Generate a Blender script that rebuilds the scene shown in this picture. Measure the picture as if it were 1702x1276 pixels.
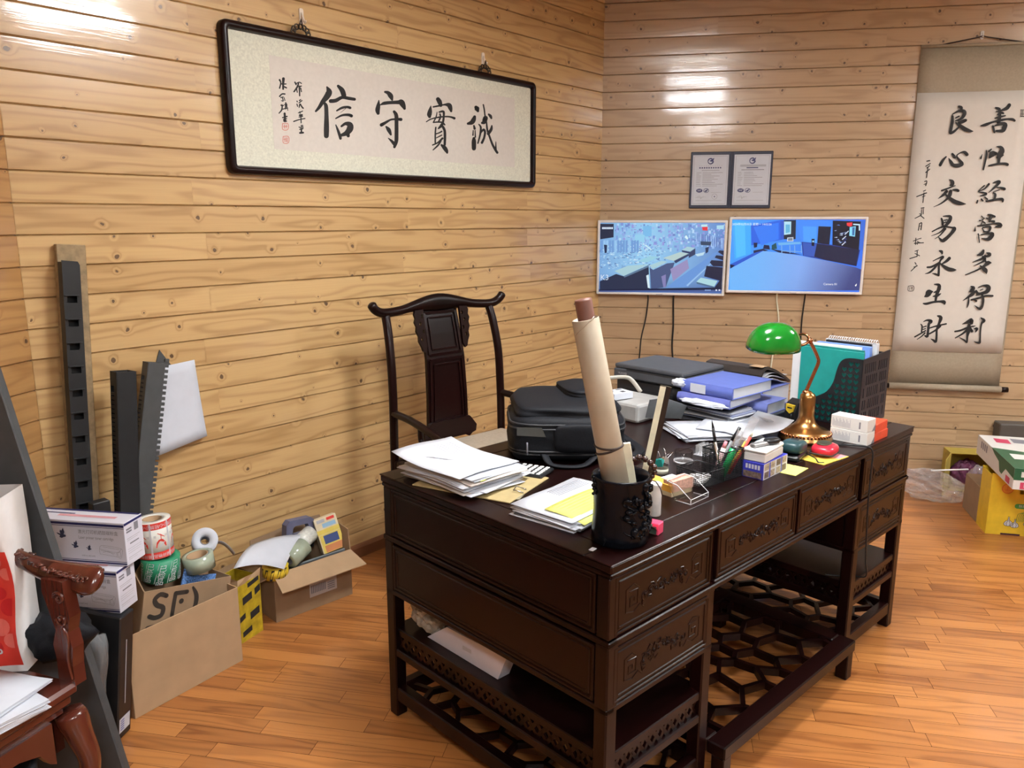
import bpy, bmesh, math, random
from mathutils import Matrix, Vector
for o in list(bpy.data.objects): bpy.data.objects.remove(o)
SC = bpy.context.scene
COL = SC.collection
random.seed(7)
PI = math.pi
R = math.radians
# ---------------------------------------------------------------- camera, world, exposure
H = 1.6
PITCH = R(11.75)
FPX, CX, CY = 1319.4, 851.0, 638.0
cd = bpy.data.cameras.new('camera'); cam = bpy.data.objects.new('camera', cd); COL.objects.link(cam)
cam.location = (0, 0, H); cam.rotation_euler = (PI/2 - PITCH, 0, 0)
cd.sensor_fit = 'HORIZONTAL'; cd.sensor_width = 36.0; cd.lens = FPX/1702*36.0
cd.clip_start = 0.05; cd.clip_end = 60
SC.camera = cam
w = bpy.data.worlds.new('world'); SC.world = w; w.use_nodes = True
w.node_tree.nodes['Background'].inputs[0].default_value = (0.75, 0.82, 0.95, 1)
w.node_tree.nodes['Background'].inputs[1].default_value = 0.25
SC.view_settings.view_transform = 'Standard'; SC.view_settings.look = 'None'
SC.view_settings.gamma = 1.0; SC.view_settings.use_curve_mapping = False
SC.view_settings.exposure = 0.0
LAMP_POWER = 80.0          # emission of the ceiling panels
# panels on the ceiling: over the desk, to the right of it, and two behind the viewer
LAMPS = [(0.62, 2.15), (3.65, 2.75), (2.95, -0.9), (0.3, -1.0)]
CEIL = 3.0
LAMP_Z = 2.765

# ---------------------------------------------------------------- points in the room from sight lines
def ray(px, py):
    X = (px-CX)/FPX; Y = -(py-CY)/FPX
    return Vector((X, math.cos(PITCH)+Y*math.sin(PITCH), -math.sin(PITCH)+Y*math.cos(PITCH)))
EYE = Vector((0, 0, H))
def gp(px, py, z=0.0):
    d = ray(px, py); return EYE + d*((z-H)/d.z)
def aty(px, py, y):
    d = ray(px, py); return EYE + d*(y/d.y)
def frame(o, xaz, z=0.0):
    """matrix of a wall: x to the right as seen from the room, y up, z out of the wall"""
    a = R(xaz); x = Vector((math.sin(a), math.cos(a), 0)); y = Vector((0, 0, 1)); n = x.cross(y)
    m = Matrix((x, y, n)).transposed().to_4x4(); m.translation = Vector((o[0], o[1], z)); return m
def onp(M, px, py, d=0.0):
    """local (x, y) where the sight line meets the plane z=d of matrix M"""
    n = M.to_3x3() @ Vector((0, 0, 1)); o = M @ Vector((0, 0, d))
    r = ray(px, py); t = n.dot(o-EYE)/n.dot(r); q = M.inverted() @ (EYE+r*t); return (q.x, q.y)
CORNER = (0.559, 5.15)
LW = frame(CORNER, 39.9)      # the long wall with the framed calligraphy (x runs negative)
RW = frame(CORNER, 101.0)     # the wall with the screens and the scroll
KNEE = (-1.586, 2.584)
SW = frame(KNEE, 10.8)        # the short wall at the far left
DO = Vector((0.226, 1.696, 0))
DM = Matrix.Translation(DO) @ Matrix.Rotation(R(43.6), 4, 'Z')
DMI = DM.inverted()
T = 0.825
def dt(px, py, z=T):
    q = DMI @ gp(px, py, z); return (q.x, q.y)
def dmat(x, y, z=T, ang=0):
    return DM @ Matrix.Translation((x, y, z)) @ Matrix.Rotation(R(ang), 4, 'Z')
def dpx(px, py, ang=0, z=T):
    x, y = dt(px, py, z); return dmat(x, y, z, ang)
def tr(x=0, y=0, z=0): return Matrix.Translation((x, y, z))
def rz(a): return Matrix.Rotation(R(a), 4, 'Z')
def rx(a): return Matrix.Rotation(R(a), 4, 'X')
def ry(a): return Matrix.Rotation(R(a), 4, 'Y')
FRONT = rx(90)   # text/plates drawn in XY stand up facing -y

# ---------------------------------------------------------------- materials
MATS = {}
def nodes(name):
    m = bpy.data.materials.new(name); m.use_nodes = True
    nt = m.node_tree; b = nt.nodes['Principled BSDF']
    return m, nt, b
def N(nt, t, **kw):
    n = nt.nodes.new(t)
    for k, v in kw.items():
        if k.startswith('i_'): n.inputs[int(k[2:])].default_value = v
        else: setattr(n, k, v)
    return n
def pm(name, col, rough=0.5, metal=0.0, coat=0.0, var=0.08, scale=25.0, bump=0.0, trans=0.0, emit=0.0, alpha=1.0, ior=1.45, sheen=0.0):
    if name in MATS: return MATS[name]
    m, nt, b = nodes(name); L = nt.links
    tc = N(nt, 'ShaderNodeTexCoord'); nz = N(nt, 'ShaderNodeTexNoise'); nz.inputs['Scale'].default_value = scale; nz.inputs['Detail'].default_value = 4
    L.new(tc.outputs['Object'], nz.inputs['Vector'])
    rp = N(nt, 'ShaderNodeValToRGB')
    lo = [max(0, c*(1-var)) for c in col]; hi = [min(1, c*(1+var)) for c in col]
    rp.color_ramp.elements[0].position = .3; rp.color_ramp.elements[1].position = .7
    rp.color_ramp.elements[0].color = (*lo, 1); rp.color_ramp.elements[1].color = (*hi, 1)
    L.new(nz.outputs['Fac'], rp.inputs[0]); L.new(rp.outputs[0], b.inputs['Base Color'])
    b.inputs['Roughness'].default_value = rough; b.inputs['Metallic'].default_value = metal
    b.inputs['Coat Weight'].default_value = coat; b.inputs['Coat Roughness'].default_value = 0.12
    b.inputs['IOR'].default_value = ior
    b.inputs['Transmission Weight'].default_value = trans; b.inputs['Alpha'].default_value = alpha
    b.inputs['Sheen Weight'].default_value = sheen
    if emit:
        L.new(rp.outputs[0], b.inputs['Emission Color']); b.inputs['Emission Strength'].default_value = emit
    if bump:
        bp = N(nt, 'ShaderNodeBump'); bp.inputs['Strength'].default_value = bump; bp.inputs['Distance'].default_value = 0.004
        L.new(nz.outputs['Fac'], bp.inputs['Height']); L.new(bp.outputs[0], b.inputs['Normal'])
    MATS[name] = m; return m
def S(r, g, b):
    f = lambda c: (c/255/12.92) if c <= 10 else ((c/255+.055)/1.055)**2.4
    return (f(r), f(g), f(b))
def math2(nt, op, a, b=None, c=None):
    n = N(nt, 'ShaderNodeMath', operation=op)
    for i, v in enumerate((a, b, c)):
        if v is None: continue
        if isinstance(v, (int, float)): n.inputs[i].default_value = v
        else: nt.links.new(v, n.inputs[i])
    return n.outputs[0]
def mixc(nt, f, a, b):
    n = N(nt, 'ShaderNodeMix', data_type='RGBA')
    for i, v in ((0, f), (6, a), (7, b)):
        if isinstance(v, (int, float)): n.inputs[i].default_value = v
        elif isinstance(v, tuple): n.inputs[i].default_value = (*v[:3], 1)
        else: nt.links.new(v, n.inputs[i])
    return n.outputs[2]
def wood(name, light, dark, knot=None, along='x', rings=170.0, rough=0.3, coat=0.0, varb=0.25, grain=0.5, kscale=6.5, krad=0.075, bump=0.15, spec=0.5):
    """boards: face attribute 'rnd' shifts colour and grain board by board"""
    m, nt, b = nodes(name); L = nt.links
    tc = N(nt, 'ShaderNodeTexCoord'); at = N(nt, 'ShaderNodeAttribute', attribute_name='rnd')
    sp = N(nt, 'ShaderNodeSeparateXYZ'); L.new(tc.outputs['Object'], sp.inputs[0])
    rnd = at.outputs['Fac']
    ax, ay = (sp.outputs[0], sp.outputs[1]) if along == 'x' else (sp.outputs[1], sp.outputs[0])
    off = math2(nt, 'MULTIPLY', rnd, 37.0)
    xo = math2(nt, 'ADD', ax, off)
    # knots
    kn = None
    if knot:
        cv = N(nt, 'ShaderNodeCombineXYZ'); L.new(xo, cv.inputs[0]); L.new(ay, cv.inputs[1]); L.new(off, cv.inputs[2])
        vo = N(nt, 'ShaderNodeTexVoronoi'); vo.inputs['Scale'].default_value = kscale; vo.voronoi_dimensions = '2D'
        dn = N(nt, 'ShaderNodeTexNoise'); dn.inputs['Scale'].default_value = 30; L.new(cv.outputs[0], dn.inputs['Vector'])
        va = N(nt, 'ShaderNodeVectorMath', operation='MULTIPLY_ADD'); L.new(dn.outputs['Color'], va.inputs[0]); va.inputs[1].default_value = (.016, .016, 0); L.new(cv.outputs[0], va.inputs[2])
        L.new(va.outputs[0], vo.inputs['Vector'])
        wn = N(nt, 'ShaderNodeSeparateColor'); L.new(vo.outputs['Color'], wn.inputs[0])
        keep = math2(nt, 'GREATER_THAN', wn.outputs[0], 0.35)
        size = math2(nt, 'MULTIPLY_ADD', wn.outputs[1], krad*1.1, krad*0.35)
        ratio = math2(nt, 'DIVIDE', vo.outputs['Distance'], size)
        inner = math2(nt, 'MULTIPLY', math2(nt, 'LESS_THAN', ratio, 1.0), keep)
        halo = math2(nt, 'MULTIPLY', math2(nt, 'POWER', 2.718, math2(nt, 'MULTIPLY', math2(nt, 'MULTIPLY', ratio, ratio), -0.16)), keep)
        kn = (inner, halo)
    c2 = N(nt, 'ShaderNodeCombineXYZ')
    L.new(math2(nt, 'MULTIPLY', xo, 1.1), c2.inputs[0]); L.new(math2(nt, 'MULTIPLY', ay, 9.0), c2.inputs[1]); L.new(off, c2.inputs[2])
    n1 = N(nt, 'ShaderNodeTexNoise'); n1.inputs['Scale'].default_value = 1.0; n1.inputs['Detail'].default_value = 2; L.new(c2.outputs[0], n1.inputs['Vector'])
    ph = math2(nt, 'MULTIPLY', n1.outputs['Fac'], rings*0.16)
    ph = math2(nt, 'ADD', ph, math2(nt, 'MULTIPLY', ay, rings*0.45))
    if kn: ph = math2(nt, 'ADD', ph, math2(nt, 'MULTIPLY', kn[1], 9.0))
    rg = math2(nt, 'MULTIPLY_ADD', math2(nt, 'SINE', ph), 0.5, 0.5)
    c3 = N(nt, 'ShaderNodeCombineXYZ')
    L.new(math2(nt, 'MULTIPLY', xo, 3.0), c3.inputs[0]); L.new(math2(nt, 'MULTIPLY', ay, 160.0), c3.inputs[1]); L.new(off, c3.inputs[2])
    n2 = N(nt, 'ShaderNodeTexNoise'); n2.inputs['Scale'].default_value = 1.0; n2.inputs['Detail'].default_value = 3; L.new(c3.outputs[0], n2.inputs['Vector'])
    fac = math2(nt, 'MULTIPLY', math2(nt, 'ADD', math2(nt, 'MULTIPLY', math2(nt, 'POWER', rg, 3.0), 0.85), math2(nt, 'MULTIPLY', n2.outputs['Fac'], 0.7)), grain)
    rd2 = math2(nt, 'FRACT', math2(nt, 'MULTIPLY', rnd, 7.31))
    fac = math2(nt, 'ADD', fac, math2(nt, 'MULTIPLY', math2(nt, 'SUBTRACT', rd2, 0.5), varb))
    col = mixc(nt, fac, light, dark)
    if kn:
        col = mixc(nt, math2(nt, 'MULTIPLY', kn[1], 0.22), col, dark)
        col = mixc(nt, math2(nt, 'MULTIPLY', kn[0], 0.85), col, knot)
    L.new(col, b.inputs['Base Color'])
    b.inputs['Roughness'].default_value = rough; b.inputs['Coat Weight'].default_value = coat; b.inputs['Coat Roughness'].default_value = 0.06
    b.inputs['Specular IOR Level'].default_value = spec
    bp = N(nt, 'ShaderNodeBump'); bp.inputs['Strength'].default_value = bump; bp.inputs['Distance'].default_value = 0.0008
    L.new(fac, bp.inputs['Height']); L.new(bp.outputs[0], b.inputs['Normal'])
    if coat > .3:
        cb = N(nt, 'ShaderNodeBump'); cb.inputs['Strength'].default_value = 1.0; cb.inputs['Distance'].default_value = 0.00020
        L.new(n2.outputs['Fac'], cb.inputs['Height']); L.new(cb.outputs[0], b.inputs['Coat Normal'])
    MATS[name] = m; return m

# ---------------------------------------------------------------- mesh builder
class MB:
    def __init__(s, M=None):
        s.V = []; s.F = []; s.I = []; s.S = []; s.A = []; s.C = []; s.M = M or Matrix(); s.rnd = 0.0; s.col = None
    def add(s, vs, fs, mi=0, sm=False, M=None):
        n = len(s.V); M = s.M @ M if M is not None else s.M
        s.V.extend([tuple(M @ Vector(v)) for v in vs])
        for f in fs:
            s.F.append([i+n for i in f]); s.I.append(mi); s.S.append(sm); s.A.append(s.rnd); s.C.append(s.col)
        return s
    def bm(s, bm, mi=0, sm=False, M=None):
        bm.verts.index_update()
        s.add([v.co[:] for v in bm.verts], [[v.index for v in f.verts] for f in bm.faces], mi, sm, M); bm.free(); return s
    def box(s, c, size, mi=0, bev=0.0, M=None, seg=1, sm=False):
        bm = bmesh.new(); bmesh.ops.create_cube(bm, size=1.0)
        for v in bm.verts: v.co = Vector((v.co.x*size[0], v.co.y*size[1], v.co.z*size[2]))
        if bev: bmesh.ops.bevel(bm, geom=bm.edges[:], offset=min(bev, min(size)*.48), segments=seg, affect='EDGES', profile=.5)
        for v in bm.verts: v.co += Vector(c)
        return s.bm(bm, mi, sm, M)
    def bx(s, x0, x1, y0, y1, z0, z1, mi=0, bev=0.0, M=None, seg=1, sm=False):
        return s.box(((x0+x1)/2, (y0+y1)/2, (z0+z1)/2), (abs(x1-x0), abs(y1-y0), abs(z1-z0)), mi, bev, M, seg, sm)
    def bar(s, a, b, wd, ht, mi=0, up=(0, 0, 1), bev=0.0, M=None):
        a = Vector(a); b = Vector(b); d = b-a; l = d.length; d.normalize(); u = Vector(up)
        y = u.cross(d)
        if y.length < 1e-6: y = Vector((1, 0, 0)).cross(d)
        y.normalize(); z = d.cross(y)
        m = Matrix((d, y, z)).transposed().to_4x4(); m.translation = (a+b)/2
        return s.box((0, 0, 0), (l, wd, ht), mi, bev, (M @ m) if M is not None else m)
    def prism(s, pts, z0, z1, mi=0, M=None, sm=False):
        n = len(pts); vs = [(x, y, z0) for x, y in pts]+[(x, y, z1) for x, y in pts]
        fs = [list(range(n))[::-1], [i+n for i in range(n)]]+[[i, (i+1) % n, (i+1) % n+n, i+n] for i in range(n)]
        return s.add(vs, fs, mi, sm, M)
    def poly(s, pts, z=0.0, mi=0, M=None):
        return s.add([(x, y, z) for x, y in pts], [list(range(len(pts)))], mi, False, M)
    def lathe(s, prof, n=32, mi=0, sm=True, M=None, a0=0, a1=360, sx=1, sy=1, cap=True):
        vs = []; fs = []; full = abs(a1-a0) >= 360; k = n if full else n+1
        for r_, z in prof:
            for i in range(k):
                a = R(a0+(a1-a0)*i/n); vs.append((r_*math.cos(a)*sx, r_*math.sin(a)*sy, z))
        for j in range(len(prof)-1):
            for i in range(n):
                i2 = (i+1) % k; fs.append([j*k+i, j*k+i2, (j+1)*k+i2, (j+1)*k+i])
        if full and cap:
            if prof[0][0] > 1e-5: fs.append([i for i in range(k)][::-1])
            if prof[-1][0] > 1e-5: fs.append([(len(prof)-1)*k+i for i in range(k)])
        return s.add(vs, fs, mi, sm, M)
    def sphere(s, c, r_, mi=0, n=12, sc=(1, 1, 1), M=None):
        bm = bmesh.new(); bmesh.ops.create_uvsphere(bm, u_segments=n, v_segments=max(6, n*2//3), radius=r_)
        for v in bm.verts: v.co = Vector((v.co.x*sc[0], v.co.y*sc[1], v.co.z*sc[2]))+Vector(c)
        return s.bm(bm, mi, True, M)
    def tube(s, pts, rad, n=10, mi=0, closed=False, ref=None, M=None, sm=True, caps=True):
        P = [Vector(p) for p in pts]; m = len(P); vs = []; fs = []; prev = None
        for i, p in enumerate(P):
            if closed: d = P[(i+1) % m]-P[i-1]
            else: d = P[min(i+1, m-1)]-P[max(i-1, 0)]
            d.normalize()
            if ref is not None: b = Vector(ref); a = b.cross(d); a.normalize(); b = d.cross(a)
            else:
                if prev is None:
                    a = d.orthogonal(); a.normalize()
                else:
                    a = prev-d*prev.dot(d)
                    if a.length < 1e-6: a = d.orthogonal()
                    a.normalize()
                b = d.cross(a)
            prev = a
            r_ = rad[i] if isinstance(rad, (list, tuple)) else rad
            ra, rb = r_ if isinstance(r_, (list, tuple)) else (r_, r_)
            for k in range(n):
                t = 2*PI*k/n; vs.append(tuple(p+a*(ra*math.cos(t))+b*(rb*math.sin(t))))
        for i in range(m if closed else m-1):
            j = (i+1) % m
            for k in range(n):
                k2 = (k+1) % n; fs.append([i*n+k, i*n+k2, j*n+k2, j*n+k])
        if caps and not closed: fs.append(list(range(n))[::-1]); fs.append([(m-1)*n+k for k in range(n)])
        return s.add(vs, fs, mi, sm, M)
    def sheet(s, fn, nu, nv, th=0.0004, mi=0, M=None, sm=True):
        """a thin sheet: fn(u, v) -> point, with thickness along z"""
        vs = []; fs = []; k = (nu+1)*(nv+1)
        for lay in (0, 1):
            for j in range(nv+1):
                for i in range(nu+1):
                    p = fn(i/nu, j/nv); vs.append((p[0], p[1], p[2]+(th if lay else 0)))
        q = lambda i, j, l: l*k+j*(nu+1)+i
        for j in range(nv):
            for i in range(nu):
                fs.append([q(i, j, 1), q(i+1, j, 1), q(i+1, j+1, 1), q(i, j+1, 1)])
                fs.append([q(i, j, 0), q(i, j+1, 0), q(i+1, j+1, 0), q(i+1, j, 0)])
        for i in range(nu):
            fs.append([q(i, 0, 0), q(i+1, 0, 0), q(i+1, 0, 1), q(i, 0, 1)]); fs.append([q(i, nv, 0), q(i, nv, 1), q(i+1, nv, 1), q(i+1, nv, 0)])
        for j in range(nv):
            fs.append([q(0, j, 0), q(0, j, 1), q(0, j+1, 1), q(0, j+1, 0)]); fs.append([q(nu, j, 0), q(nu, j+1, 0), q(nu, j+1, 1), q(nu, j, 1)])
        return s.add(vs, fs, mi, sm, M)
    def plate(s, outer, holes, z0, z1, mi=0, M=None):
        """flat plate with real holes"""
        cu = bpy.data.curves.new('tmp', 'CURVE'); cu.dimensions = '2D'; cu.fill_mode = 'BOTH'; cu.extrude = abs(z1-z0)/2
        for pl in [outer]+list(holes):
            sp = cu.splines.new('POLY'); sp.points.add(len(pl)-1); sp.use_cyclic_u = True
            for p, q in zip(sp.points, pl): p.co = (q[0], q[1], 0, 1)
        o = bpy.data.objects.new('tmp', cu); me = o.to_mesh()
        s.add([(v.co.x, v.co.y, v.co.z+(z0+z1)/2) for v in me.vertices], [list(p.vertices) for p in me.polygons], mi, False, M)
        o.to_mesh_clear(); bpy.data.objects.remove(o); bpy.data.curves.remove(cu); return s
    def text(s, body, size, mi=0, M=None, align='LEFT', sx=1.0, depth=0.0):
        cu = bpy.data.curves.new('tmp', 'FONT'); cu.body = body; cu.size = size; cu.align_x = align; cu.align_y = 'CENTER'; cu.extrude = depth; cu.resolution_u = 2
        o = bpy.data.objects.new('tmp', cu); COL.objects.link(o); dg = bpy.context.evaluated_depsgraph_get()
        me = o.evaluated_get(dg).to_mesh()
        s.add([(v.co.x*sx, v.co.y, v.co.z) for v in me.vertices], [list(p.vertices) for p in me.polygons], mi, False, M)
        o.evaluated_get(dg).to_mesh_clear(); bpy.data.objects.remove(o); bpy.data.curves.remove(cu); return s
    def stroke(s, pts, mi=0, z=0.0, M=None):
        """one brush stroke: pts (x, y, width) smoothed, round ends"""
        P = pts
        if len(P) > 2:                      # Catmull-Rom
            Q = []
            for i in range(len(P)-1):
                p0 = P[max(i-1, 0)]; p1 = P[i]; p2 = P[i+1]; p3 = P[min(i+2, len(P)-1)]
                for k in range(4):
                    t = k/4
                    Q.append(tuple(.5*(2*p1[c]+(p2[c]-p0[c])*t+(2*p0[c]-5*p1[c]+4*p2[c]-p3[c])*t*t+(3*p1[c]-p0[c]-3*p2[c]+p3[c])*t**3) for c in range(3)))
            Q.append(P[-1]); P = Q
        L_ = []; R_ = []
        for i, p in enumerate(P):
            a = P[max(i-1, 0)]; b = P[min(i+1, len(P)-1)]; dx, dy = b[0]-a[0], b[1]-a[1]; l = math.hypot(dx, dy) or 1
            h = max(p[2], 0)/2; L_.append((p[0]-dy/l*h, p[1]+dx/l*h)); R_.append((p[0]+dy/l*h, p[1]-dx/l*h))
        n = len(P); vs = [(x, y, z) for x, y in L_]+[(x, y, z) for x, y in R_]
        s.add(vs, [[i, i+1, n+i+1, n+i] for i in range(n-1)], mi, False, M)
        for p in (P[0], P[-1]):
            s.add([(p[0]+p[2]/2*math.cos(a*PI/6), p[1]+p[2]/2*math.sin(a*PI/6), z) for a in range(12)], [list(range(12))], mi, False, M)
        return s
    def inkpx(s, txt, M, x0, y0, sc, d, mi, z, fat=1.0):
        """brush strokes read off an enlarged view, laid on the plane of M"""
        for k, st in enumerate(ST(txt)):
            q = MB(); q.stroke([(a, b, c*fat) for a, b, c in st])
            s.add([(*onp(M, x0+v[0]/sc, y0+v[1]/sc, d), z+.000002*k) for v in q.V], q.F, mi)
        return s
    def build(s, name, mats, parent=None, M=None, fix=True):
        me = bpy.data.meshes.new(name); me.from_pydata(s.V, [], s.F)
        for m in (mats if isinstance(mats, (list, tuple)) else [mats]): me.materials.append(m)
        me.polygons.foreach_set('material_index', s.I); me.polygons.foreach_set('use_smooth', s.S)
        if any(s.A):
            at = me.attributes.new('rnd', 'FLOAT', 'FACE'); at.data.foreach_set('value', s.A)
        if any(c is not None for c in s.C):
            at = me.attributes.new('tint', 'FLOAT_COLOR', 'CORNER'); buf = []
            for f, c in zip(s.F, s.C):
                c = c or (0, 0, 0)
                if callable(c):
                    for vi in f: buf.extend((*c(s.V[vi]), 1))
                else:
                    for vi in f: buf.extend((*c, 1))
            at.data.foreach_set('color', buf)
        if fix:
            bm = bmesh.new(); bm.from_mesh(me); bmesh.ops.recalc_face_normals(bm, faces=bm.faces[:]); bm.to_mesh(me); bm.free()
        me.update()
        o = bpy.data.objects.new(name, me); COL.objects.link(o)
        if parent is not None: o.parent = parent
        if M is not None: o.matrix_local = M
        return o
def tag(o, label=None, cat=None, group=None, kind=None):
    if label: o['label'] = label
    if cat: o['category'] = cat
    if group: o['group'] = group
    if kind: o['kind'] = kind
    return o
def thing(name, label, cat, M, group=None):
    o = bpy.data.objects.new(name, None); COL.objects.link(o); o.empty_display_size = 0.05; o.matrix_world = M
    return tag(o, label, cat, group)
def solo(mb, name, label, cat, mats, M, group=None, kind=None):
    o = mb.build(name, mats); o.matrix_world = M; return tag(o, label, cat, group, kind)
def copy_tree(o, parent=None):
    c = o.copy(); COL.objects.link(c)
    if parent is not None: c.parent = parent
    for ch in list(o.children): copy_tree(ch, c)
    return c
def spl(pts, k=6):
    P = [Vector(p) for p in pts]; Q = []
    for i in range(len(P)-1):
        p0 = P[max(i-1, 0)]; p1 = P[i]; p2 = P[i+1]; p3 = P[min(i+2, len(P)-1)]
        for j in range(k):
            t = j/k; Q.append(.5*(2*p1+(p2-p0)*t+(2*p0-5*p1+4*p2-p3)*t*t+(3*p1-p0-3*p2+p3)*t**3))
    Q.append(P[-1]); return Q
def circ(cx, cy, r_, n=16, sx=1, sy=1): return [(cx+r_*sx*math.cos(2*PI*i/n), cy+r_*sy*math.sin(2*PI*i/n)) for i in range(n)]
def ST(txt):
    out = []
    for st in txt.replace('\n', '').split(';'):
        st = st.strip()
        if st: out.append([tuple(float(v) for v in p.split(',')) for p in st.strip('()').split(')(')])
    return out
# ---------------------------------------------------------------- palette
PINE = wood('pine_boards', (0.59, 0.392, 0.178), (0.30, 0.155, 0.052), knot=(0.06, 0.03, 0.018), rough=0.34, coat=0.8, varb=0.28, grain=0.46, krad=.045, kscale=8.0, rings=230)
PINER = wood('pine_boards_pale', (0.49, 0.345, 0.205), (0.28, 0.17, 0.088), knot=(0.05, 0.027, 0.018), rough=0.34, coat=0.8, varb=0.24, grain=0.42, krad=.045, kscale=8.0, rings=230)
PINESHADE = wood('pine_boards_shaded', (0.46, 0.26, 0.10), (0.26, 0.12, 0.04), knot=(0.05, 0.024, 0.014), rough=0.36, coat=0.4, varb=0.24, grain=0.5, krad=.045, kscale=8.0, rings=230)  # same pine, darkened: weaker light on the far-left wall put into its colour
FLOORW = wood('floor_boards', (0.50, 0.205, 0.058), (0.20, 0.060, 0.016), rings=260, rough=0.3, coat=0.15, varb=0.62, grain=0.45)
ROSE = wood('dark_rosewood', (0.0115, 0.0026, 0.0024), (0.003, 0.0009, 0.0009), rings=60, rough=0.3, coat=0.06, spec=.2, varb=0.2, grain=0.8, bump=0.05)
RED = wood('red_rosewood', (0.105, 0.022, 0.012), (0.03, 0.007, 0.005), rings=60, rough=0.22, coat=0.4, varb=0.2, grain=0.8, bump=0.05)
WHITE = pm('white_plastic', (0.78, 0.78, 0.77), 0.35, var=.03)
PAPER = pm('paper', (0.57, 0.60, 0.66), 0.8, var=.025)
XUAN = pm('rice_paper', (0.64, 0.60, 0.54), 0.85, var=.03, scale=60)
MATBOARD = pm('silk_mount', (0.66, 0.665, 0.55), 0.8, var=.12, scale=130)
INK = pm('ink', (0.014, 0.013, 0.013), 0.7, var=.2)
SEALRED = pm('seal_red', (0.55, 0.16, 0.12), 0.8)
SEALGREY = pm('seal_grey', (0.11, 0.10, 0.09), 0.8)
BLACK = pm('black_plastic', (0.013, 0.014, 0.016), 0.35, var=.15)
BLACKM = pm('black_matt', (0.016, 0.017, 0.019), 0.6, var=.2)
DUCT = pm('dark_grey_duct', (0.013, 0.014, 0.0155), 0.45, var=.15)
DUCTL = pm('mid_grey_duct', (0.06, 0.064, 0.066), 0.5, var=.1)
SLATE = pm('slate_panel', (0.055, 0.060, 0.064), 0.5, var=.1)
CARD = pm('cardboard', (0.40, 0.265, 0.15), 0.8, var=.07, scale=12, bump=.05)
CARDD = pm('cardboard_old', (0.29, 0.19, 0.11), 0.85, var=.1, scale=12, bump=.08)
NAVY = pm('navy_print', (0.016, 0.018, 0.10), 0.5)
GREYP = pm('grey_print', (0.20, 0.20, 0.23), 0.7)
GREYL = pm('light_grey_print', (0.45, 0.45, 0.48), 0.7)
REDP = pm('red_print', (0.68, 0.05, 0.035), 0.5)
GREENP = pm('green_print', (0.02, 0.24, 0.12), 0.45)
YEL = pm('yellow_print', (0.72, 0.50, 0.03), 0.5)
YELTAPE = pm('yellow_tape', (0.44, 0.32, 0.02), 0.3, var=.3, scale=30, bump=.2)
BLUE = pm('blue_folder', (0.10, 0.14, 0.44), 0.4, var=.06)
BLUEL = pm('light_blue_folder', (0.16, 0.30, 0.72), 0.4)
BLUEP = pm('blue_print', (0.05, 0.055, 0.48), 0.4)
TEAL = pm('teal_folder', (0.012, 0.26, 0.235), 0.4)
BRASS = pm('brass', (0.40, 0.21, 0.075), 0.28, metal=1, var=.12)
COPPER = pm('copper', (0.42, 0.17, 0.085), 0.25, metal=1, var=.15)
STEEL = pm('steel', (0.62, 0.62, 0.63), 0.25, metal=1)
GREENG = pm('green_glass_shade', (0.0, 0.16, 0.012), 0.06, coat=1.0, var=.1)
BAGF = pm('backpack_cloth', (0.006, 0.007, 0.010), 0.65, var=.25, scale=220, bump=.12, ior=1.3)
BAGP = pm('backpack_patch', (0.05, 0.05, 0.045), 0.6)
CREAM = pm('cream_wood', (0.74, 0.72, 0.55), 0.5, var=.1, scale=40)
ROLLP = pm('kraft_roll', (0.37, 0.315, 0.235), 0.5, var=.12, scale=9)
ROLLB = pm('brown_rod', (0.17, 0.075, 0.055), 0.5)
EBONY = pm('ebony', (0.004, 0.005, 0.008), 0.24, ior=1.26, var=.3)
BEAD = pm('dark_bead', (0.03, 0.012, 0.012), 0.12, coat=.8)
STRING = pm('dark_string', (0.03, 0.018, 0.014), 0.7)
GLASS = pm('clear_glass', (0.97, 0.98, 0.98), 0.03, trans=1.0, var=.0, ior=1.3, alpha=.35)
FILM = pm('clear_film', (0.9, 0.9, 0.9), 0.08, trans=0.6, var=.03, ior=1.4, alpha=.4)
EDGEW = pm('acrylic_edge', (0.75, 0.76, 0.78), 0.3)
CUSH = pm('beige_cushion', (0.45, 0.38, 0.29), 0.8, var=.08, scale=80, bump=.1)
SILK = pm('grey_brown_silk', (0.32, 0.265, 0.19), 0.7, var=.07, scale=90)
ORANGE = pm('orange_paper', (0.78, 0.40, 0.06), 0.7)
PINK = pm('pink_paper', (0.62, 0.36, 0.28), 0.7, var=.2, scale=150)
MAGENTA = pm('pink_tape', (0.75, 0.07, 0.16), 0.4)
YPAPER = pm('yellow_paper', (0.72, 0.74, 0.18), 0.8)
TEALD = pm('petrol_plastic', (0.02, 0.06, 0.07), 0.35)
REDPL = pm('red_plastic', (0.62, 0.02, 0.045), 0.25, coat=.4)
ORRED = pm('orange_red_card', (0.66, 0.075, 0.03), 0.5)
LAV = pm('slate_blue_plastic', (0.12, 0.125, 0.20), 0.45)
GREENPL = pm('green_plastic', (0.0, 0.42, 0.10), 0.3)
PALEGREEN = pm('pale_tape', (0.36, 0.42, 0.32), 0.15, coat=.6, var=.1)
OLD = pm('weathered_timber', (0.26, 0.185, 0.10), 0.8, var=.25, scale=40, bump=.2)
PRN = pm('printer_grey', (0.058, 0.062, 0.072), 0.45)
PRND = pm('printer_dark', (0.02, 0.021, 0.026), 0.4)
GREYPL = pm('grey_plastic', (0.16, 0.175, 0.185), 0.45)
PURPLE = pm('purple_cloth', (0.10, 0.02, 0.06), 0.6, var=.5, scale=30)
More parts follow.
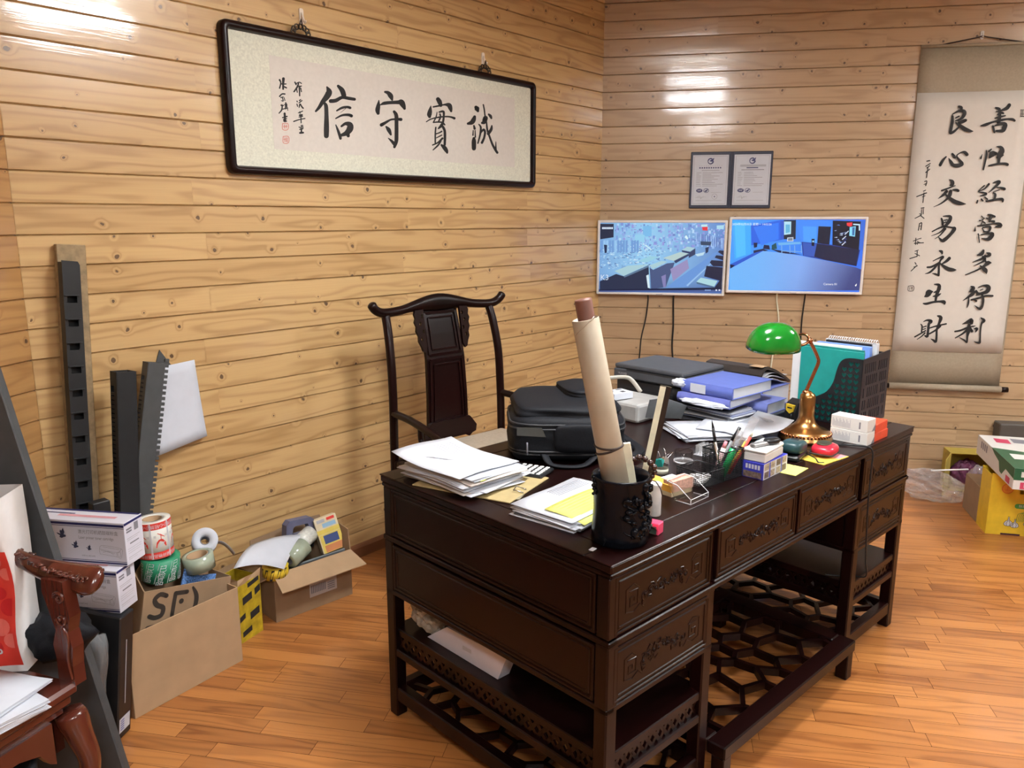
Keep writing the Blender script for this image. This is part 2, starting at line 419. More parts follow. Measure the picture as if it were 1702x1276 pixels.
def tinted(name, strength):
    m, nt, b = nodes(name); at = N(nt, 'ShaderNodeAttribute', attribute_name='tint')
    b.inputs['Base Color'].default_value = (0.01, 0.01, 0.01, 1); b.inputs['Roughness'].default_value = 0.25
    nt.links.new(at.outputs['Color'], b.inputs['Emission Color']); b.inputs['Emission Strength'].default_value = strength
    MATS[name] = m; return m
SCREEN = tinted('lit_screen', 1.0)

# ---------------------------------------------------------------- the room
def boards(M, x0, x1, z0, z1, pitch, phase, joints, lay, seed, bias=0.0):
    rd = random.Random(seed); mb = MB()
    prof = [(.0035, -.0002), (.014, .0000), (.03, .00006), (.0508, .0001), (.0716, .00006), (.0876, .0000), (pitch-.0035, -.0002)]
    k = math.floor((z0-phase)/pitch); row = 0
    while phase+k*pitch < z1:
        y0 = phase+k*pitch; js = sorted(j for j in (joints[0] if k % 2 == 0 else joints[1]))
        js = [x0]+[j+rd.uniform(-.03, .03) for j in js if x0+.05 < j < x1-.05]+[x1]
        for a, b in zip(js[:-1], js[1:]):
            mb.rnd = rd.uniform(.02, 1); tilt = rd.uniform(-.0014, .0014)+bias; ns = max(1, int((b-a)/.25)); g = .0006
            ys = [(p, z+tilt*(p/pitch-.5)) for p, z in prof]; n = len(ys)
            wob = [rd.uniform(-.0004, .0004) for _ in range(ns+1)]
            vs = []; fs = []
            for i in range(ns+1):
                x = a+g+(b-a-2*g)*i/ns
                for p, z in ys: vs.append((x, y0+p, z+wob[i]*(p/pitch-.5)*2))
            for i in range(ns):
                for j in range(n-1): fs.append([i*n+j, (i+1)*n+j, (i+1)*n+j+1, i*n+j+1])
            mb.add(vs, fs, 0, True)
            mb.add([(a+g, y0+.0035, -.0006), (b-g, y0+.0035, -.0006), (b-g, y0, -.008), (a+g, y0, -.008)], [[0, 1, 2, 3]])
            mb.add([(a+g, y0+pitch-.0035, -.0006), (b-g, y0+pitch-.0035, -.0006), (b-g, y0+pitch, -.008), (a+g, y0+pitch, -.008)], [[0, 1, 2, 3]])
        k += 1
    mb.rnd = .35
    mb.bx(x0, x1, z0, z1, -.06, -.008)
    return mb
PITCHB, PHASE = 0.10155, 0.0244
def wall(name, M, x0, x1, joints, seed, mat=None, bias=0.0):
    o = boards(M, x0, x1, 0, CEIL, PITCHB, PHASE, joints, None, seed, bias).build(name, [mat or PINE], fix=True); o.matrix_world = M
    o['kind'] = 'structure'; return o
LLEN = math.hypot(KNEE[0]-CORNER[0], KNEE[1]-CORNER[1])
ja = onp(LW, 317, 175)[0]
wall('wall_left', LW, -LLEN, .03, ([ja+2*i for i in range(-1, 3)], [ja-.95+2*i for i in range(-1, 3)]), 3, None, -.0022)
jb = onp(RW, 1180, 140)[0]
wall('wall_right', RW, -.03, 4.6, ([jb+1.6*i for i in range(-1, 4)], [jb-.62+1.6*i for i in range(-1, 4)]), 5, PINER, .0006)
wall('wall_far_left', SW, -5.6, 0, ([-1.1, -3.1], [-2.0, -4.1]), 9, PINESHADE)
A1 = SW @ Vector((-5.6, 0, 0)); B1 = RW @ Vector((4.6, 0, 0))
def plainwall(name, p, q):
    az = math.degrees(math.atan2(q[0]-p[0], q[1]-p[1])); M = frame(p, az); l = math.hypot(q[0]-p[0], q[1]-p[1])
    o = MB().bx(0, l, 0, CEIL, -.06, 0).build(name, [pm('plain_wall', (0.28, 0.22, 0.15), .6)]); o.matrix_world = M; o['kind'] = 'structure'
B2 = Vector((B1.x, A1.y, 0))
plainwall('wall_front', B1, B2); plainwall('wall_back', B2, A1)
# floor strips run along the wall with the screens
mb = MB(); rd = random.Random(11); FA = frame((0, 0), 101.0)
fx = Matrix.Rotation(R(-11), 4, 'Z')
row = 0; y = -4.2
while y < 7.2:
    x = -5+rd.uniform(0, .6); wdt = .0672
    while x < 6.5:
        l = rd.choice([.3, .38, .45, .6, .75, .9]); mb.rnd = rd.uniform(.02, 1)
        mb.add([(x+.0007, y+.0006, 0), (x+l-.0007, y+.0006, 0), (x+l-.0007, y+wdt-.0006, 0), (x+.0007, y+wdt-.0006, 0)], [[0, 1, 2, 3]])
        x += l
    y += wdt; row += 1
mb.rnd = 0.0
mb.bx(-5.5, 7.2, -4.3, 7.3, -.06, -.003, 1)
o = mb.build('floor', [FLOORW, pm('floor_gap', (0.05, 0.02, 0.01), .8)]); o.matrix_world = fx; o['kind'] = 'structure'
o = MB().bx(-4, 6.5, -4.5, 7, CEIL, CEIL+.06).build('ceiling', [pm('ceiling_white', (0.62, 0.58, 0.52), .7)]); o['kind'] = 'structure'
# baseboards
def base(name, M, x0, x1):
    mb = MB(); mb.rnd = .8
    mb.prism([(0.0005, 0), (.016, 0), (.016, .05), (.010, .062), (.0005, .066)], 0, 1, 0)
    m = Matrix(((0, 0, x1-x0, x0), (0, 1, 0, 0), (1, 0, 0, 0), (0, 0, 0, 1)))
    b = MB(); b.rnd = .8; b.add([tuple(m @ Vector(v)) for v in mb.V], mb.F)
    o = b.build(name, [wood('baseboard_wood', (0.24, 0.10, 0.04), (0.13, 0.045, 0.02), rough=.4)]); o.matrix_world = M; o['kind'] = 'structure'
base('baseboard_right', RW, .017, 4.58); base('baseboard_left', LW, -LLEN+.01, -.01); base('baseboard_far_left', SW, -5.5, -.01)
# ceiling panels: the room's own lamps
EMIT = pm('lamp_diffuser', (0.95, 0.975, 1.0), .5, emit=LAMP_POWER, var=.0)
for i, (x, y) in enumerate(LAMPS):
    t = thing('ceiling_light', ['square white ceiling light panel above the desk', 'square white ceiling light panel above the yellow carton', 'square white ceiling light panel behind the viewer on the right', 'square white ceiling light panel behind the viewer on the left'][i], 'ceiling light', tr(x, y, LAMP_Z), 'ceiling light panels')
    for sx in (-.2, .2): MB().tube([(sx, 0, .036), (sx, 0, CEIL-LAMP_Z)], .004, 8).build('hanger_rod', [STEEL], t)
    MB().plate([(-.30, -.30), (.30, -.30), (.30, .30), (-.30, .30)], [[(-.27, -.27), (.27, -.27), (.27, .27), (-.27, .27)]], 0, .035).build('frame', [WHITE], t)
    MB().bx(-.27, .27, -.27, .27, .006, .03).build('diffuser', [EMIT], t)
# ---------------------------------------------------------------- framed calligraphy on the long wall
FX0, FX1, FZ0, FZ1 = -2.589, -0.700, 1.770, 2.330
fc = ((FX0+FX1)/2, (FZ0+FZ1)/2)
FM = LW @ tr(fc[0], fc[1], 0.012)
t = thing('framed_calligraphy', 'wide framed calligraphy of four big characters hung on the long pine wall', 'picture', FM)
hw, hh = (FX1-FX0)/2, (FZ1-FZ0)/2
def rrect(w_, h_, r_, n=5):
    out = []
    for cx, cy, a0 in ((w_-r_, h_-r_, 0), (-w_+r_, h_-r_, 90), (-w_+r_, -h_+r_, 180), (w_-r_, -h_+r_, 270)):
        for i in range(n+1):
            a = R(a0+90*i/n); out.append((cx+r_*math.cos(a), cy+r_*math.sin(a)))
    return out
def moulding(mb, w_, h_, prof, r0=.03, mi=0):
    """frame moulding: prof = (inset from the outer edge, z)"""
    n = 6; vs = []; fs = []; k = 4*(n+1)
    for ins, z in prof:
        vs += [(x, y, z) for x, y in rrect(w_-ins, h_-ins, max(.004, r0-ins*.6), n)]
    for j in range(len(prof)-1):
        for i in range(k): fs.append([j*k+i, j*k+(i+1) % k, (j+1)*k+(i+1) % k, (j+1)*k+i])
    return mb.add(vs, fs, mi, True)
mb = MB(); mb.rnd = .4
moulding(mb, hw, hh, [(0, -.01), (0, .012), (.003, .02), (.012, .026), (.022, .027), (.027, .022), (.031, .012), (.033, .004)])
mb.build('frame', [ROSE], t)
mb = MB(); mb.bx(-hw+.03, hw-.03, -hh+.03, hh-.03, -.004, .004); mb.build('mount', [MATBOARD], t)
ax0, ay0 = -.66, -.165
mb = MB(); mb.bx(-.735, .775, -.175, .18, .0041, .0048, 0)
ink = '''(330,170,30)(370,260,110)(330,350,110)(250,450,80)(180,560,60)(115,635,36);(270,470,40)(310,530,70)(320,700,75)(320,950,95)(318,1110,90);(545,150,50)(620,230,90)(655,330,90);(400,440,70)(500,430,70)(620,370,60)(760,390,60)(860,405,55);(520,625,30)(620,570,45)(720,555,45)(775,570,50);(690,585,10)(590,665,6);(500,775,25)(620,715,40)(740,705,50)(800,725,60);(500,900,20)(540,1000,45)(575,1100,55)(590,1160,50);(610,925,40)(690,875,60)(770,900,110)(770,980,120)(700,1060,90)(600,1100,50);(720,1050,90)(740,1110,60)'''
ink2 = '''(290,90,40)(350,110,70)(400,170,90)(425,240,40);(170,250,15)(160,350,70)(145,440,85)(155,500,60);(200,340,20)(270,310,60)(400,295,60)(540,290,70)(600,290,110)(640,350,90)(665,410,50);(465,470,50)(505,540,70)(510,700,70)(510,900,72)(505,1040,70)(470,1150,50);(220,725,65)(300,680,50)(400,625,35)(500,615,40)(595,620,60);(310,760,30)(360,820,75)(400,910,40);(470,1100,60)(420,1040,50)(350,980,12)'''
ink3 = '''(340,120,80)(370,170,90)(395,240,70);(195,260,20)(180,350,75)(165,430,90)(170,470,60);(245,275,30)(350,255,35)(470,230,35)(560,240,90)(590,300,80)(605,360,45);(320,380,15)(300,480,25)(245,590,25);(365,380,30)(450,370,45)(455,480,40)(440,580,45)(410,650,60)(350,710,30);(245,590,25)(340,580,30)(430,590,30)(475,635,30);(380,420,30)(390,480,35)(355,560,30);(105,575,20)(200,520,25)(350,485,30)(500,470,30)(600,480,35)(670,505,50);(295,690,30)(285,800,30)(285,1000,30);(440,680,50)(475,760,50)(480,900,50)(475,1040,45);(300,820,25)(360,800,25)(415,770,30);(310,900,20)(415,845,25);(230,1045,25)(330,1000,30)(430,910,40);(240,1145,20)(340,1050,35)(400,960,30);(410,1045,40)(470,1100,80)(510,1160,70)(525,1200,40)'''
ink4 = '''(270,170,70)(290,200,100)(310,250,50);(240,370,60)(220,430,90)(180,490,90)(100,515,50);(225,560,35)(240,620,50);(210,660,20)(205,760,30);(250,660,20)(255,800,30);(225,830,60)(225,900,90)(225,1040,85);(425,115,30)(445,220,30)(460,340,30)(490,480,30)(510,650,40)(560,800,40)(620,960,45)(680,1070,50)(720,1130,50);(690,900,15)(690,1000,30)(690,1080,40);(330,530,25)(370,590,40)(365,700,40)(345,800,35)(310,930,30);(470,400,100)(440,480,90)(400,500,50);(380,700,30)(430,640,45)(460,700,45)(440,820,45)(395,920,50);(540,320,40)(575,355,60)(595,400,40);(605,560,30)(590,640,60)(530,730,60)'''
ink5 = '''(150,130,25)(170,180,20)(150,270,20);(215,110,40)(210,200,30)(210,285,25);(190,200,20)(260,200,15);(215,240,20)(265,265,20);(150,410,20)(190,370,20)(240,370,20);(170,430,15)(210,420,15);(200,440,15)(210,490,15)(180,480,10);(225,430,12)(240,480,12);(180,560,25)(215,565,15);(195,560,20)(185,640,20)(140,695,15);(190,630,15)(230,620,15);(255,520,20)(250,620,20);(230,550,12)(275,550,12);(270,540,14)(275,600,14);(225,620,14)(290,610,14);(285,630,12)(290,645,12);(235,700,30)(240,780,30)(240,830,30);(200,770,15)(275,750,20);(215,800,15)(270,790,15);(225,825,25)(265,830,20);(410,170,20)(430,210,20);(420,200,15)(480,170,15)(520,190,15);(470,190,20)(450,250,25)(395,330,20);(440,290,15)(450,340,15);(485,240,25)(490,400,18);(500,240,20)(520,235,15);(510,270,15)(520,330,15);(445,490,15)(450,500,18);(445,540,15)(455,580,14);(490,480,20)(510,460,10);(480,520,15)(530,480,15);(490,550,20)(480,600,12);(500,540,18)(530,590,20)(550,610,20);(470,690,14)(540,660,14);(490,670,12)(500,700,12);(490,730,25)(530,725,25);(480,760,15)(540,750,15);(390,835,18)(480,805,15)(580,785,15);(510,720,15)(515,860,15);(480,930,15)(500,940,12);(520,900,15)(515,960,18);(540,900,14)(545,950,16);(490,970,14)(545,960,14);(520,960,20)(520,1030,25);(495,1030,25)(550,1025,25)'''
seals = '''(200,870,10)(290,872,10)(288,972,10)(202,970,10)(200,870,10);(230,890,10)(230,950,10);(262,890,10)(262,950,10);(215,920,10)(280,918,10);(210,1090,10)(300,1092,10)(298,1198,10)(212,1196,10)(210,1090,10);(235,1110,10)(238,1180,10);(260,1110,10)(262,1180,10);(282,1110,10)(280,1185,10);(220,1140,8)(250,1135,8)'''
zz = .0052; n = 0
for txt, x0, y0, sc, mi in ((ink, 515, 130, 11.6, 1), (ink2, 615, 145, 11.6, 1), (ink3, 700, 155, 12.157, 1), (ink4, 770, 165, 12.757, 1), (ink5, 450, 120, 10.21, 1), (seals, 450, 120, 10.21, 2)):
    mb.inkpx(txt, FM, x0, y0, sc, .005, mi, zz, 1.25 if txt is ink5 else 1.06)
mb.build('calligraphy_sheet', [XUAN, INK, SEALRED], t)
mb = MB()
for px, py in ((497, 55), (803, 118)):
    x = onp(FM, px, py)[0]; z0 = hh
    b = MB()
    for k in range(7):
        a = PI*k/6; b.tube([(x+.036*math.cos(a)+.010*math.cos(q*PI/4), z0+.004+.024*math.sin(a)+.010*math.sin(q*PI/4), .012) for q in range(8)], .0032, 6, closed=True)
    b.tube([(x-.012, z0+.018, .014), (x, z0+.055, .018), (x+.012, z0+.018, .014)], .003, 6)
    b.build('hanger', [pm('bronze', (.05, .04, .03), .4, metal=.7)], t)
for i, (px, py) in enumerate(((500, 30), (802, 100))):
    x, z = onp(LW, px, py)
    b = MB(); b.prism(rrect(.010, .030, .008), 0.0005, .006); b.tube([(0, .012, .004), (0, .0, .012), (0, -.020, .020), (0, -.028, .026), (0, -.020, .032)], .0045, 8)
    solo(b, 'wall_hook', ['white wall hook above the left half of the framed calligraphy', 'white wall hook above the right half of the framed calligraphy'][i], 'hook', [pm('hook_white', (.8, .72, .62), .4)], LW @ tr(x, z+.006, 0), 'hooks holding the framed calligraphy')

# ---------------------------------------------------------------- paper sheets pinned low on the long wall
q = [onp(LW, *p) for p in ((250, 612), (320, 597), (338, 722), (248, 756))]
cx = sum(p[0] for p in q)/4; cz = sum(p[1] for p in q)/4
for i in range(2):
    mb = MB(); d = .012-.006*i; dx = -.006*i
    def fn(u, v, q=q, d=d, dx=dx):
        a = [q[0][k]*(1-u)+q[1][k]*u for k in (0, 1)]; b = [q[3][k]*(1-u)+q[2][k]*u for k in (0, 1)]
        return (a[0]*(1-v)+b[0]*v-cx+dx, a[1]*(1-v)+b[1]*v-cz-.004*i, d+.03*v*v*(1-.5*u)-.008*i*v)
    mb.sheet(fn, 6, 8, .0006)
    solo(mb, 'paper_sheet', ['blank white paper sheet pinned on the long wall beside the slotted ducts', 'second white sheet showing just behind the sheet pinned on the long wall'][i], 'paper', [PAPER], LW @ tr(cx, cz, .002), 'sheets pinned on the long wall')

# ---------------------------------------------------------------- certificates
cq = [onp(RW, *p) for p in ((1149, 253), (1286, 251), (1279, 345), (1145, 347))]
x0 = .548; x1 = 1.030; z0 = 1.664; z1 = 1.999
CM = RW @ tr((x0+x1)/2, (z0+z1)/2, .002)
t = thing('certificate_folder', 'open dark blue folder with two certificates hung above the screens', 'certificate', CM)
mb = MB(); W2 = (x1-x0)/2; H2 = (z1-z0)/2
for s_ in (-1, 1): mb.bx(min(s_*.004, s_*W2), max(s_*.004, s_*W2), -H2, H2, 0, .012, 0, .003)
mb.bx(-.006, .006, -H2, H2, 0, .009)
mb.build('cover', [pm('navy_leather', (.012, .014, .035), .45, var=.3, scale=200)], t)
for s_ in (-1, 1):
    mb = MB(); cx = s_*.1225; hw2, hh2 = .106, .1485
    mb.bx(cx-hw2, cx+hw2, -hh2, hh2, .0121, .0128)
    z = .0131
    def ln(xa, xb, y, h=.0016, mi=2): mb.bx(cx+xa, cx+xb, y-h/2, y+h/2, z, z+.0001, mi)
    for xa, xb, ya, yb in ((-.098, .098, .140, .1414), (-.098, .098, -.1414, -.140), (-.098, -.0966, -.14, .14), (.0966, .098, -.14, .14)): mb.bx(cx+xa, cx+xb, ya, yb, z, z+.0001, 2)
    # ring emblem with a leaf
    mb.add([(cx+(r_)*math.cos(R(a)), .112+r_*math.sin(R(a)), z+.0001) for a in range(60, 361, 20) for r_ in (.019, .0145-.00003*abs(a-200))], [[2*i, 2*i+1, 2*i+3, 2*i+2] for i in range(15)], 1)
    mb.poly([(cx-.008, .113), (cx+.02, .132), (cx+.015, .112), (cx+.004, .108)], z+.0002, 1)
    rd = random.Random(3+s_)
    if s_ < 0:
        for k in range(11): mb.bx(cx-.066+k*.013, cx-.066+k*.013+.004, .085, .087, z, z+.0001, 2)
        for k in range(10): mb.bx(cx-.066+k*.0135, cx-.066+k*.0135+.008, .069, .077, z, z+.0001, 1)
        for k in range(14): mb.bx(cx-.05+k*.0075, cx-.05+k*.0075+.005, .056, .060, z, z+.0001, 2)
    else:
        ln(-.07, .08, .0865, .003); ln(-.07, .08, .080, .003); ln(-.033, .035, .071, .006, 1); ln(-.062, .07, .059, .004, 2)
    for k in range(9):
        y = .044-k*.0098; ln(-.082, -.055+rd.uniform(-.01, .004), y, .002); ln(-.045, rd.uniform(.0, .078), y, .0022)
    mb.prism(circ(cx-.06, -.062, .019, 20, 1, .62), z, z+.0001, 1); mb.text('IAF', .017, 0, tr(cx-.06, -.062, z+.0003), 'CENTER')
    mb.plate(circ(cx-.019, -.062, .0165, 20, 1, .82), [circ(cx-.019, -.062, .0135, 20, 1, .75)], z, z+.0001, 1)
    mb.prism([(cx-.031, -.066), (cx-.012, -.054), (cx-.004, -.055), (cx-.018, -.063), (cx-.008, -.060), (cx-.02, -.071)], z, z+.0001, 1)
    mb.stroke([(cx-.07, -.1, .0012), (cx-.055, -.094, .0014), (cx-.05, -.112, .0014), (cx-.04, -.098, .0012), (cx-.02, -.1, .001)], 2, z)
    ln(-.082, -.03, -.103, .0012); ln(-.082, .075, -.121, .0014); ln(.01, .07, -.073, .0012)
    if s_ < 0:
        mb.plate(circ(cx+.032, -.098, .017, 24), [circ(cx+.032, -.098, .0155, 24)], z, z+.0001, 2)
        mb.prism([(cx+.032+(.006 if i % 2 == 0 else .0025)*math.sin(i*PI/5), -.098+(.006 if i % 2 == 0 else .0025)*math.cos(i*PI/5)) for i in range(10)], z, z+.0001, 1)
    mb.build('certificate', [PAPER, NAVY, GREYP], t)

# ---------------------------------------------------------------- the two wall screens
def screen(label, corners, d, paint, crop, group='screens mounted on the plank wall'):
    x0, x1, z0, z1 = corners; cx, cz = (x0+x1)/2, (z0+z1)/2; w_, h_ = (x1-x0)/2, (z1-z0)/2
    M = RW @ tr(cx, cz, d)
    t = thing('wall_monitor', label, 'monitor', M, group)
    mb = MB(); moulding(mb, w_, h_, [(0, -.03), (0, -.004), (.002, 0), (.014, 0), (.0155, -.002), (.0165, -.006)], .006); mb.build('bezel', [pm('silver_bezel', (.80, .77, .74), .35, var=.02)], t)
    mb = MB(); mb.bx(-w_+.004, w_-.004, -h_+.004, h_-.004, -.032, -.012); mb.bx(-w_*.6, w_*.6, -h_*.6, h_*.5, -d+.001, -.032); mb.build('back_shell', [BLACKM], t)
    mb = MB(); g = MB()
    ix, iz = w_-.016, h_-.016
    X0, Y0, sc = crop
    def P(x, y): return onp(M, X0+x/sc, Y0+y/sc, -.005)
    z = [-.0055]
    def poly(col, pts):
        z[0] += .000012
        q = [P(*p) for p in pts]; q = [(max(-ix, min(ix, a)), max(-iz, min(iz, b))) for a, b in q]
        mb.col = col; mb.add([(a, b, z[0]) for a, b in q], [list(range(len(q)))])
    def grid(fn, n=24, m=14):
        for i in range(n):
            for j in range(m):
                u0, u1, v0, v1 = i/n, (i+1)/n, j/m, (j+1)/m
                mb.col = fn
                mb.add([(-ix+2*ix*u, -iz+2*iz*v, -.0055) for u, v in ((u0, v0), (u1, v0), (u1, v1), (u0, v1))], [[0, 1, 2, 3]])
    def word(col, body, size, x, y, align='LEFT'):
        z[0] += .000012; a = P(x, y); mb.col = col; mb.text(body, size, 0, tr(a[0], a[1], z[0]), align)
    paint(poly, grid, word, ix, iz)
    mb.build('screen', [SCREEN], t, fix=False)
    mb = MB(); mb.bx(-.02, .02, -h_+.003, -h_+.008, 0.0002, .0008); mb.build('maker_mark', [GREYL], t)
    return t
def lerp(a, b, f): return tuple(a[i]+(b[i]-a[i])*max(0, min(1, f)) for i in range(3))
def paintL(poly, grid, word, ix, iz):
    rd = random.Random(4)
    c0, c1, c2 = S(88, 122, 196), S(120, 172, 226), S(150, 205, 240)
    grid(lambda v: lerp(lerp(c0, c2, 1-abs(v[0]/ix+.25)*.7), S(70, 95, 160), max(0, -v[1]/iz-.45)*1.5))
    # stacks of pale crates along the top
    for k in range(420):
        x = rd.uniform(265, 1630); y = rd.uniform(112, 430-.05*abs(x-900)); w_ = rd.uniform(8, 34); h_ = rd.uniform(10, 46)
        poly(S(*rd.choice([(120, 146, 214), (140, 168, 226), (160, 196, 236), (104, 130, 200), (178, 212, 242), (146, 150, 220), (150, 186, 236), (128, 172, 228)])), [(x, y), (x+w_, y), (x+w_, y+h_), (x, y+h_)])
    for k in range(26):
        x = 1270+k*14; poly(S(*rd.choice([(110, 140, 205), (160, 190, 232), (80, 100, 170)])), [(x, 235+k*3), (x+8, 235+k*3), (x+8, 340+k*4), (x, 340+k*4)])
    poly(S(28, 38, 66), [(95, 125), (260, 125), (258, 290), (95, 315)]); poly(S(120, 185, 232), [(620, 150), (725, 150), (725, 280), (620, 280)]); poly(S(146, 205, 236), [(520, 260), (640, 260), (640, 350), (520, 350)])
    for k in range(420):
        x = rd.uniform(95, 900); y = rd.uniform(370, 670); s_ = rd.uniform(6, 28); a = rd.uniform(0, 3)
        poly(S(*rd.choice([(176, 214, 240), (140, 184, 228), (120, 160, 212), (200, 226, 244), (150, 196, 234), (96, 130, 184)])), [(x+s_*math.cos(a+j*1.7), y+s_*.6*math.sin(a+j*1.7)) for j in range(3)])
    for k in range(14): x = 100+k*34; poly(S(*rd.choice([(150, 196, 236), (112, 156, 214)])), [(x, 330), (x+26, 325), (x+26, 470), (x, 485)])
    poly(S(30, 46, 84), [(140, 380), (180, 385), (175, 480), (150, 485)])
    poly(S(150, 205, 225), [(550, 585), (700, 520), (820, 530), (665, 600)])
    # slab stacks in front
    D = S(34, 44, 74); D2 = S(48, 60, 100); Tn = S(168, 204, 214); Pk = S(150, 142, 190)
    poly(D, [(90, 830), (290, 740), (390, 770), (690, 650), (700, 940), (90, 950)])
    poly(Tn, [(270, 705), (430, 640), (690, 620), (385, 765)]); poly(S(92, 120, 150), [(385, 765), (690, 630), (692, 655), (390, 785)])
    poly(S(70, 86, 130), [(700, 660), (745, 690), (915, 610), (1010, 600), (900, 900), (720, 930)]); poly(Tn, [(698, 635), (850, 580), (920, 590), (740, 680)])
    poly(S(180, 205, 205), [(865, 545), (1080, 470), (1180, 490), (1000, 580)]); poly(D2, [(1000, 580), (1180, 490), (1185, 515), (1020, 610)])
    poly(Tn, [(1095, 445), (1165, 405), (1260, 420), (1200, 465)]); poly(D2, [(1095, 448), (1200, 468), (1262, 425), (1262, 500), (1180, 545), (1185, 490), (1100, 470)])
    poly(Pk, [(955, 680), (1165, 560), (1185, 670), (990, 830)]); poly(S(132, 128, 180), [(845, 770), (900, 745), (900, 900), (870, 905)])
    poly(S(104, 150, 216), [(990, 840), (1500, 480), (1540, 470), (1420, 600), (1170, 900), (900, 910)])
    poly(S(150, 190, 235), [(1150, 880), (1460, 600), (1470, 605), (1170, 890)])
    for a in ([(1370, 770), (1400, 640), (1600, 660), (1590, 830)], [(1440, 600), (1460, 570), (1610, 580), (1605, 650), (1480, 645)], [(1500, 540), (1520, 510), (1620, 520), (1620, 575)], [(1540, 470), (1560, 450), (1625, 455), (1625, 515)]): poly(S(30, 32, 62), a)
    poly(S(172, 214, 222), [(1275, 835), (1330, 785), (1535, 825), (1495, 895)]); poly(S(80, 110, 140), [(1275, 838), (1495, 898), (1490, 912), (1280, 860)]); poly(S(24, 30, 56), [(1510, 890), (1590, 780), (1585, 950), (1480, 935)])
    poly(S(46, 66, 96), [(1325, 340), (1460, 345), (1450, 390), (1330, 385)]); poly(S(26, 40, 80), [(1385, 420), (1430, 405), (1420, 470), (1390, 490)]); poly(S(190, 220, 235), [(1260, 500), (1380, 470), (1360, 510), (1290, 525)])
    poly(S(215, 236, 245), [(660, 760), (690, 745), (705, 915), (680, 910)]); poly(S(200, 230, 245), [(640, 390), (720, 450), (730, 440), (655, 380)]); poly(S(215, 240, 248), [(1150, 260), (1175, 300), (1165, 320), (1130, 290)])
    poly(S(16, 24, 60), [(80, 930), (1600, 905), (1600, 940), (80, 950)])
    poly(S(70, 90, 150), [(80, 945), (1590, 935), (1590, 960), (80, 962)])
    poly(S(190, 228, 235), [(1335, 135), (1410, 130), (1410, 160), (1335, 162)]); poly(S(170, 216, 235), [(1525, 145), (1615, 140), (1612, 190), (1525, 190)]); poly(S(226, 50, 60), [(1345, 165), (1415, 160), (1413, 208), (1352, 205)])
    word(S(215, 228, 245), 'K3', .048, 95, 785)
    for k in range(8): poly(S(220, 235, 255), [(118+k*17, 165), (131+k*17, 165), (131+k*17, 190), (118+k*17, 190)])
    for k in range(5): poly(S(150, 180, 230), [(1380+k*15, 932), (1391+k*15, 932), (1391+k*15, 946), (1380+k*15, 946)])
    for k in (1510, 1548): poly(S(215, 225, 245), [(k, 930), (k+20, 930), (k+20, 948), (k, 948)])
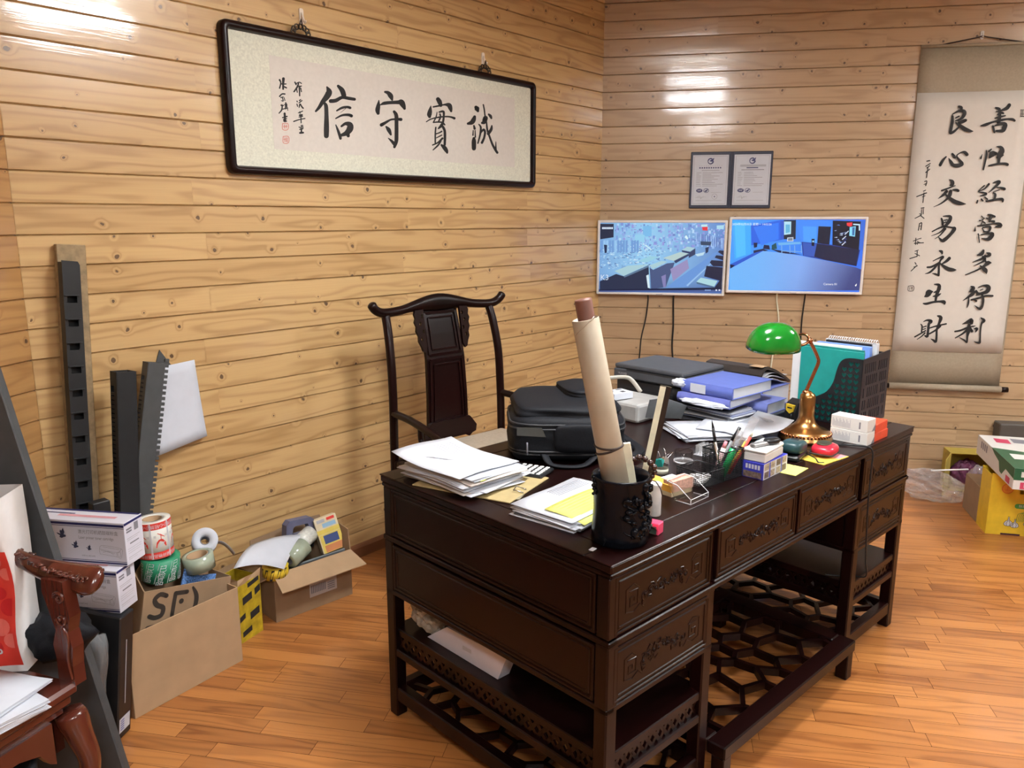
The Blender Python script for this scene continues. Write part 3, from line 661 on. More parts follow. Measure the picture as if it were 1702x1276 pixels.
def paintR(poly, grid, word, ix, iz):
    grid(lambda v: lerp(S(70, 160, 250), S(60, 118, 240), v[0]/ix*.5+.6))
    poly(S(64, 170, 250), [(85, 100), (300, 130), (300, 500), (110, 560)]); poly(S(80, 190, 255), [(110, 130), (230, 140), (240, 510), (130, 545)])
    poly(S(40, 100, 230), [(300, 170), (640, 110), (640, 340), (305, 400)]); poly(S(52, 124, 246), [(330, 190), (620, 140), (620, 330), (420, 400)])
    poly(S(44, 90, 210), [(640, 110), (680, 110), (680, 330), (640, 340)]); poly(S(30, 40, 60), [(680, 110), (820, 108), (815, 330), (680, 330)]); poly(S(180, 225, 245), [(682, 125), (765, 125), (762, 270), (682, 280)]); poly(S(100, 180, 220), [(700, 160), (750, 160), (750, 250), (700, 260)])
    poly(S(66, 140, 250), [(820, 105), (1245, 115), (1230, 390), (880, 360)]); poly(S(78, 160, 255), [(900, 180), (1060, 185), (1055, 375), (905, 355)]); poly(S(22, 26, 52), [(1080, 180), (1225, 185), (1205, 395), (1065, 375)])
    poly(S(16, 18, 40), [(1245, 115), (1580, 125), (1560, 460), (1240, 400)]); poly(S(60, 110, 220), [(1570, 120), (1625, 110), (1600, 450), (1545, 460)])
    poly(S(34, 60, 150), [(885, 360), (1240, 395), (1560, 455), (1520, 640), (1100, 560), (900, 520)]); poly(S(24, 30, 66), [(1060, 380), (1550, 450), (1515, 640), (1160, 570), (1030, 530)])
    poly(S(52, 90, 190), [(900, 370), (1060, 385), (1030, 530), (910, 520)])
    for a in ([(330, 370), (375, 370), (370, 420), (335, 430)], [(330, 460), (440, 440), (500, 460), (330, 490)], [(450, 395), (510, 400), (520, 450), (440, 440)], [(520, 440), (640, 460), (900, 510), (640, 490)]): poly(S(26, 30, 70), a)
    poly(S(30, 80, 90), [(540, 400), (590, 370), (600, 440), (540, 450)]); poly(S(110, 180, 240), [(610, 370), (870, 360), (880, 385), (620, 400)]); poly(S(200, 210, 225), [(720, 310), (790, 305), (790, 355), (715, 355)]); poly(S(120, 130, 150), [(728, 318), (780, 314), (780, 345), (728, 347)])
    for x in (650, 745, 800, 878): poly(S(130, 180, 235), [(x, 400), (x+8, 400), (x+10, 490), (x+2, 490)])
    poly(S(120, 170, 230), [(650, 460), (880, 470), (880, 478), (650, 470)])
    rd = random.Random(2)
    for k in range(16):
        x = rd.uniform(1255, 1380); y = rd.uniform(160, 380); poly(S(*rd.choice([(90, 130, 220), (140, 160, 210), (60, 80, 170), (200, 215, 240)])), [(x, y), (x+rd.uniform(15, 45), y-8), (x+rd.uniform(15, 45), y+4)])
    for x, y in ((1350, 320), (1380, 260), (1345, 385)): poly(S(210, 220, 240), [(x, y+10), (x+45, y-30), (x+50, y-22), (x+8, y+18)])
    poly(S(140, 220, 250), [(1440, 190), (1510, 180), (1500, 300), (1435, 290)]); poly(S(60, 110, 170), [(1470, 195), (1500, 190), (1492, 285), (1468, 285)]); poly(S(200, 230, 250), [(1480, 150), (1560, 155), (1560, 230), (1545, 230), (1545, 170), (1480, 165)])
    poly(S(20, 26, 50), [(1000, 325), (1035, 325), (1030, 410), (1000, 405)]); poly(S(150, 200, 240), [(1008, 345), (1030, 345), (1028, 365), (1008, 365)])
    poly(S(40, 90, 210), [(60, 620), (330, 490), (440, 460), (450, 470), (60, 680)]); poly(S(20, 24, 60), [(58, 620), (115, 630), (65, 670)])
    # the big pale table top, brighter to the left
    ca, cb, cc = S(112, 182, 250), S(140, 168, 238), S(64, 72, 132)
    def tbl(v): return lerp(lerp(ca, cb, (v[0]/ix+.7)*.9), cc, (v[0]/ix-.05)*1.15-(v[1]/iz+.5)*.3)
    top = [(55, 672), (440, 465), (640, 485), (900, 525), (1160, 575), (1510, 655), (1600, 680)]
    bot = [(50, 920), (300, 920), (520, 920), (800, 920), (1080, 920), (1400, 920), (1590, 920)]
    for k in range(6):
        for j in range(4):
            f = lambda a, b, s_: (a[0]+(b[0]-a[0])*s_, a[1]+(b[1]-a[1])*s_)
            poly(tbl, [f(top[k], bot[k], j/4), f(top[k+1], bot[k+1], j/4), f(top[k+1], bot[k+1], (j+1)/4), f(top[k], bot[k], (j+1)/4)])
    poly(S(240, 60, 70), [(1405, 140), (1470, 135), (1468, 175), (1440, 185), (1408, 172)])
    word((.8, .95, 1), '2024年02月05日 星期一 14:02:26', .0165, 85, 158); word((1, 1, 1), 'Camera 01', .018, 1135, 848)
    poly((1, 1, 1), [(1500, 862), (1522, 840), (1518, 868), (1505, 875)])
sl = screen('left wall monitor showing a bright blue view of a warehouse full of slabs', (-.010, .785, 1.127, 1.592), .045, paintL, (985, 355, 7.4))
sr = screen('right wall monitor showing a blue room with a huge pale table', (.794, 1.592, 1.150, 1.612), .045, paintR, (1205, 350, 6.947))
# cables hanging from the screens
def cable(label, pix, d, mat, r_=.004, name='cable'):
    pts = []
    for i, (px, py) in enumerate(pix):
        x, z = onp(RW, px, py, d); pts.append(Vector((x, z, d if i else .03)))
    c = pts[0].copy(); mb = MB(); mb.tube([p-c for p in spl(pts)], r_, 8)
    solo(mb, name, label, 'cable', [mat], RW @ Matrix.Translation(c), 'cables under the screens')
cable('thin black cable hanging from the left monitor on its left', [(1077, 484), (1077, 500), (1073, 530), (1066, 560), (1063, 590), (1058, 625)], .008, BLACK, .0042)
cable('black cable hanging straight from the middle of the left monitor', [(1120, 484), (1119, 505), (1119, 540), (1117, 575), (1119, 605), (1120, 640)], .008, BLACK, .0055)
cable('pale cable hanging from the right monitor behind the green lamp', [(1291, 484), (1291, 500), (1294, 530), (1291, 560), (1285, 585), (1281, 615), (1279, 650)], .008, CREAM, .005)
cable('black cable hanging from the right monitor towards the file box', [(1338, 484), (1337, 500), (1333, 530), (1331, 560), (1330, 600), (1330, 640)], .008, BLACK, .0045)

# ---------------------------------------------------------------- hanging scroll
HM = RW @ tr(2.11, 1.6, .012)
t = thing('hanging_scroll', 'tall hanging scroll with two columns of black brush characters on the right wall', 'scroll', HM)
mb = MB(); xl, xr = -.312, .312
def silk(z0, z1, a=xl, b=xr, dz=0):
    return lambda u, v: (a+(b-a)*u, z0+(z1-z0)*v, dz+.004*math.sin(u*7+z0)+.003*(1-abs(2*u-1)))
mb.sheet(lambda u, v: (xl+(xr-xl)*u, -1.0+1.955*v, -.004+.003*math.sin(u*5+v*3)), 8, 14, .001); mb.build('mount', [SILK], t)
mb = MB()
zt, zb = 2.305-1.6, .812-1.6
mb.sheet(lambda u, v: (-.310+.612*u, zb+(zt-zb)*v, -.0005+.003*math.sin(u*5+v*2.3)), 8, 12, .0006)
SA = '''(360,130,40)(400,150,55)(390,190,20);(240,270,12)(350,210,40)(440,210,60)(460,250,60)(420,320,50)(340,380,25);(245,300,40)(240,400,50)(215,540,50)(205,600,40)(270,570,40)(360,490,25);(300,330,20)(360,300,25);(300,380,20)(370,350,25);(480,370,45)(430,390,60)(360,420,50);(300,410,20)(380,470,60)(470,530,70)(560,560,45)(610,565,10);(1010,150,30)(1060,170,50)(1080,200,20);(1250,100,55)(1200,160,60)(1100,200,30)(1020,220,20);(1040,275,20)(1100,240,40)(1140,245,35);(995,335,20)(1080,310,35)(1180,290,20);(1075,170,40)(1080,280,50)(1060,420,60);(745,470,20)(830,450,50)(960,400,30)(1100,370,40)(1200,350,30)(1300,355,45)(1340,375,40);(960,480,40)(985,580,35);(990,470,20)(1100,430,50)(1180,440,60)(1160,500,80)(1130,555,60)(1020,560,35)'''
SB = '''(330,245,25)(270,310,45)(210,410,55);(380,275,12)(420,340,55)(470,410,65)(560,420,75)(650,390,60)(600,320,50)(545,250,35)(555,205,20)(640,155,25)(700,160,60)(745,200,60);(455,190,40)(490,240,55)(510,265,30);(1050,195,8)(1020,275,35);(1130,120,20)(1135,200,40)(1105,350,35)(1070,500,30);(1230,95,25)(1180,140,35);(1340,45,20)(1420,60,60)(1440,130,100)(1390,220,90)(1380,290,60)(1375,380,45);(1320,180,60)(1250,190,110)(1195,260,40);(1340,260,30)(1400,240,60)(1470,210,20);(1180,425,30)(1250,410,40)(1380,385,40)(1500,385,50)(1550,400,55);(400,705,20)(450,740,70)(450,800,60)(395,815,10);(240,920,30)(350,880,30)(510,820,15);(340,930,50)(280,1000,50)(170,1080,8);(460,905,20)(530,905,45)(570,920,50);(420,930,60)(400,1010,70)(340,1090,40)(220,1180,25)(80,1245,8);(310,990,30)(400,1070,60)(500,1140,80)(600,1170,70)(720,1185,12);(1180,790,40)(1100,880,25)(970,940,15)(1080,960,30)(1130,990,40)(1010,1025,18);(1090,820,25)(1000,900,18)(965,945,14);(955,1120,30)(940,1165,30);(1030,1090,30)(1060,1120,30);(1100,1050,25)(1150,1090,30);(1260,770,15)(1350,740,45)(1395,750,50)(1300,850,40)(1170,965,8);(1330,855,12)(1420,865,40)(1490,885,55);(1270,940,12)(1390,905,18);(1270,960,20)(1310,1000,45)(1290,1090,40);(1125,1130,25)(1200,1120,40)(1330,1095,40)(1450,1090,50)(1455,1140,30)'''
SD = '''(370,140,30)(390,200,40)(390,250,35);(400,100,15)(470,95,30)(530,110,50)(510,180,60)(450,260,45)(430,280,30);(420,170,20)(470,160,20);(420,210,18)(450,200,20);(205,370,20)(320,310,25)(430,270,35);(430,280,30)(560,300,30)(600,320,60)(520,430,50)(430,510,60)(380,530,50)(320,470,15);(420,310,30)(330,390,20)(190,445,8);(440,320,30)(350,430,20)(250,500,8);(1075,95,15)(1115,130,18)(1130,130,12);(1040,175,20)(1085,165,15)(1130,130,15);(1110,150,12)(1070,240,15);(1100,190,20)(1140,220,25);(1190,70,20)(1240,80,40)(1310,105,35);(1230,80,30)(1210,190,25);(1160,130,20)(1220,150,25);(1220,180,20)(1300,190,35);(1280,90,18)(1215,200,14);(965,290,10)(960,350,35);(1010,270,25)(1150,250,25)(1300,225,25)(1390,240,60)(1410,270,60)(1330,285,25);(1090,310,20)(1120,370,25);(1100,300,20)(1200,280,30)(1230,300,45)(1200,370,30)(1110,365,18);(1020,410,20)(1040,560,18);(1070,425,18)(1180,405,30)(1270,410,60)(1230,480,70)(1180,505,50)(1080,490,15);(1110,705,40)(1080,760,60)(1005,785,20);(1170,745,20)(1220,770,60)(1190,800,40)(1090,820,20);(1140,800,40)(1100,840,40)(920,910,10);(1100,820,40)(1140,850,40)(1100,900,30)(940,975,8);(1130,850,40)(1150,900,30);(1240,920,25)(1190,925,70)(1120,980,40)(1000,1050,25)(790,1135,14);(1050,970,15)(1110,1020,60)(1150,1060,70)(1165,1110,15);(335,710,25)(370,725,50)(380,755,30);(220,890,14)(320,840,22)(400,815,40)(350,880,30)(325,960,35)(322,1060,36)(315,1140,40);(315,1140,30)(260,1120,30)(205,1105,8);(120,1000,30)(200,990,35)(320,920,25);(320,920,30)(240,1020,35)(160,1090,30)(80,1115,8);(510,840,50)(460,890,45)(380,940,20);(345,930,20)(420,990,50)(500,1035,65)(580,1045,50)(630,1045,10)'''
SE = '''(350,715,15)(430,730,50)(430,790,60)(390,900,50)(370,1010,35);(320,845,20)(260,860,100)(220,910,70)(175,935,15);(340,860,15)(400,840,40)(465,800,10);(325,930,15)(400,915,45)(465,880,12);(155,1055,20)(210,1060,40)(330,1030,35)(450,1020,35)(520,1030,60)(530,1060,30);(1000,755,20)(1040,780,60)(1000,830,50)(965,850,15);(1060,845,40)(1020,890,60)(950,940,35)(855,1005,8);(960,960,15)(950,1050,30)(930,1125,12);(1090,830,30)(1115,880,50)(1140,870,25);(1130,770,15)(1210,740,25)(1290,750,60)(1310,790,70)(1270,850,60)(1150,880,30);(1160,820,14)(1210,800,16);(1090,905,14)(1220,885,20);(1000,990,25)(1120,960,30)(1260,920,30)(1380,920,32);(1190,890,30)(1210,960,40)(1205,1060,40)(1180,1130,45)(1140,1145,40)(1060,1090,8);(1060,990,20)(1090,1010,35)'''
SF = '''(265,790,12)(330,765,30)(400,785,55)(360,830,45)(345,950,40)(330,1050,45)(290,1040,25);(215,835,15)(240,870,25)(230,970,25);(250,890,18)(310,870,20);(250,930,16)(300,915,18);(110,1060,22)(200,1010,25)(300,950,22);(150,1105,10)(230,1050,20)(290,990,25);(515,690,25)(570,720,60)(540,820,40)(500,930,35)(495,1050,35)(480,1145,40)(440,1120,35)(395,1095,10);(370,905,20)(500,865,25)(665,830,25);(560,870,35)(480,940,30)(370,1005,25);(950,835,10)(1040,800,50)(1110,760,60)(1110,810,60);(820,965,25)(920,945,30)(1060,890,30)(1180,865,12);(1070,850,50)(1060,950,60)(1040,1050,35)(1030,1160,25)(990,1120,25)(900,1070,8);(1050,920,35)(960,1000,30)(825,1080,14);(1080,890,40)(1120,960,45);(1160,915,15)(1210,915,45)(1185,975,12);(1280,725,20)(1335,770,50)(1290,830,30)(1270,960,25)(1265,1100,28)(1250,1165,40)(1160,1145,10)'''
SS = '''(215,95,6)(240,90,6);(205,140,5)(245,115,5);(215,155,5)(240,135,5);(205,195,5)(240,165,5);(225,150,5)(212,240,5);(195,275,5)(215,270,5)(205,310,6);(190,300,4)(215,290,4);(185,360,5)(205,350,4);(125,408,5)(212,375,6);(190,375,5)(180,460,5);(175,410,4)(200,400,4);(165,510,5)(190,505,5);(170,520,4)(165,570,5);(185,515,4)(182,560,5);(110,600,4)(165,570,5)(150,560,4);(160,575,5)(190,600,5);(150,645,5)(140,705,5);(155,645,5)(170,640,5)(162,700,6);(150,670,3)(165,665,3);(95,800,4)(125,790,4);(118,775,5)(115,830,5);(130,785,4)(165,775,4);(135,800,4)(130,830,4);(140,810,4)(160,815,4);(105,820,5)(185,815,5);(110,890,4)(140,880,4);(130,885,5)(128,935,5);(65,955,5)(130,935,5);(110,910,4)(150,930,5);(110,990,5)(120,1005,5);(100,1030,4)(130,1020,4);(128,1015,5)(75,1065,4)'''
SG = '''(52,1198,6)(97,1197,6)(94,1238,6)(50,1238,6)(52,1198,6);(64,1208,5)(62,1230,5);(75,1206,5)(84,1214,5)(74,1222,5);(86,1206,5)(84,1232,5);(1040,76,3)(1040,77,3)'''
SH = '''(1450,190,16)(1508,190,16);(1450,225,10)(1508,225,10);(1450,260,16)(1508,262,16);(1450,300,20)(1505,300,20);(1455,195,10)(1452,310,10);(1480,200,10)(1478,300,10)'''
n = 0
for txt, x0, y0, sc, mi in ((SA, 1560, 165, 10.634, 1), (SB, 1545, 240, 11.986, 1), (SD, 1530, 350, 10.634, 1), (SE, 1520, 405, 10.634, 1), (SF, 1510, 460, 10.634, 1), (SS, 1500, 250, 5.3167, 1), (SG.rsplit(';', 1)[0], 1500, 250, 5.3167, 2), (SH, 1560, 165, 10.634, 2)):
    mb.inkpx(txt, HM, x0, y0, sc, .003, mi, .0042, 1.7 if txt is SS else 1.1)
mb.build('painting', [pm('scroll_paper', (0.62, 0.585, 0.525), .85, var=.02), INK, SEALGREY], t)
mb = MB(); mb.tube([(xl, .955, .0), (xr, .955, 0)], .009, 10); mb.build('top_rod', [SILK], t)
mb = MB(); mb.tube([(xl-.002, -1.003, .018), (xr+.002, -1.003, .018)], .020, 16); mb.build('roller', [SILK], t)
for s_ in (-1, 1):
    mb = MB(); mb.rnd = .3; mb.tube([(s_*.313, -1.003, .018), (s_*.352, -1.003, .018)], .0165, 14); mb.build('roller_knob', [ROSE], t)
mb = MB(); mb.tube([(-.20, .962, 0), (-.02, .993, .004), (0, .999, .006), (.02, .993, .004), (.20, .962, 0)], .0035, 6); mb.build('hanging_cord', [STRING], t)
b = MB(); b.prism(rrect(.009, .022, .006), 0.0005, .006); b.tube([(0, .008, .004), (0, -.006, .012), (0, -.014, .016), (0, -.008, .022)], .004, 8)
solo(b, 'wall_hook', 'white wall hook at the top of the hanging scroll', 'hook', [WHITE], RW @ tr(2.11, 2.606, 0))
# ---------------------------------------------------------------- the big carved desk
DL, DW = 1.80, 0.915
desk = thing('desk', 'big dark rosewood desk with carved drawers, covered in papers and office things', 'desk', DM)
def lattice_ice(mb, x0, x1, y0, y1, z0, z1, cell, seed, wd=.014, mi=0):
    """ice-crack lattice: edges of a jittered honeycomb cut to the rectangle"""
    rd = random.Random(seed); pts = {}
    nx = int((x1-x0)/cell)+3; ny = int((y1-y0)/(cell*.87))+3
    C = {}
    for i in range(-1, nx):
        for j in range(-1, ny):
            C[(i, j)] = (x0+(i+.5*(j % 2))*cell+rd.uniform(-.34, .34)*cell, y0+j*cell*.87+rd.uniform(-.34, .34)*cell)
    def nb(i, j):
        o = j % 2
        return [(i+1, j), (i+o, j+1), (i-1+o, j+1), (i-1, j), (i-1+o, j-1), (i+o, j-1)]
    def clip(a, b):
        t0, t1 = 0, 1; dx, dy = b[0]-a[0], b[1]-a[1]
        for p, q in ((-dx, a[0]-x0), (dx, x1-a[0]), (-dy, a[1]-y0), (dy, y1-a[1])):
            if abs(p) < 1e-9:
                if q < 0: return None
            else:
                r_ = q/p
                if p < 0: t0 = max(t0, r_)
                else: t1 = min(t1, r_)
        if t1-t0 < 1e-4: return None
        return (a[0]+dx*t0, a[1]+dy*t0), (a[0]+dx*t1, a[1]+dy*t1)
    done = set()
    def cen(k): return (sum(C[q][0] for q in k)/3, sum(C[q][1] for q in k)/3)
    for (i, j) in C:
        ns = nb(i, j)
        for k in range(6):
            a, b, c = ns[k-1], ns[k], ns[(k+1) % 6]
            if not all(q in C for q in (a, b, c)): continue
            key = tuple(sorted([(i, j), b]))
            if key in done: continue
            done.add(key)
            e = clip(cen([(i, j), a, b]), cen([(i, j), b, c]))
            if e and math.dist(*e) > .008: mb.bar((*e[0], (z0+z1)/2), (*e[1], (z0+z1)/2), wd, z1-z0, mi)
def xlattice(mb, a, b, z0, z1, n, wd=.007, th=.012):
    a = Vector(a); b = Vector(b)
    for i in range(n):
        p = a+(b-a)*(i/n); q = a+(b-a)*((i+1)/n)
        up = (b-a).cross(Vector((0, 0, 1)))
        for s_ in (0, 1):
            u = Vector((p.x, p.y, z0 if s_ else z1)); v = Vector((q.x, q.y, z1 if s_ else z0)); mb.bar(u, v, wd, th, 0, (0, 0, 1)); 
def rail(mb, *a, **k): mb.bx(*a, bev=.003, **k)
# top: frame with sunk panels
mb = MB(); mb.rnd = .3
mb.bx(-.004, DL+.004, -.006, DW+.004, .800, .8225, 0, .004)
prof = [(.0, .787), (-.004, .792), (-.007, .800), (-.009, .81), (-.007, .8225)]
fr = .076
for x0, x1, y0, y1, r_ in ((-.006, DL+.006, -.008, fr, .31), (-.006, DL+.006, DW-fr, DW+.006, .5), (-.006, fr, fr+.001, DW-fr-.001, .42), (DL-fr, DL+.006, fr+.001, DW-fr-.001, .66)):
    mb.rnd = r_; mb.bx(x0, x1, y0, y1, .8205, .825, 0, .002)
for k, (y0, y1) in enumerate(((fr+.002, .4175), (.4205, DW-fr-.002))):
    for j, (x0, x1) in enumerate(((fr+.002, .62), (.6225, 1.21), (1.2125, DL-fr-.002))):
        mb.rnd = .2+.11*k+.2*j; mb.bx(x0, x1, y0, y1, .8205, .8247, 0, .0012)
mb.build('desktop', [ROSE], desk)
# carcass of the upper box and the two pedestals
mb = MB(); mb.rnd = .5
e = .012
mb.bx(e, DL-e, e, DW-e, .785, .80); mb.bx(e, DL-e, e+.02, DW-e, .622, .632)
mb.bx(e, DL-e, DW-.022, DW-.008, .62, .80)
for x in (.432, .452, .9, 1.352, 1.372): mb.bx(x-.006, x+.006, e, DW-e, .63, .79)
for x0, x1 in ((0, .455), (1.362, DL)):
    mb.bx(x0+e, x1-e, e+.02, DW-e, .437, .447); mb.bx(x0+e, x1-e, DW-.03, DW-.018, .44, .62)
    mb.bx(x0+e, x0+e+.008, e, DW-e, .44, .62); mb.bx(x1-e-.008, x1-e, e, DW-e, .44, .62)
mb.build('carcass', [ROSE], desk)
# rails and seams
mb = MB(); mb.rnd = .7
mb.bx(-.002, DL+.002, -.004, .03, .787, .7995, 0, .003); mb.bx(-.003, DL+.003, -.005, .03, .6125, .6285, 0, .003)
mb.bx(-.002, .03, -.004, DW, .787, .7995, 0, .003); mb.bx(-.003, .03, -.005, DW, .6125, .6285, 0, .003)
mb.bx(DL-.03, DL+.002, -.004, DW, .787, .7995, 0, .003); mb.bx(DL-.03, DL+.003, -.005, DW, .6125, .6285, 0, .003)
mb.bx(.45, 1.365, 0, .03, .612, .636, 0, .003)
for x0, x1 in ((0, .455), (1.362, DL)):
    mb.bx(x0, x1, .0, .03, .432, .449, 0, .003); mb.bx(x0, x1, .0, .03, .604, .614, 0, .002)
    for xs in (x0, x1-.03): mb.bx(xs, xs+.03, .0, DW-.005, .432, .449, 0, .003)
    for y in (0.004, DW-.04):
        mb.bx(x0+.02, x1-.02, y, y+.035, .215, .243, 0, .004); mb.bx(x0+.02, x1-.02, y, y+.035, .055, .105, 0, .004)
    for xs in (x0+.004, x1-.039):
        mb.bx(xs, xs+.035, .02, DW-.02, .215, .243, 0, .004); mb.bx(xs, xs+.035, .02, DW-.02, .055, .105, 0, .004)
mb.build('rails', [ROSE], desk)
for x0, x1 in ((0, .455), (1.362, DL)):
    for y in (0.0, DW-.045):
        for x in (x0, x1-.042):
            mb = MB(); mb.rnd = random.uniform(.1, .9); mb.bx(x, x+.042, y+.001, y+.043, 0, .613, 0, .004); mb.build('leg', [ROSE], desk)
    for y in (0.0, DW-.045):
        x = x0 if x0 == 0 else x1-.036
        mb = MB(); mb.rnd = .4; mb.bx(x, x+.036, y+.001, y+.04, .6285, .787, 0, .003); mb.build('corner_post', [ROSE], desk)
    mb = MB(); mb.rnd = .3; mb.bx(x0+.012, x1-.012, .006, DW-.012, .287, .313, 0, .003); mb.build('shelf', [ROSE], desk)
    mb = MB(); mb.rnd = .6
    for y in (.018, DW-.025): xlattice(mb, (x0+.042, y, 0), (x1-.042, y, 0), .243, .287, 11)
    for x in (x0+.02, x1-.02): xlattice(mb, (x, .042, 0), (x, DW-.045, 0), .243, .287, 24)
    mb.build('lattice_frieze', [ROSE], desk)
    mb = MB(); mb.rnd = .6; lattice_ice(mb, x0+.04, x1-.04, .035, DW-.04, .072, .092, .12, 5+int(x0), .014); mb.build('lattice_shelf', [ROSE], desk)
# drawers with carved fields
def drawer_front(mb, w_, h_):
    """moulded front, centred, facing -y"""
    M = FRONT
    moulding(mb2 := MB(), w_, h_, [(0, -.006), (0, .002), (.003, .004), (.007, .004), (.009, .001), (.013, .001), (.016, .0035), (.020, .0035), (.023, -.001)], .002)
    mb.add([v for v in mb2.V], mb2.F, 0, False, M)
    mb.box((0, .004, 0), (2*w_-.004, .010, 2*h_-.004))
def carve(mb, w_, h_, seed):
    """low relief: a key-fret border broken by curling dragons"""
    rd = random.Random(seed); z = -.0005; rr = .0020
    for s_ in (-1, 1):
        x = s_*w_
        for pts in ([(x-s_*.03, h_), (x, h_*.8), (x, -h_*.8), (x-s_*.03, -h_)], [(x-s_*.012, h_*.55), (x-s_*.045, h_*.55), (x-s_*.045, -h_*.5), (x-s_*.016, -h_*.5), (x-s_*.016, h_*.1), (x-s_*.032, h_*.1), (x-s_*.032, -h_*.2)], [(x-s_*.03, h_), (x-s_*.05, h_*.6)], [(x-s_*.03, -h_), (x-s_*.055, -h_*.6), (x-s_*.07, -h_)]):
            mb.tube([(a, z, b) for a, b in pts], rr, 5, sm=False)
    n = int(w_*2/.032)
    for k in range(n):
        cx = -w_+.075+(2*w_-.15)*k/max(1, n-1); r0 = rd.uniform(.008, .016); a0 = rd.uniform(0, 6.28); dr = rd.choice((-1, 1)); cy = rd.uniform(-.3, .3)*h_
        mb.tube([(cx+r0*(1-.1*i)*math.cos(a0+dr*i*.62), z, cy+r0*(1-.1*i)*math.sin(a0+dr*i*.62)) for i in range(9)], [rr*(1.5-.1*i) for i in range(9)], 5, sm=False)
        mb.sphere((cx, -.001, cy), .0045, 0, 6)
        for q in range(3):
            a = rd.uniform(0, 6.28); mb.tube([(cx+r0*math.cos(a), z, cy+r0*.9*math.sin(a)), (cx+1.7*r0*math.cos(a+.3), z-.001, max(-h_, min(h_, cy+1.7*r0*math.sin(a+.3)))), (cx+1.9*r0*math.cos(a+.8), z, max(-h_, min(h_, cy+1.6*r0*math.sin(a+.9))))], [rr*1.2, rr, rr*.6], 5, sm=False)
DR = [(.020, .430, .632, .785), (.458, .900, .640, .785), (.914, .1, 0, 0), (1.384, 1.785, .632, .785), (.022, .430, .452, .602), (1.386, 1.783, .452, .602)]
DR[2] = (.914, 1.352, .640, .785)
for k, (x0, x1, z0, z1) in enumerate(DR):
    d = MB(); d.rnd = random.uniform(.1, .9); drawer_front(d, (x1-x0)/2, (z1-z0)/2)
    d.bx(-(x1-x0)/2+.02, (x1-x0)/2-.02, .01, .5, -(z1-z0)/2+.012, (z1-z0)/2-.03)
    dr = d.build('drawer', [ROSE], desk, tr((x0+x1)/2, .004, (z0+z1)/2))
    c = MB(); c.rnd = .5; carve(c, (x1-x0)/2-.045, (z1-z0)/2-.040, 20+k); c.build('carving', [ROSE], dr)
# side panels (left end and right end)
for sx, zs in ((-1, ((.632, .785), (.452, .602))), (1, ((.632, .785), (.452, .602)))):
    for z0, z1 in zs:
        p = MB(); p.rnd = random.uniform(.1, .9); drawer_front(p, (DW-.09)/2, (z1-z0)/2)
        p.build('side_panel', [ROSE], desk, tr(.004 if sx < 0 else DL-.004, DW/2, (z0+z1)/2) @ rz(-90 if sx < 0 else 90))
for x, sgn in ((.449, 1), (1.368, -1)):
    p = MB(); p.rnd = .4; p.bx(x-.004, x+.004, .045, DW-.045, .449, .612); p.build('inner_panel', [ROSE], desk)
# ---------------------------------------------------------------- foot rest between the pedestals
FX0_, FX1_, FY0, FY1 = .462, 1.315, -.055, .50
fm = DM @ tr((FX0_+FX1_)/2, (FY0+FY1)/2, 0)
foot = thing('foot_rest', 'low dark foot rest with cracked-ice lattice under the desk', 'foot rest', fm)
hx, hy = (FX1_-FX0_)/2, (FY1-FY0)/2
mb = MB(); mb.rnd = .5
for y in (-hy, hy-.06): mb.bx(-hx, hx, y, y+.06, .10, .142, 0, .004)
for x in (-hx, hx-.055): mb.bx(x, x+.055, -hy+.06, hy-.06, .10, .142, 0, .004)
mb.build('frame', [ROSE], foot)
mb = MB(); mb.rnd = .6; lattice_ice(mb, -hx+.055, hx-.055, -hy+.06, hy-.06, .112, .138, .132, 12, .015); mb.build('lattice', [ROSE], foot)
for x in (-hx+.004, hx-.046):
    for y in (-hy+.004, hy-.046):
        mb = MB(); mb.rnd = .4; mb.bx(x, x+.042, y, y+.042, 0, .10, 0, .003); mb.build('leg', [ROSE], foot)

# ---------------------------------------------------------------- yoke-back armchair behind the desk
chm = DM @ tr(.915, 1.45, 0)
ch = thing('yoke_back_armchair', 'dark yoke-back armchair with beige seat between the desk and the long wall', 'chair', chm)
def P_(p): return (p[0]-.915, p[1]-1.45, p[2])
for s_ in (-1, 1):
    mb = MB(); mb.rnd = .5
    xb = .318*s_
    mb.tube(spl([(xb, .25, 0), (xb, .25, .45), (xb, .25, .62), (xb*.99, .252, .80), (xb*.98, .262, .98), (xb*.955, .290, 1.12), (xb*.935, .315, 1.195)]), [.019]*37, 12)
    mb.build('back_post', [ROSE], ch)
    mb = MB(); mb.rnd = .5; mb.tube([(s_*.315, -.235, 0), (s_*.315, -.235, .56)], .019, 12); mb.build('front_leg', [ROSE], ch)
    mb = MB(); mb.rnd = .3
    a = spl([(s_*.316, .25, .775), (s_*.322, .12, .768), (s_*.332, -.02, .745), (s_*.334, -.12, .722), (s_*.33, -.165, .712)])
    mb.tube(a, [.0165]*len(a), 10); mb.sphere((s_*.33, -.172, .708), .024, 0, 10, (1, 1, .9))
    mb.tube(spl([(s_*.33, -.168, .70), (s_*.328, -.16, .66), (s_*.32, -.175, .62), (s_*.315, -.19, .575)]), [.016]*19, 10)
    mb.build('arm', [ROSE], ch)
    mb = MB(); mb.rnd = .3; mb.tube(spl([(s_*.328, .045, .752), (s_*.322, .05, .70), (s_*.33, .02, .65), (s_*.326, .01, .57)]), [.012]*19, 10); mb.build('arm_post', [ROSE], ch)
mb = MB(); mb.rnd = .6
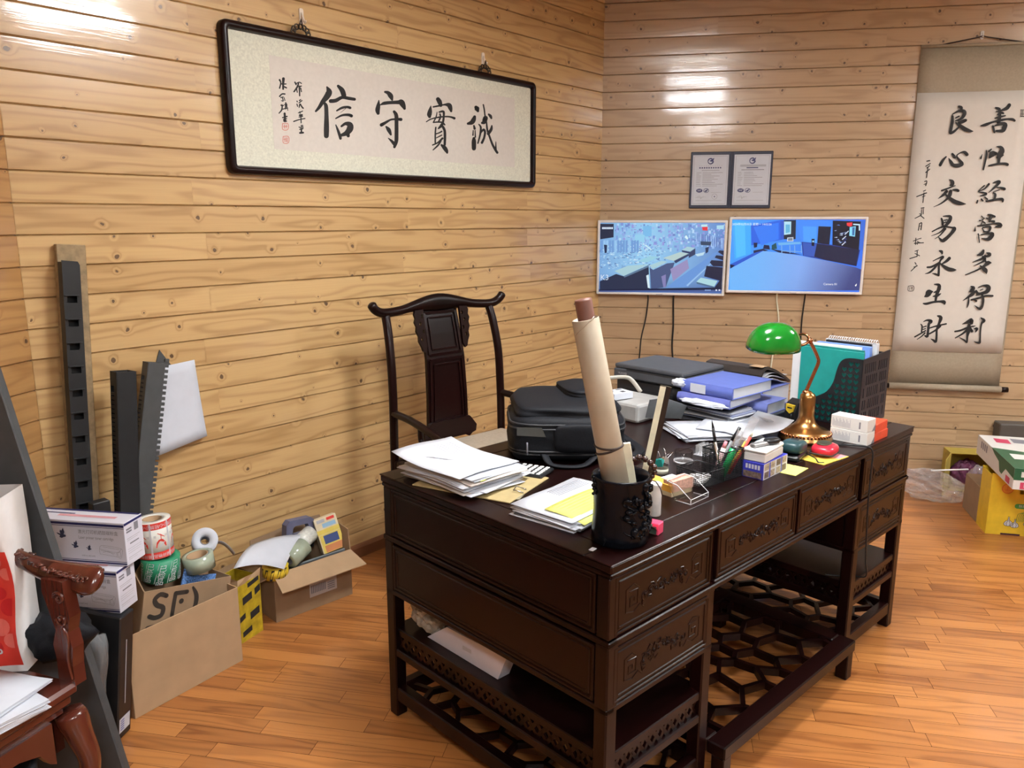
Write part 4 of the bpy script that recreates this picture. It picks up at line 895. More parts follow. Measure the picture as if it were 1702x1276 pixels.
pt = spl([(-.378, .30, 1.250), (-.355, .305, 1.222), (-.31, .31, 1.205), (-.22, .318, 1.208), (-.12, .325, 1.222), (0, .33, 1.228), (.12, .325, 1.222), (.22, .318, 1.208), (.31, .31, 1.205), (.355, .305, 1.222), (.378, .30, 1.250)], 4)
rad = []
for p in pt:
    f = max(0, 1-abs(p.x)/.2); f = f*f*(3-2*f); rad.append((.020+.021*f, .019))
rad[0] = (.013, .012); rad[-1] = (.013, .012)
mb.tube(pt, rad, 14, ref=(0, 1, 0)); mb.build('crest_rail', [ROSE], ch)
# splat follows the curve of the posts
def sy(z):
    k = [(.60, .262), (.80, .264), (.98, .276), (1.12, .305), (1.21, .328)]
    for (a, b), (c, d) in zip(k[:-1], k[1:]):
        if z <= c: return b+(d-b)*(z-a)/(c-a)
    return k[-1][1]
def splat(w0, w1, z0, z1, dy, th, n=10):
    m = MB(); m.rnd = .45; vs = []; fs = []
    for i in range(n+1):
        z = z0+(z1-z0)*i/n; w_ = w0+(w1-w0)*i/n; y = sy(z)+dy
        vs += [(-w_, y, z), (w_, y, z), (w_, y+th, z), (-w_, y+th, z)]
    for i in range(n):
        for j in range(4): a = i*4+j; b = i*4+(j+1) % 4; fs.append([a, b, b+4, a+4])
    fs += [[3, 2, 1, 0], [4*n, 4*n+1, 4*n+2, 4*n+3]]
    return m.add(vs, fs)
sp = splat(.118, .104, .655, 1.20, 0, .016).build('splat', [ROSE], ch)
m = MB(); m.rnd = .7
for (z0, z1, wa, wb) in ((.675, .975, .103, .092), (1.0, 1.185, .092, .089)):
    for dy, ins, q in ((-.006, 0, .012), (-.004, .022, .007)):
        za, zb = z0+ins, z1-ins; w0, w1 = wa-ins*.9, wb-ins*.9
        for s_ in (-1, 1):
            for i in range(8):
                f0, f1 = i/8, (i+1)/8; a = za+(zb-za)*f0; b = za+(zb-za)*f1
                m.bar((s_*(w0+(w1-w0)*f0), sy(a)+dy/2, a), (s_*(w0+(w1-w0)*f1), sy(b)+dy/2, b), q, .009, 0, (0, 1, 0))
        for z, w_ in ((za, w0), (zb, w1)): m.bar((-w_, sy(z)+dy/2, z), (w_, sy(z)+dy/2, z), q, .009, 0, (0, 1, 0))
m.build('splat_moulding', [ROSE], sp)
for s_ in (-1, 1):
    m = MB(); m.rnd = .5
    out = [(0, 0), (.046, -.002), (.052, -.02), (.047, -.038), (.054, -.055), (.046, -.075), (.050, -.095), (.040, -.118), (.042, -.14), (.030, -.165), (.024, -.185), (.012, -.192), (0, -.17)]
    hol = [[(.012+.006*math.cos(a*PI/3)+.012*(k % 2), -.03-.034*k+.010*math.sin(a*PI/3)) for a in range(6)] for k in range(4)]
    m.plate([(s_*x, y) for x, y in out], [[(s_*x, y) for x, y in h] for h in hol], -.006, .006, 0, tr(s_*.104, .308, 1.205) @ rx(90) @ rx(-9))
    m.build('splat_wing', [ROSE], ch)
m = MB(); m.rnd = .5
m.plate([(-.155, .02), (-.12, .062), (-.11, .07), (.11, .07), (.12, .062), (.155, .02), (.15, -.01), (.128, -.016), (.11, -.03), (.085, -.018), (-.085, -.018), (-.11, -.03), (-.128, -.016), (-.15, -.01)], [], -.011, .011, 0, tr(0, .255, .625) @ FRONT)
m.build('splat_foot', [ROSE], ch)
m = MB(); m.rnd = .5
for y0, y1, x0, x1 in ((-.255, -.215, -.33, .33), (.225, .265, -.33, .33), (-.215, .225, -.33, -.29), (-.215, .225, .29, .33)): m.bx(x0, x1, y0, y1, .515, .565, 0, .006)
m.bx(-.3, .3, -.22, .23, .53, .556)
for z in (.12,): 
    for s_ in (-1, 1): m.bx(s_*.315-.012, s_*.315+.012, -.23, .25, z, z+.03, 0, .003)
    m.bx(-.31, .31, -.245, -.22, z-.03, z+.01, 0, .003)
m.build('seat_frame', [ROSE], ch)
m = MB(); m.box((0, 0.012, .586), (.60, .43, .042), 0, .016, None, 3, True); m.build('seat_cushion', [CUSH], ch)
# ---------------------------------------------------------------- left end: timber, slotted ducts
def wrap(mb, src, r_, M=None, mi=None):
    """bend flat print (x, y) round a standing cylinder, facing -y at x=0"""
    vs = [((r_+v[2])*math.sin(v[0]/r_), -(r_+v[2])*math.cos(v[0]/r_), v[1]) for v in src.V]
    for f, i in zip(src.F, src.I): pass
    n = len(mb.V); Mx = mb.M @ M if M is not None else mb.M
    mb.V.extend([tuple(Mx @ Vector(v)) for v in vs])
    for f, i in zip(src.F, src.I):
        mb.F.append([k+n for k in f]); mb.I.append(i if mi is None else mi); mb.S.append(False); mb.A.append(0.0); mb.C.append(None)
lean = math.degrees(math.atan2(.05, 1.5))
M0 = LW @ tr(-3.292, 0, .068) @ rx(-lean) @ rz(-3.7)
t = solo(MB().bx(-.046, .046, .003, 1.52, -.012, .012, 0, .002), 'timber_batten', 'weathered timber batten standing against the long wall, carrying a notched black strip', 'timber', [OLD], M0)
mb = MB()
ho = [[(-.018, .06+.0785*k), (.014, .06+.0785*k), (.014, .083+.0785*k), (-.018, .083+.0785*k)] for k in range(17)]
mb.plate([(-.028, 0), (.028, 0), (.028, 1.44), (.022, 1.452), (-.028, 1.455)], ho, .030, .034, 0)
mb.bx(-.028, -.024, 0, 1.45, 0, .030); mb.bx(.024, .028, 0, 1.44, 0, .030); mb.bx(-.028, .028, 0, 1.45, 0, .003)
for k in range(17): mb.bx(-.026, .022, .083+.0785*k, .086+.0785*k, .033, .040)
solo(mb, 'notched_strip', 'tall black plastic strip with a row of notches fixed on the timber batten', 'plastic strip', [DUCT], M0 @ tr(-.018, .012, .013))
def duct(label, xb, zt, xt, c0, c1, wd, dp, mat, comb, group='slotted cable ducts', turn=0):
    """slotted duct leaning on the wall from (xb, floor) to (xt, zt)"""
    a = Vector((xb, 0, c0)); b = Vector((xt, zt, c1)); d = (b-a).normalized(); zax = Vector((0, 0, 1)); xax = d.cross(zax).normalized(); zax = xax.cross(d)
    M = Matrix((xax, d, zax)).transposed().to_4x4(); M.translation = a; L = (b-a).length
    s = thing('slotted_duct', label, 'cable duct', LW @ M @ tr(0, .012, 0), group)
    mb = MB(); mb.bx(-wd/2, wd/2, 0, L, dp-.004, dp, 0, .001)
    n = int((L-.06)/.0155); 
    for side in (-1, 1):
        x = side*(wd/2-.002)
        mb.bx(x-.002, x+.002, 0, L, dp*.62, dp-.003); mb.bx(x-.002, x+.002, L-.05, L, 0, dp-.003)
        for k in range(n): mb.bx(x-.002, x+.002, .006+.0155*k, .006+.0155*k+.0095, .002, dp*.64)
    mb.bx(-wd/2, wd/2, 0, L, 0, .003)
    mb.build('body', [mat], s)
    mb = MB(); mb.bx(-wd/2-.0015, wd/2+.0015, .01, L-.001, dp, dp+.004, 0, .001); mb.bx(-wd/2-.003, -wd/2-.0005, .01, L-.001, dp*.66, dp+.003); mb.bx(wd/2+.0005, wd/2+.003, .01, L-.001, dp*.66, dp+.003); mb.build('cover', [mat], s)
    if comb:
        mb = MB()
        for k in range(int(L/.02)): mb.bx(wd/2+.003, wd/2+.019, .03+.02*k, .03+.02*k+.012, dp*.75, dp*.95, 0, .001)
        mb.build('comb', [mat], s)
    return s
duct('black slotted duct leaning upright against the long wall next to the timber batten', -3.205, 1.075, -3.112, .142, .10, .062, .052, DUCT, False)
duct('dark grey slotted duct leaning aslant behind the upright black duct, comb teeth outward', -3.205, 1.08, -2.975, .065, .045, .058, .045, DUCTL, True)
mb = MB(); mb.prism([(0, 0), (.05, .10), (.0, .18), (-.05, .05)], 0, .003)
q = onp(LW, 268, 625)
solo(mb, 'duct_offcut', 'small grey duct offcut tucked between the slanted duct and the white sheet', 'offcut', [DUCTL], LW @ tr(q[0], q[1]-.08, .003))
q0 = onp(LW, 154, 838, .175); q1 = onp(LW, 184, 838, .175)
solo(MB().bx(-(q1[0]-q0[0])/2, (q1[0]-q0[0])/2, 0, q0[1], -.02, .02, 0, .003), 'black_post', 'short black plastic post whose top shows behind the toner boxes', 'post', [DUCT], LW @ tr((q0[0]+q1[0])/2, 0, .155))

# ---------------------------------------------------------------- slate panel leaning to the left
yS = 1.95
p0 = aty(205, 1276, yS); p1 = aty(0, 645, yS)
ang = math.degrees(math.atan2(p0.x-p1.x, p1.z-p0.z)); dr_ = (p0-p1).normalized(); p0 = p0+dr_*((p0.z-.065)/abs(dr_.z))
mb = MB(); mb.bx(-.30, 0, 0, .030, 0, 1.32, 0, .003)
solo(mb, 'slate_panel', 'tall dark grey panel leaning sideways behind the carved armchair at the left edge', 'panel', [SLATE], Matrix.Translation(p0) @ ry(-ang))

# ---------------------------------------------------------------- carved armchair at the left edge
AM = tr(-1.054, 1.742, 0) @ rz(70)
ac = thing('carved_armchair', 'red-brown carved armchair at the left edge with papers on its seat', 'chair', AM)
mb = MB(); mb.rnd = .5
mb.bx(-.60, .0, 0, .50, .470, .500, 0, .008); mb.bx(-.585, -.012, .012, .49, .445, .472, 0, .006)
mb.bx(-.57, -.028, .025, .48, .425, .447, 0, .003); mb.build('seat', [RED], ac)
for sx, xo in ((1, -.020), (-1, -.575)):
    for yo, nm in ((.018, 'front_leg'), (.455, 'rear_leg')):
        mb = MB(); mb.rnd = random.uniform(.2, .9); o_ = 1 if yo < .2 else -1
        pts = spl([(xo, yo, .425), (xo+.010*sx, yo-.012*o_, .36), (xo+.020*sx, yo-.024*o_, .28), (xo+.008*sx, yo-.008*o_, .16), (xo-.004*sx, yo+.004*o_, .07), (xo+.008*sx, yo-.008*o_, .012)])
        rr = [.034, .036, .037, .036, .034, .032, .031, .03, .029, .028, .027, .026, .025, .024, .024, .024, .024, .024, .024, .024, .024, .024, .024, .025, .026, .027, .028, .028, .028, .027, .026]
        mb.tube(pts, rr[:len(pts)], 8, ref=(1, 0, 0)); mb.build(nm, [RED], ac)
mb = MB(); mb.rnd = .4
def apron(L_): return [(0, 0), (L_, 0), (L_, -.11), (L_-.015, -.10), (L_-.04, -.062), (L_-.09, -.044), (L_*.55, -.038), (L_*.5, -.044), (L_*.45, -.038), (.09, -.044), (.04, -.062), (.015, -.10), (0, -.11)]
mb.plate(apron(.46), [], -.012, .012, 0, tr(-.53, .028, .428) @ FRONT)
mb.plate(apron(.40), [], -.012, .012, 0, tr(-.030, .05, .428) @ rz(90) @ FRONT); mb.plate(apron(.40), [], -.012, .012, 0, tr(-.57, .05, .428) @ rz(90) @ FRONT)
mb.build('apron', [RED], ac)
for sx, xo in ((1, -.035), (-1, -.565)):
    arm_pts = spl([(xo+.0*sx, .47, .90), (xo+.015*sx, .36, .865), (xo+.035*sx, .24, .82), (xo+.055*sx, .12, .775), (xo+.07*sx, .02, .755), (xo+.078*sx, -.055, .750)], 5)
    n_ = len(arm_pts); rad = [(.020+.022*max(0, (i/n_-.55)/.45)**.7 if i/n_ > .55 else .020, .021-.004*(i/n_)) for i in range(n_)]; rad[-1] = (.022, .012); rad[-2] = (.034, .016)
    mb = MB(); mb.rnd = .6; mb.tube(arm_pts, [(b, a) for a, b in rad], 12, ref=(0, 0, 1)) if False else mb.tube(arm_pts, rad, 12)
    am = mb.build('arm', [RED], ac)
    mb = MB(); mb.rnd = .2; rd = random.Random(4)
    for k in range(22):
        f = .55+.42*k/22; p = arm_pts[int(f*(n_-1))]; w_ = .026*max(0, (f-.5)/.5)**.6
        for s_ in (-1, 0, 1):
            c = (p.x+s_*w_+rd.uniform(-.003, .003), p.y+rd.uniform(-.006, .006), p.z+.012)
            a0 = rd.uniform(0, 6); mb.tube([(c[0]+.007*math.cos(a0+i), c[1]+.007*math.sin(a0+i), c[2]+.003*math.sin(i)) for i in range(6)], .0032, 5)
    mb.build('arm_carving', [RED], am)
    mb = MB(); mb.rnd = .35
    out = [(.055, 0), (.108, 0), (.106, .06), (.112, .10), (.098, .14), (.110, .18), (.128, .235), (.125, .27), (.058, .27), (.055, .235), (.048, .18), (.058, .14), (.050, .10), (.056, .05)]
    mb.plate([(x-.055, y) for x, y in out], [], -.016, .016, 0, tr(xo+.042*sx, 0, .492) @ rz(90) @ FRONT)
    for cz, s2 in ((.72, 1), (.665, -1)):
        mb.tube([(xo+.024*sx, .017+.018*(1-i/14)*math.cos(i*.62), cz+s2*.018*(1-i/14)*math.sin(i*.62)) for i in range(13)], .0045, 6)
    mb.tube(spl([(xo+.024*sx, .005, .51), (xo+.024*sx, .011, .56), (xo+.024*sx, .003, .62), (xo+.024*sx, .015, .645)]), .004, 6)
    mb.build('arm_post', [RED], ac)
    mb = MB(); mb.rnd = .35; mb.tube([(xo, .47, .50), (xo, .472, .70), (xo, .48, .92)], .019, 10); mb.build('rear_post', [RED], ac)
mb = MB(); mb.rnd = .35; mb.plate([(-.28, 0), (.28, 0), (.28, .36), (.15, .42), (0, .46), (-.15, .42), (-.28, .36)], [], -.012, .012, 0, tr(-.30, .478, .5) @ FRONT); mb.build('backrest', [RED], ac)
# papers on its seat
for i, (px, py, a, dz, lab) in enumerate(((-28, 1170, 58, .501, 'stack of white sheets on the seat of the carved armchair'), (-40, 1146, 76, .526, 'top white sheets fanned out over the stack on the carved armchair'))):
    g = gp(px, py, dz); mb = MB()
    for k in range(9 if i == 0 else 4):
        mb.M = tr(0, 0, .0027*k) @ rz(random.uniform(-4, 4)); mb.sheet(lambda u, v: (-.20+.27*u, -.15+.21*v, .004*u*(1-v)*(1 if i else 0)), 4, 2, .0022 if i == 0 else .0008)
    solo(mb, 'paper_stack', lab, 'papers', [PAPER], Matrix.Translation(g) @ rz(a))
# plastic bag and black pouch on the seat, bin under it
bm_ = AM @ tr(-.23, .20, .501)
bag = thing('carrier_bag', 'white and red bubble-printed plastic bag standing on the carved armchair', 'bag', tr(-1.322, 1.815, .501) @ rz(5))
def skin(x, z, off):
    u, v = (x+.13)/.245, z/.455
    return (x+.005*math.sin(9*v+u*3), -(.05+.010*math.sin(5*u+4*v)+.007*math.sin(9*v))-off, z)
def bagskin(x0, x1, z0, z1, d, off=0.0):
    vs = []; fs = []; n, m = 10, 10
    def f(u, v): return skin(x0+(x1-x0)*u, z0+(z1-z0)*v, off)
    for j in range(m+1):
        for i in range(n+1): vs.append(f(i/n, j/m))
    for j in range(m):
        for i in range(n): a = j*(n+1)+i; fs.append([a, a+1, a+n+2, a+n+1])
    return vs, fs
mb = MB()
vs, fs = bagskin(-.13, .115, .0, .455, .05); nb_ = len(vs)
back = [(x, .05+.01*math.sin(z*20), z) for x, y, z in vs]
mb.add(vs+back, fs+[[a+nb_ for a in f][::-1] for f in fs]+[[10+11*j, 10+11*j+nb_, 21+11*j+nb_, 21+11*j] for j in range(10)]+[[11*j, 11+11*j, 11+11*j+nb_, 11*j+nb_] for j in range(10)], 0, True)
mb.build('bag_body', [pm('bag_white', (.72, .71, .70), .3, var=.05)], bag)
mb = MB(); vs, fs = bagskin(-.010, .113, .02, .325, .05, .0015); mb.add(vs, fs, 0, True)
z = 0
for k in range(15):
    cx = .005+.024*(k*7 % 5); cz = .055+.0175*k; r_ = .017+.006*((k*5) % 3)/2
    pts = [(x, y) for x, y in circ(cx, cz, r_, 14) if -.008 < x < .111]
    if len(pts) > 2: mb.add([skin(x, y, .0028+.0001*k) for x, y in pts], [list(range(len(pts)))], 1+k % 2)
src = MB(); src.text('BP', .042, 0, tr(.030, .055, 0))
mb.add([skin(v[0], v[1], .006) for v in src.V], src.F, 3)
mb.build('red_print', [REDP, pm('bag_red_light', (.75, .16, .13), .35), pm('bag_red_dark', (.55, .02, .025), .35), PAPER], bag)
mb = MB(); mb.tube(spl([(.0, -.062, .39), (.018, -.068, .30), (.012, -.07, .18), (.016, -.068, .06), (.004, -.064, .0)]), .006, 6); mb.build('side_fold', [pm('bag_white2', (.8, .8, .79), .25)], bag)
mb = MB(); bmx = bmesh.new(); bmesh.ops.create_icosphere(bmx, subdivisions=3, radius=1)
for v in bmx.verts:
    c = v.co; k = 1+.2*math.sin(6*c.x+2)*math.sin(5*c.y+3*c.z)+.12*math.sin(11*c.z+7*c.x); v.co = Vector((c.x*.085*k, c.y*.06*k, .055+max(-.055, c.z*.062*k)))
mb.bm(bmx, 0, True)
solo(mb, 'black_pouch', 'crumpled black cloth pouch on the carved armchair behind the plastic bag', 'pouch', [BAGF], tr(-1.165, 1.855, .501))
bk = thing('waste_bin', 'grey plastic bin with a black rim under the carved armchair', 'bin', tr(-1.22, 1.60, 0))
MB().lathe([(.085, 0), (.092, .01), (.105, .33), (.108, .335), (.104, .335), (.10, .33), (.088, .012), (0, .010)], 28).build('bin_body', [GREYPL], bk)
MB().lathe([(.1055, .325), (.112, .325), (.113, .35), (.100, .355), (.100, .34)], 28, cap=False).build('rim', [BLACK], bk)

# ---------------------------------------------------------------- black case and the toner boxes
TM = tr(-1.23, 2.197, .001) @ rz(-8) @ ry(7.5)
t = thing('computer_case', 'slim black case standing on the floor under the toner boxes', 'case', TM)
mb = MB(); mb.bx(-.24, 0, 0, .068, 0, .428, 0, .004); mb.build('body', [BLACK], t)
mb = MB(); mb.bx(.0002, .0012, .030, .033, .12, .34); mb.build('light_strip', [GREYL], t)
mb = MB(); mb.bx(.0002, .0008, .006, .058, .025, .075, 0)
for k in range(5): mb.bx(.0009, .001, .012, .03, .032+.008*k, .036+.008*k, 1)
mb.build('sticker', [PAPER, BLUE], t)
mb = MB(); bmx = bmesh.new(); bmesh.ops.create_icosphere(bmx, subdivisions=4, radius=1)
for v in bmx.verts:
    c = v.co; q = 1/max(abs(c.x), abs(c.y), abs(c.z))**.75; k = q*(1+.05*math.sin(11*c.z+4*c.x)+.05*math.sin(17*c.x))
    v.co = Vector((c.x*.052*k*(1+.25*c.z), c.y*.022*k, .20+c.z*.185*k))
mb.bm(bmx, 0, True)
pk = thing('wrapped_pack', 'black foam pack in clear film leaning in front of the black case', 'pack', TM @ tr(-.072, -.055, .014))
mb.build('foam', [pm('foam_grey', (.03, .034, .038), .7)], pk)
m2 = MB(); m2.V = [(v[0]*1.07+.001, v[1]*1.2, v[2]*1.01) for v in mb.V]; m2.F = mb.F; m2.I = mb.I; m2.S = mb.S; m2.A = mb.A; m2.C = mb.C
rdv = random.Random(8); m2.V = [(x+rdv.uniform(-.002, .002), y-abs(rdv.uniform(0, .004)), z) for x, y, z in m2.V]
m2.build('film_wrap', [pm('wrap_film', (.75, .77, .78), .12, trans=.3, alpha=.28, ior=1.5)], pk)
def toner(P, label, ang, hh):
    w_, d_ = .355, .088
    M = Matrix.Translation(P) @ rz(ang); t = thing('toner_box', label, 'box', M, 'toner cartridge boxes')
    mb = MB(); mb.bx(-w_, 0, 0, d_, 0, hh, 0, .0012)
    F = FRONT; e = -.0006
    def fr(x0, x1, z0, z1, mi): mb.add([(x0, e, z0), (x1, e, z0), (x1, e, z1), (x0, e, z1)], [[0, 1, 2, 3]], mi)
    fr(-w_+.001, -.001, hh*.90, hh*.955, 1); fr(-w_+.001, -.001, hh*.865, hh*.878, 1); fr(-w_+.001, -.001, .004, hh*.065, 1); fr(-w_+.001, -.001, hh*.085, hh*.098, 1)
    mb.text('激光打印机硒鼓碳粉盒', .0145, 2, tr(-.155, e-.0002, hh*.745) @ F, sx=.92); mb.text('Laser printer toner cartridge', .0135, 2, tr(-.155, e-.0002, hh*.615) @ F, sx=.74)
    mb.text('优质办公·超凡本色', .0055, 2, tr(-.150, e-.0002, hh*.185) @ F)
    # line drawing of the cartridge
    ox, oz = -.088, hh*.34
    def line(pts, w_=.0007): mb.stroke([(x, y, w_) for x, y in pts], 2, 0, tr(ox, e-.0003, oz) @ F)
    line([(0, -.012), (.0, .006), (.012, .016), (.070, .010), (.075, -.002), (.068, -.022), (.055, -.018), (0, -.012)]); line([(.0, .004), (.056, -.004), (.072, .008)]); line([(.056, -.004), (.056, -.018)]); line([(.004, .000), (.05, -.008)]); line([(.012, .012), (.066, .006)]); line([(.06, -.004), (.068, -.002), (.068, -.016), (.06, -.015), (.06, -.004)]); line([(.01, -.006), (.03, -.003), (.045, -.012)])
    for cx, cz, s_ in ((-.212, hh*.66, 1.25), (-.170, hh*.42, .95), (-.124, hh*.37, .7)):
        mb.prism([(-.002, .001), (-.013, .004), (-.010, .0), (-.004, -.003), (-.006, -.008), (.0, -.010), (.006, -.007), (.011, -.006), (.012, -.002), (.006, .0), (.009, .006), (.006, .017), (.001, .009), (-.002, .012), (-.004, .006)], 0, .0001, 3, tr(cx, e, cz) @ F @ Matrix.Scale(s_, 4))
    # right end
    X = tr(.0006, 0, 0) @ rz(90) @ FRONT
    for y0, y1, z0, z1, mi in ((.008, .034, .80, .84, 4), (.008, .034, .74, .78, 4), (.046, .066, .72, .90, 4), (.008, .07, .60, .615, 5), (.008, .06, .56, .572, 5), (.02, .064, .46, .49, 4), (.008, .074, .36, .37, 5), (.008, .072, .31, .32, 5), (.008, .066, .26, .27, 5), (.008, .074, .16, .175, 5), (.008, .05, .12, .13, 5)):
        mb.add([(y0, z0*hh, 0), (y1, z0*hh, 0), (y1, z1*hh, 0), (y0, z1*hh, 0)], [[0, 1, 2, 3]], mi, False, X)
    mb.add([(0, .93*hh, 0), (d_, .93*hh, 0), (d_, .985*hh, 0), (0, .985*hh, 0)], [[0, 1, 2, 3]], 1, False, X)
    # top
    tz = hh+.0006
    for x0, x1, y0, y1, mi in ((-w_+.001, -.001, .074, .086, 1), (-.245, -.05, .030, .046, 6), (-w_+.001, -.20, .050, .056, 1)): mb.add([(x0, y0, tz), (x1, y0, tz), (x1, y1, tz), (x0, y1, tz)], [[0, 1, 2, 3]], mi)
    mb.build('carton', [pm('toner_white', (.66, .66, .74), .45, var=.015), NAVY, GREYP, pm('butterfly', (.03, .035, .08), .6), GREYP, GREYL, pm('pale_red_print', (.62, .30, .33), .6)], t)
    return t
P1 = gp(200.5, 1019.7, .43); h1 = aty(205.7, 949.5, P1.y).z-.43
toner(P1, 'lower white toner cartridge box, directly on the black case', -8, h1)
P2 = gp(212.6, 941, .43+h1+.0015); h2 = aty(218, 870, P2.y).z-P2.z
toner(P2, 'upper white toner cartridge box, lying on the lower one', -9, h2)

# ---------------------------------------------------------------- big open carton, courier carton and what stands in it
CB = Vector((-1.23, 2.316, 0)); caz = 33.4
CF = frame(CB, caz)
BM = tr(*CB) @ rz(90-caz)
def open_carton(name, label, M, L_, D_, Hh, mat, th=.004, sub=None):
    t = thing(name, label, 'carton', M)
    mb = MB(); mb.bx(0, L_, 0, th, 0, Hh, 0, .001); mb.bx(0, L_, D_-th, D_, 0, Hh); mb.bx(0, th, th, D_-th, 0, Hh); mb.bx(L_-th, L_, th, D_-th, 0, Hh); mb.bx(th, L_-th, th, D_-th, 0, th)
    mb.build('box_body', [mat], t); return t
big = open_carton('big_carton', 'big plain cardboard carton with open top on the floor beside the black case', BM, .425, .195, .292, CARD)
sh = .30; sL = .345
SFM = BM @ tr(.040, .055, .097) @ ry(12.6)
sf = open_carton('courier_carton', 'used courier carton printed SF, standing inside the big plain carton', SFM, sL, .130, sh, CARDD)
mb = MB(); s_ = sh/.30
mb.M = tr(sL*.10, -.0008, sh*.76) @ FRONT @ Matrix.Scale(.86, 4)
mb.stroke([(.058, .052, .018), (.03, .062, .019), (.008, .045, .02), (.02, .022, .02), (.048, .006, .02), (.044, -.022, .02), (.016, -.028, .019), (-.008, -.018, .018)], 0, 0)
mb.stroke([(.092, -.032, .018), (.095, .02, .018), (.098, .055, .018)], 0, .00002); mb.stroke([(.098, .055, .018), (.15, .052, .018)], 0, .00003); mb.prism(circ(.128, .018, .011, 14), 0, .0001, 0)
mb.stroke([(.178, -.045, .010), (.196, -.01, .020), (.196, .03, .020), (.176, .066, .010)], 0, .00004); mb.stroke([(-.01, -.068, .026), (.09, -.062, .024), (.15, -.05, .008)], 0, .00005)
mb.build('courier_mark', [pm('brown_black_print', (.035, .025, .018), .8)], sf)
mb = MB(); mb.plate([(.03, 0), (sL-.02, 0), (sL-.045, .05), (sL-.10, .062), (.16, .055), (.12, .075), (.05, .06)], [], -.002, .002, 0, tr(0, .127, sh) @ FRONT @ rx(12)); mb.plate([(0, 0), (.12, 0), (.10, .07), (.03, .06)], [], -.002, .002, 0, tr(.002, .125, sh) @ rz(-90) @ FRONT @ rx(25)); mb.build('flaps', [CARDD], sf)
mb = MB(); mb.plate([(0, 0), (.14, .0), (.145, .045), (.07, .05), (.06, .085), (.01, .082)], [], 0, .006, 0, FRONT)
solo(mb, 'blue_foam_sheet', 'blue speckled foam strip stuck in the courier carton', 'foam', [pm('blue_speckle', (.12, .25, .55), .8, var=.8, scale=260)], SFM @ tr(sL*.53, .07, sh-.05))
def at_cf(px, py, d):
    x, z = onp(CF, px, py, d); return CF @ Vector((x, z, d))
def label_roll(name, label, M, r_, h, base, prints, mats):
    t = thing(name, label, 'tape roll', M, 'printed label rolls')
    mb = MB(); mb.lathe([(r_*.55, 0), (r_, 0), (r_, h), (r_*.55, h), (r_*.55, 0)], 40, 0, True, cap=False); src = MB(); prints(src); wrap(mb, src, r_+.0006); mb.build('labels', mats, t)
    MB().lathe([(r_*.5, .001), (r_*.55, .001), (r_*.55, h-.001), (r_*.5, h-.001), (r_*.5, .001)], 28, cap=False).build('core', [CARD], t); return t
gb = at_cf(268, 957, -.125); gr = .063; gh = .078
def gprint(src):
    rd = random.Random(3)
    for k in range(-5, 6):
        src.M = tr(k*.042+.004, .0, 0) @ Matrix(((1, .28, 0, 0), (0, 1, 0, 0), (0, 0, 1, 0), (0, 0, 0, 1)))
        src.bx(-.020, -.0185, .002, gh-.002, 0, .0001, 1)
        for j, chh in enumerate('已检品'): src.text(chh, .0265, 1, tr(-.003, gh-.016-.0235*j-.008*(k % 2), 0), 'CENTER')
label_roll('inspected_label_roll', 'green roll of labels reading inspected in Chinese, under the red label roll', Matrix.Translation(gb) @ rz(-22) @ ry(4), gr, gh, None, gprint, [GREENP, PAPER])
rr_ = .058; rh = .128; rb = Vector((gb.x-.012, gb.y+.006, gb.z+gh+.003))
def rprint(src):
    for k in range(-30, 30):
        for za, zb in ((.001, .024), (rh-.024, rh-.001)): src.add([(k*.0061, za, 0), (k*.0061+.0061, za, 0), (k*.0061+.0061, zb, 0), (k*.0061, zb, 0)], [[0, 1, 2, 3]], 2)
    for k in range(-3, 4):
        src.M = tr(k*.060+.004, 0, 0)
        src.bx(-.0295, -.026, 0, rh, .0001, .0002, 1); src.bx(-.0325, -.031, 0, rh, .0001, .0002, 1)
        src.M = tr(k*.060+.006, 0, 0) @ tr(0, .052, 0)
        src.prism([(-.017, -.012), (.018, -.012), (.017, .002), (.008, .014), (.002, .017), (-.006, .015), (-.014, .006)], 0, .0002, 2); src.stroke([(-.006, -.012, .003), (.002, -.004, .004), (.012, .004, .003)], 1, .0003)
        src.stroke([(.002, .017, .002), (.002, .034, .002)], 2, .0001); src.stroke([(-.008, .038, .002), (.004, .030, .003), (.014, .022, .002)], 2, .0002)
        src.M = tr(k*.060+.006, 0, 0)
        src.text('小心轻放', .0145, 1, tr(0, rh-.013, .0002) @ rz(180), 'CENTER'); src.text('易碎物品', .0135, 1, tr(0, .012, .0002) @ rz(180), 'CENTER')
        src.text('易', .010, 3, tr(-.018, .078, .0001), 'CENTER'); src.text('碎', .010, 3, tr(.020, .078, .0001), 'CENTER')
label_roll('fragile_label_roll', 'red and white roll of fragile labels standing on the green roll', Matrix.Translation(rb) @ rz(-20) @ ry(-2), rr_, rh, None, rprint, [pm('label_white', (.72, .72, .66), .35), PAPER, REDP, GREYL])
p = at_cf(333, 944, -.115)
t = thing('clear_tape_roll', 'roll of pale clear tape lying on the edge of the courier carton', 'tape roll', Matrix.Translation(p) @ rz(20) @ ry(-7))
MB().lathe([(.038, 0), (.054, 0), (.054, .055), (.038, .055), (.038, 0)], 36, cap=False).build('tape', [PALEGREEN], t); MB().lathe([(.034, .001), (.038, .001), (.038, .054), (.034, .054), (.034, .001)], 28, cap=False).build('core', [CARD], t)
p = at_cf(340, 900, -.2)
t = thing('white_label_roll', 'white paper roll with a loose tail behind the clear tape roll', 'paper roll', Matrix.Translation(p) @ rz(25) @ rx(62))
MB().lathe([(.018, -.05), (.046, -.05), (.046, .05), (.018, .05), (.018, -.05)], 32, cap=False).build('paper', [PAPER], t); MB().lathe([(.0145, -.049), (.018, -.049), (.018, .049), (.0145, .049), (.0145, -.049)], 24, cap=False).build('core', [GREYP], t)
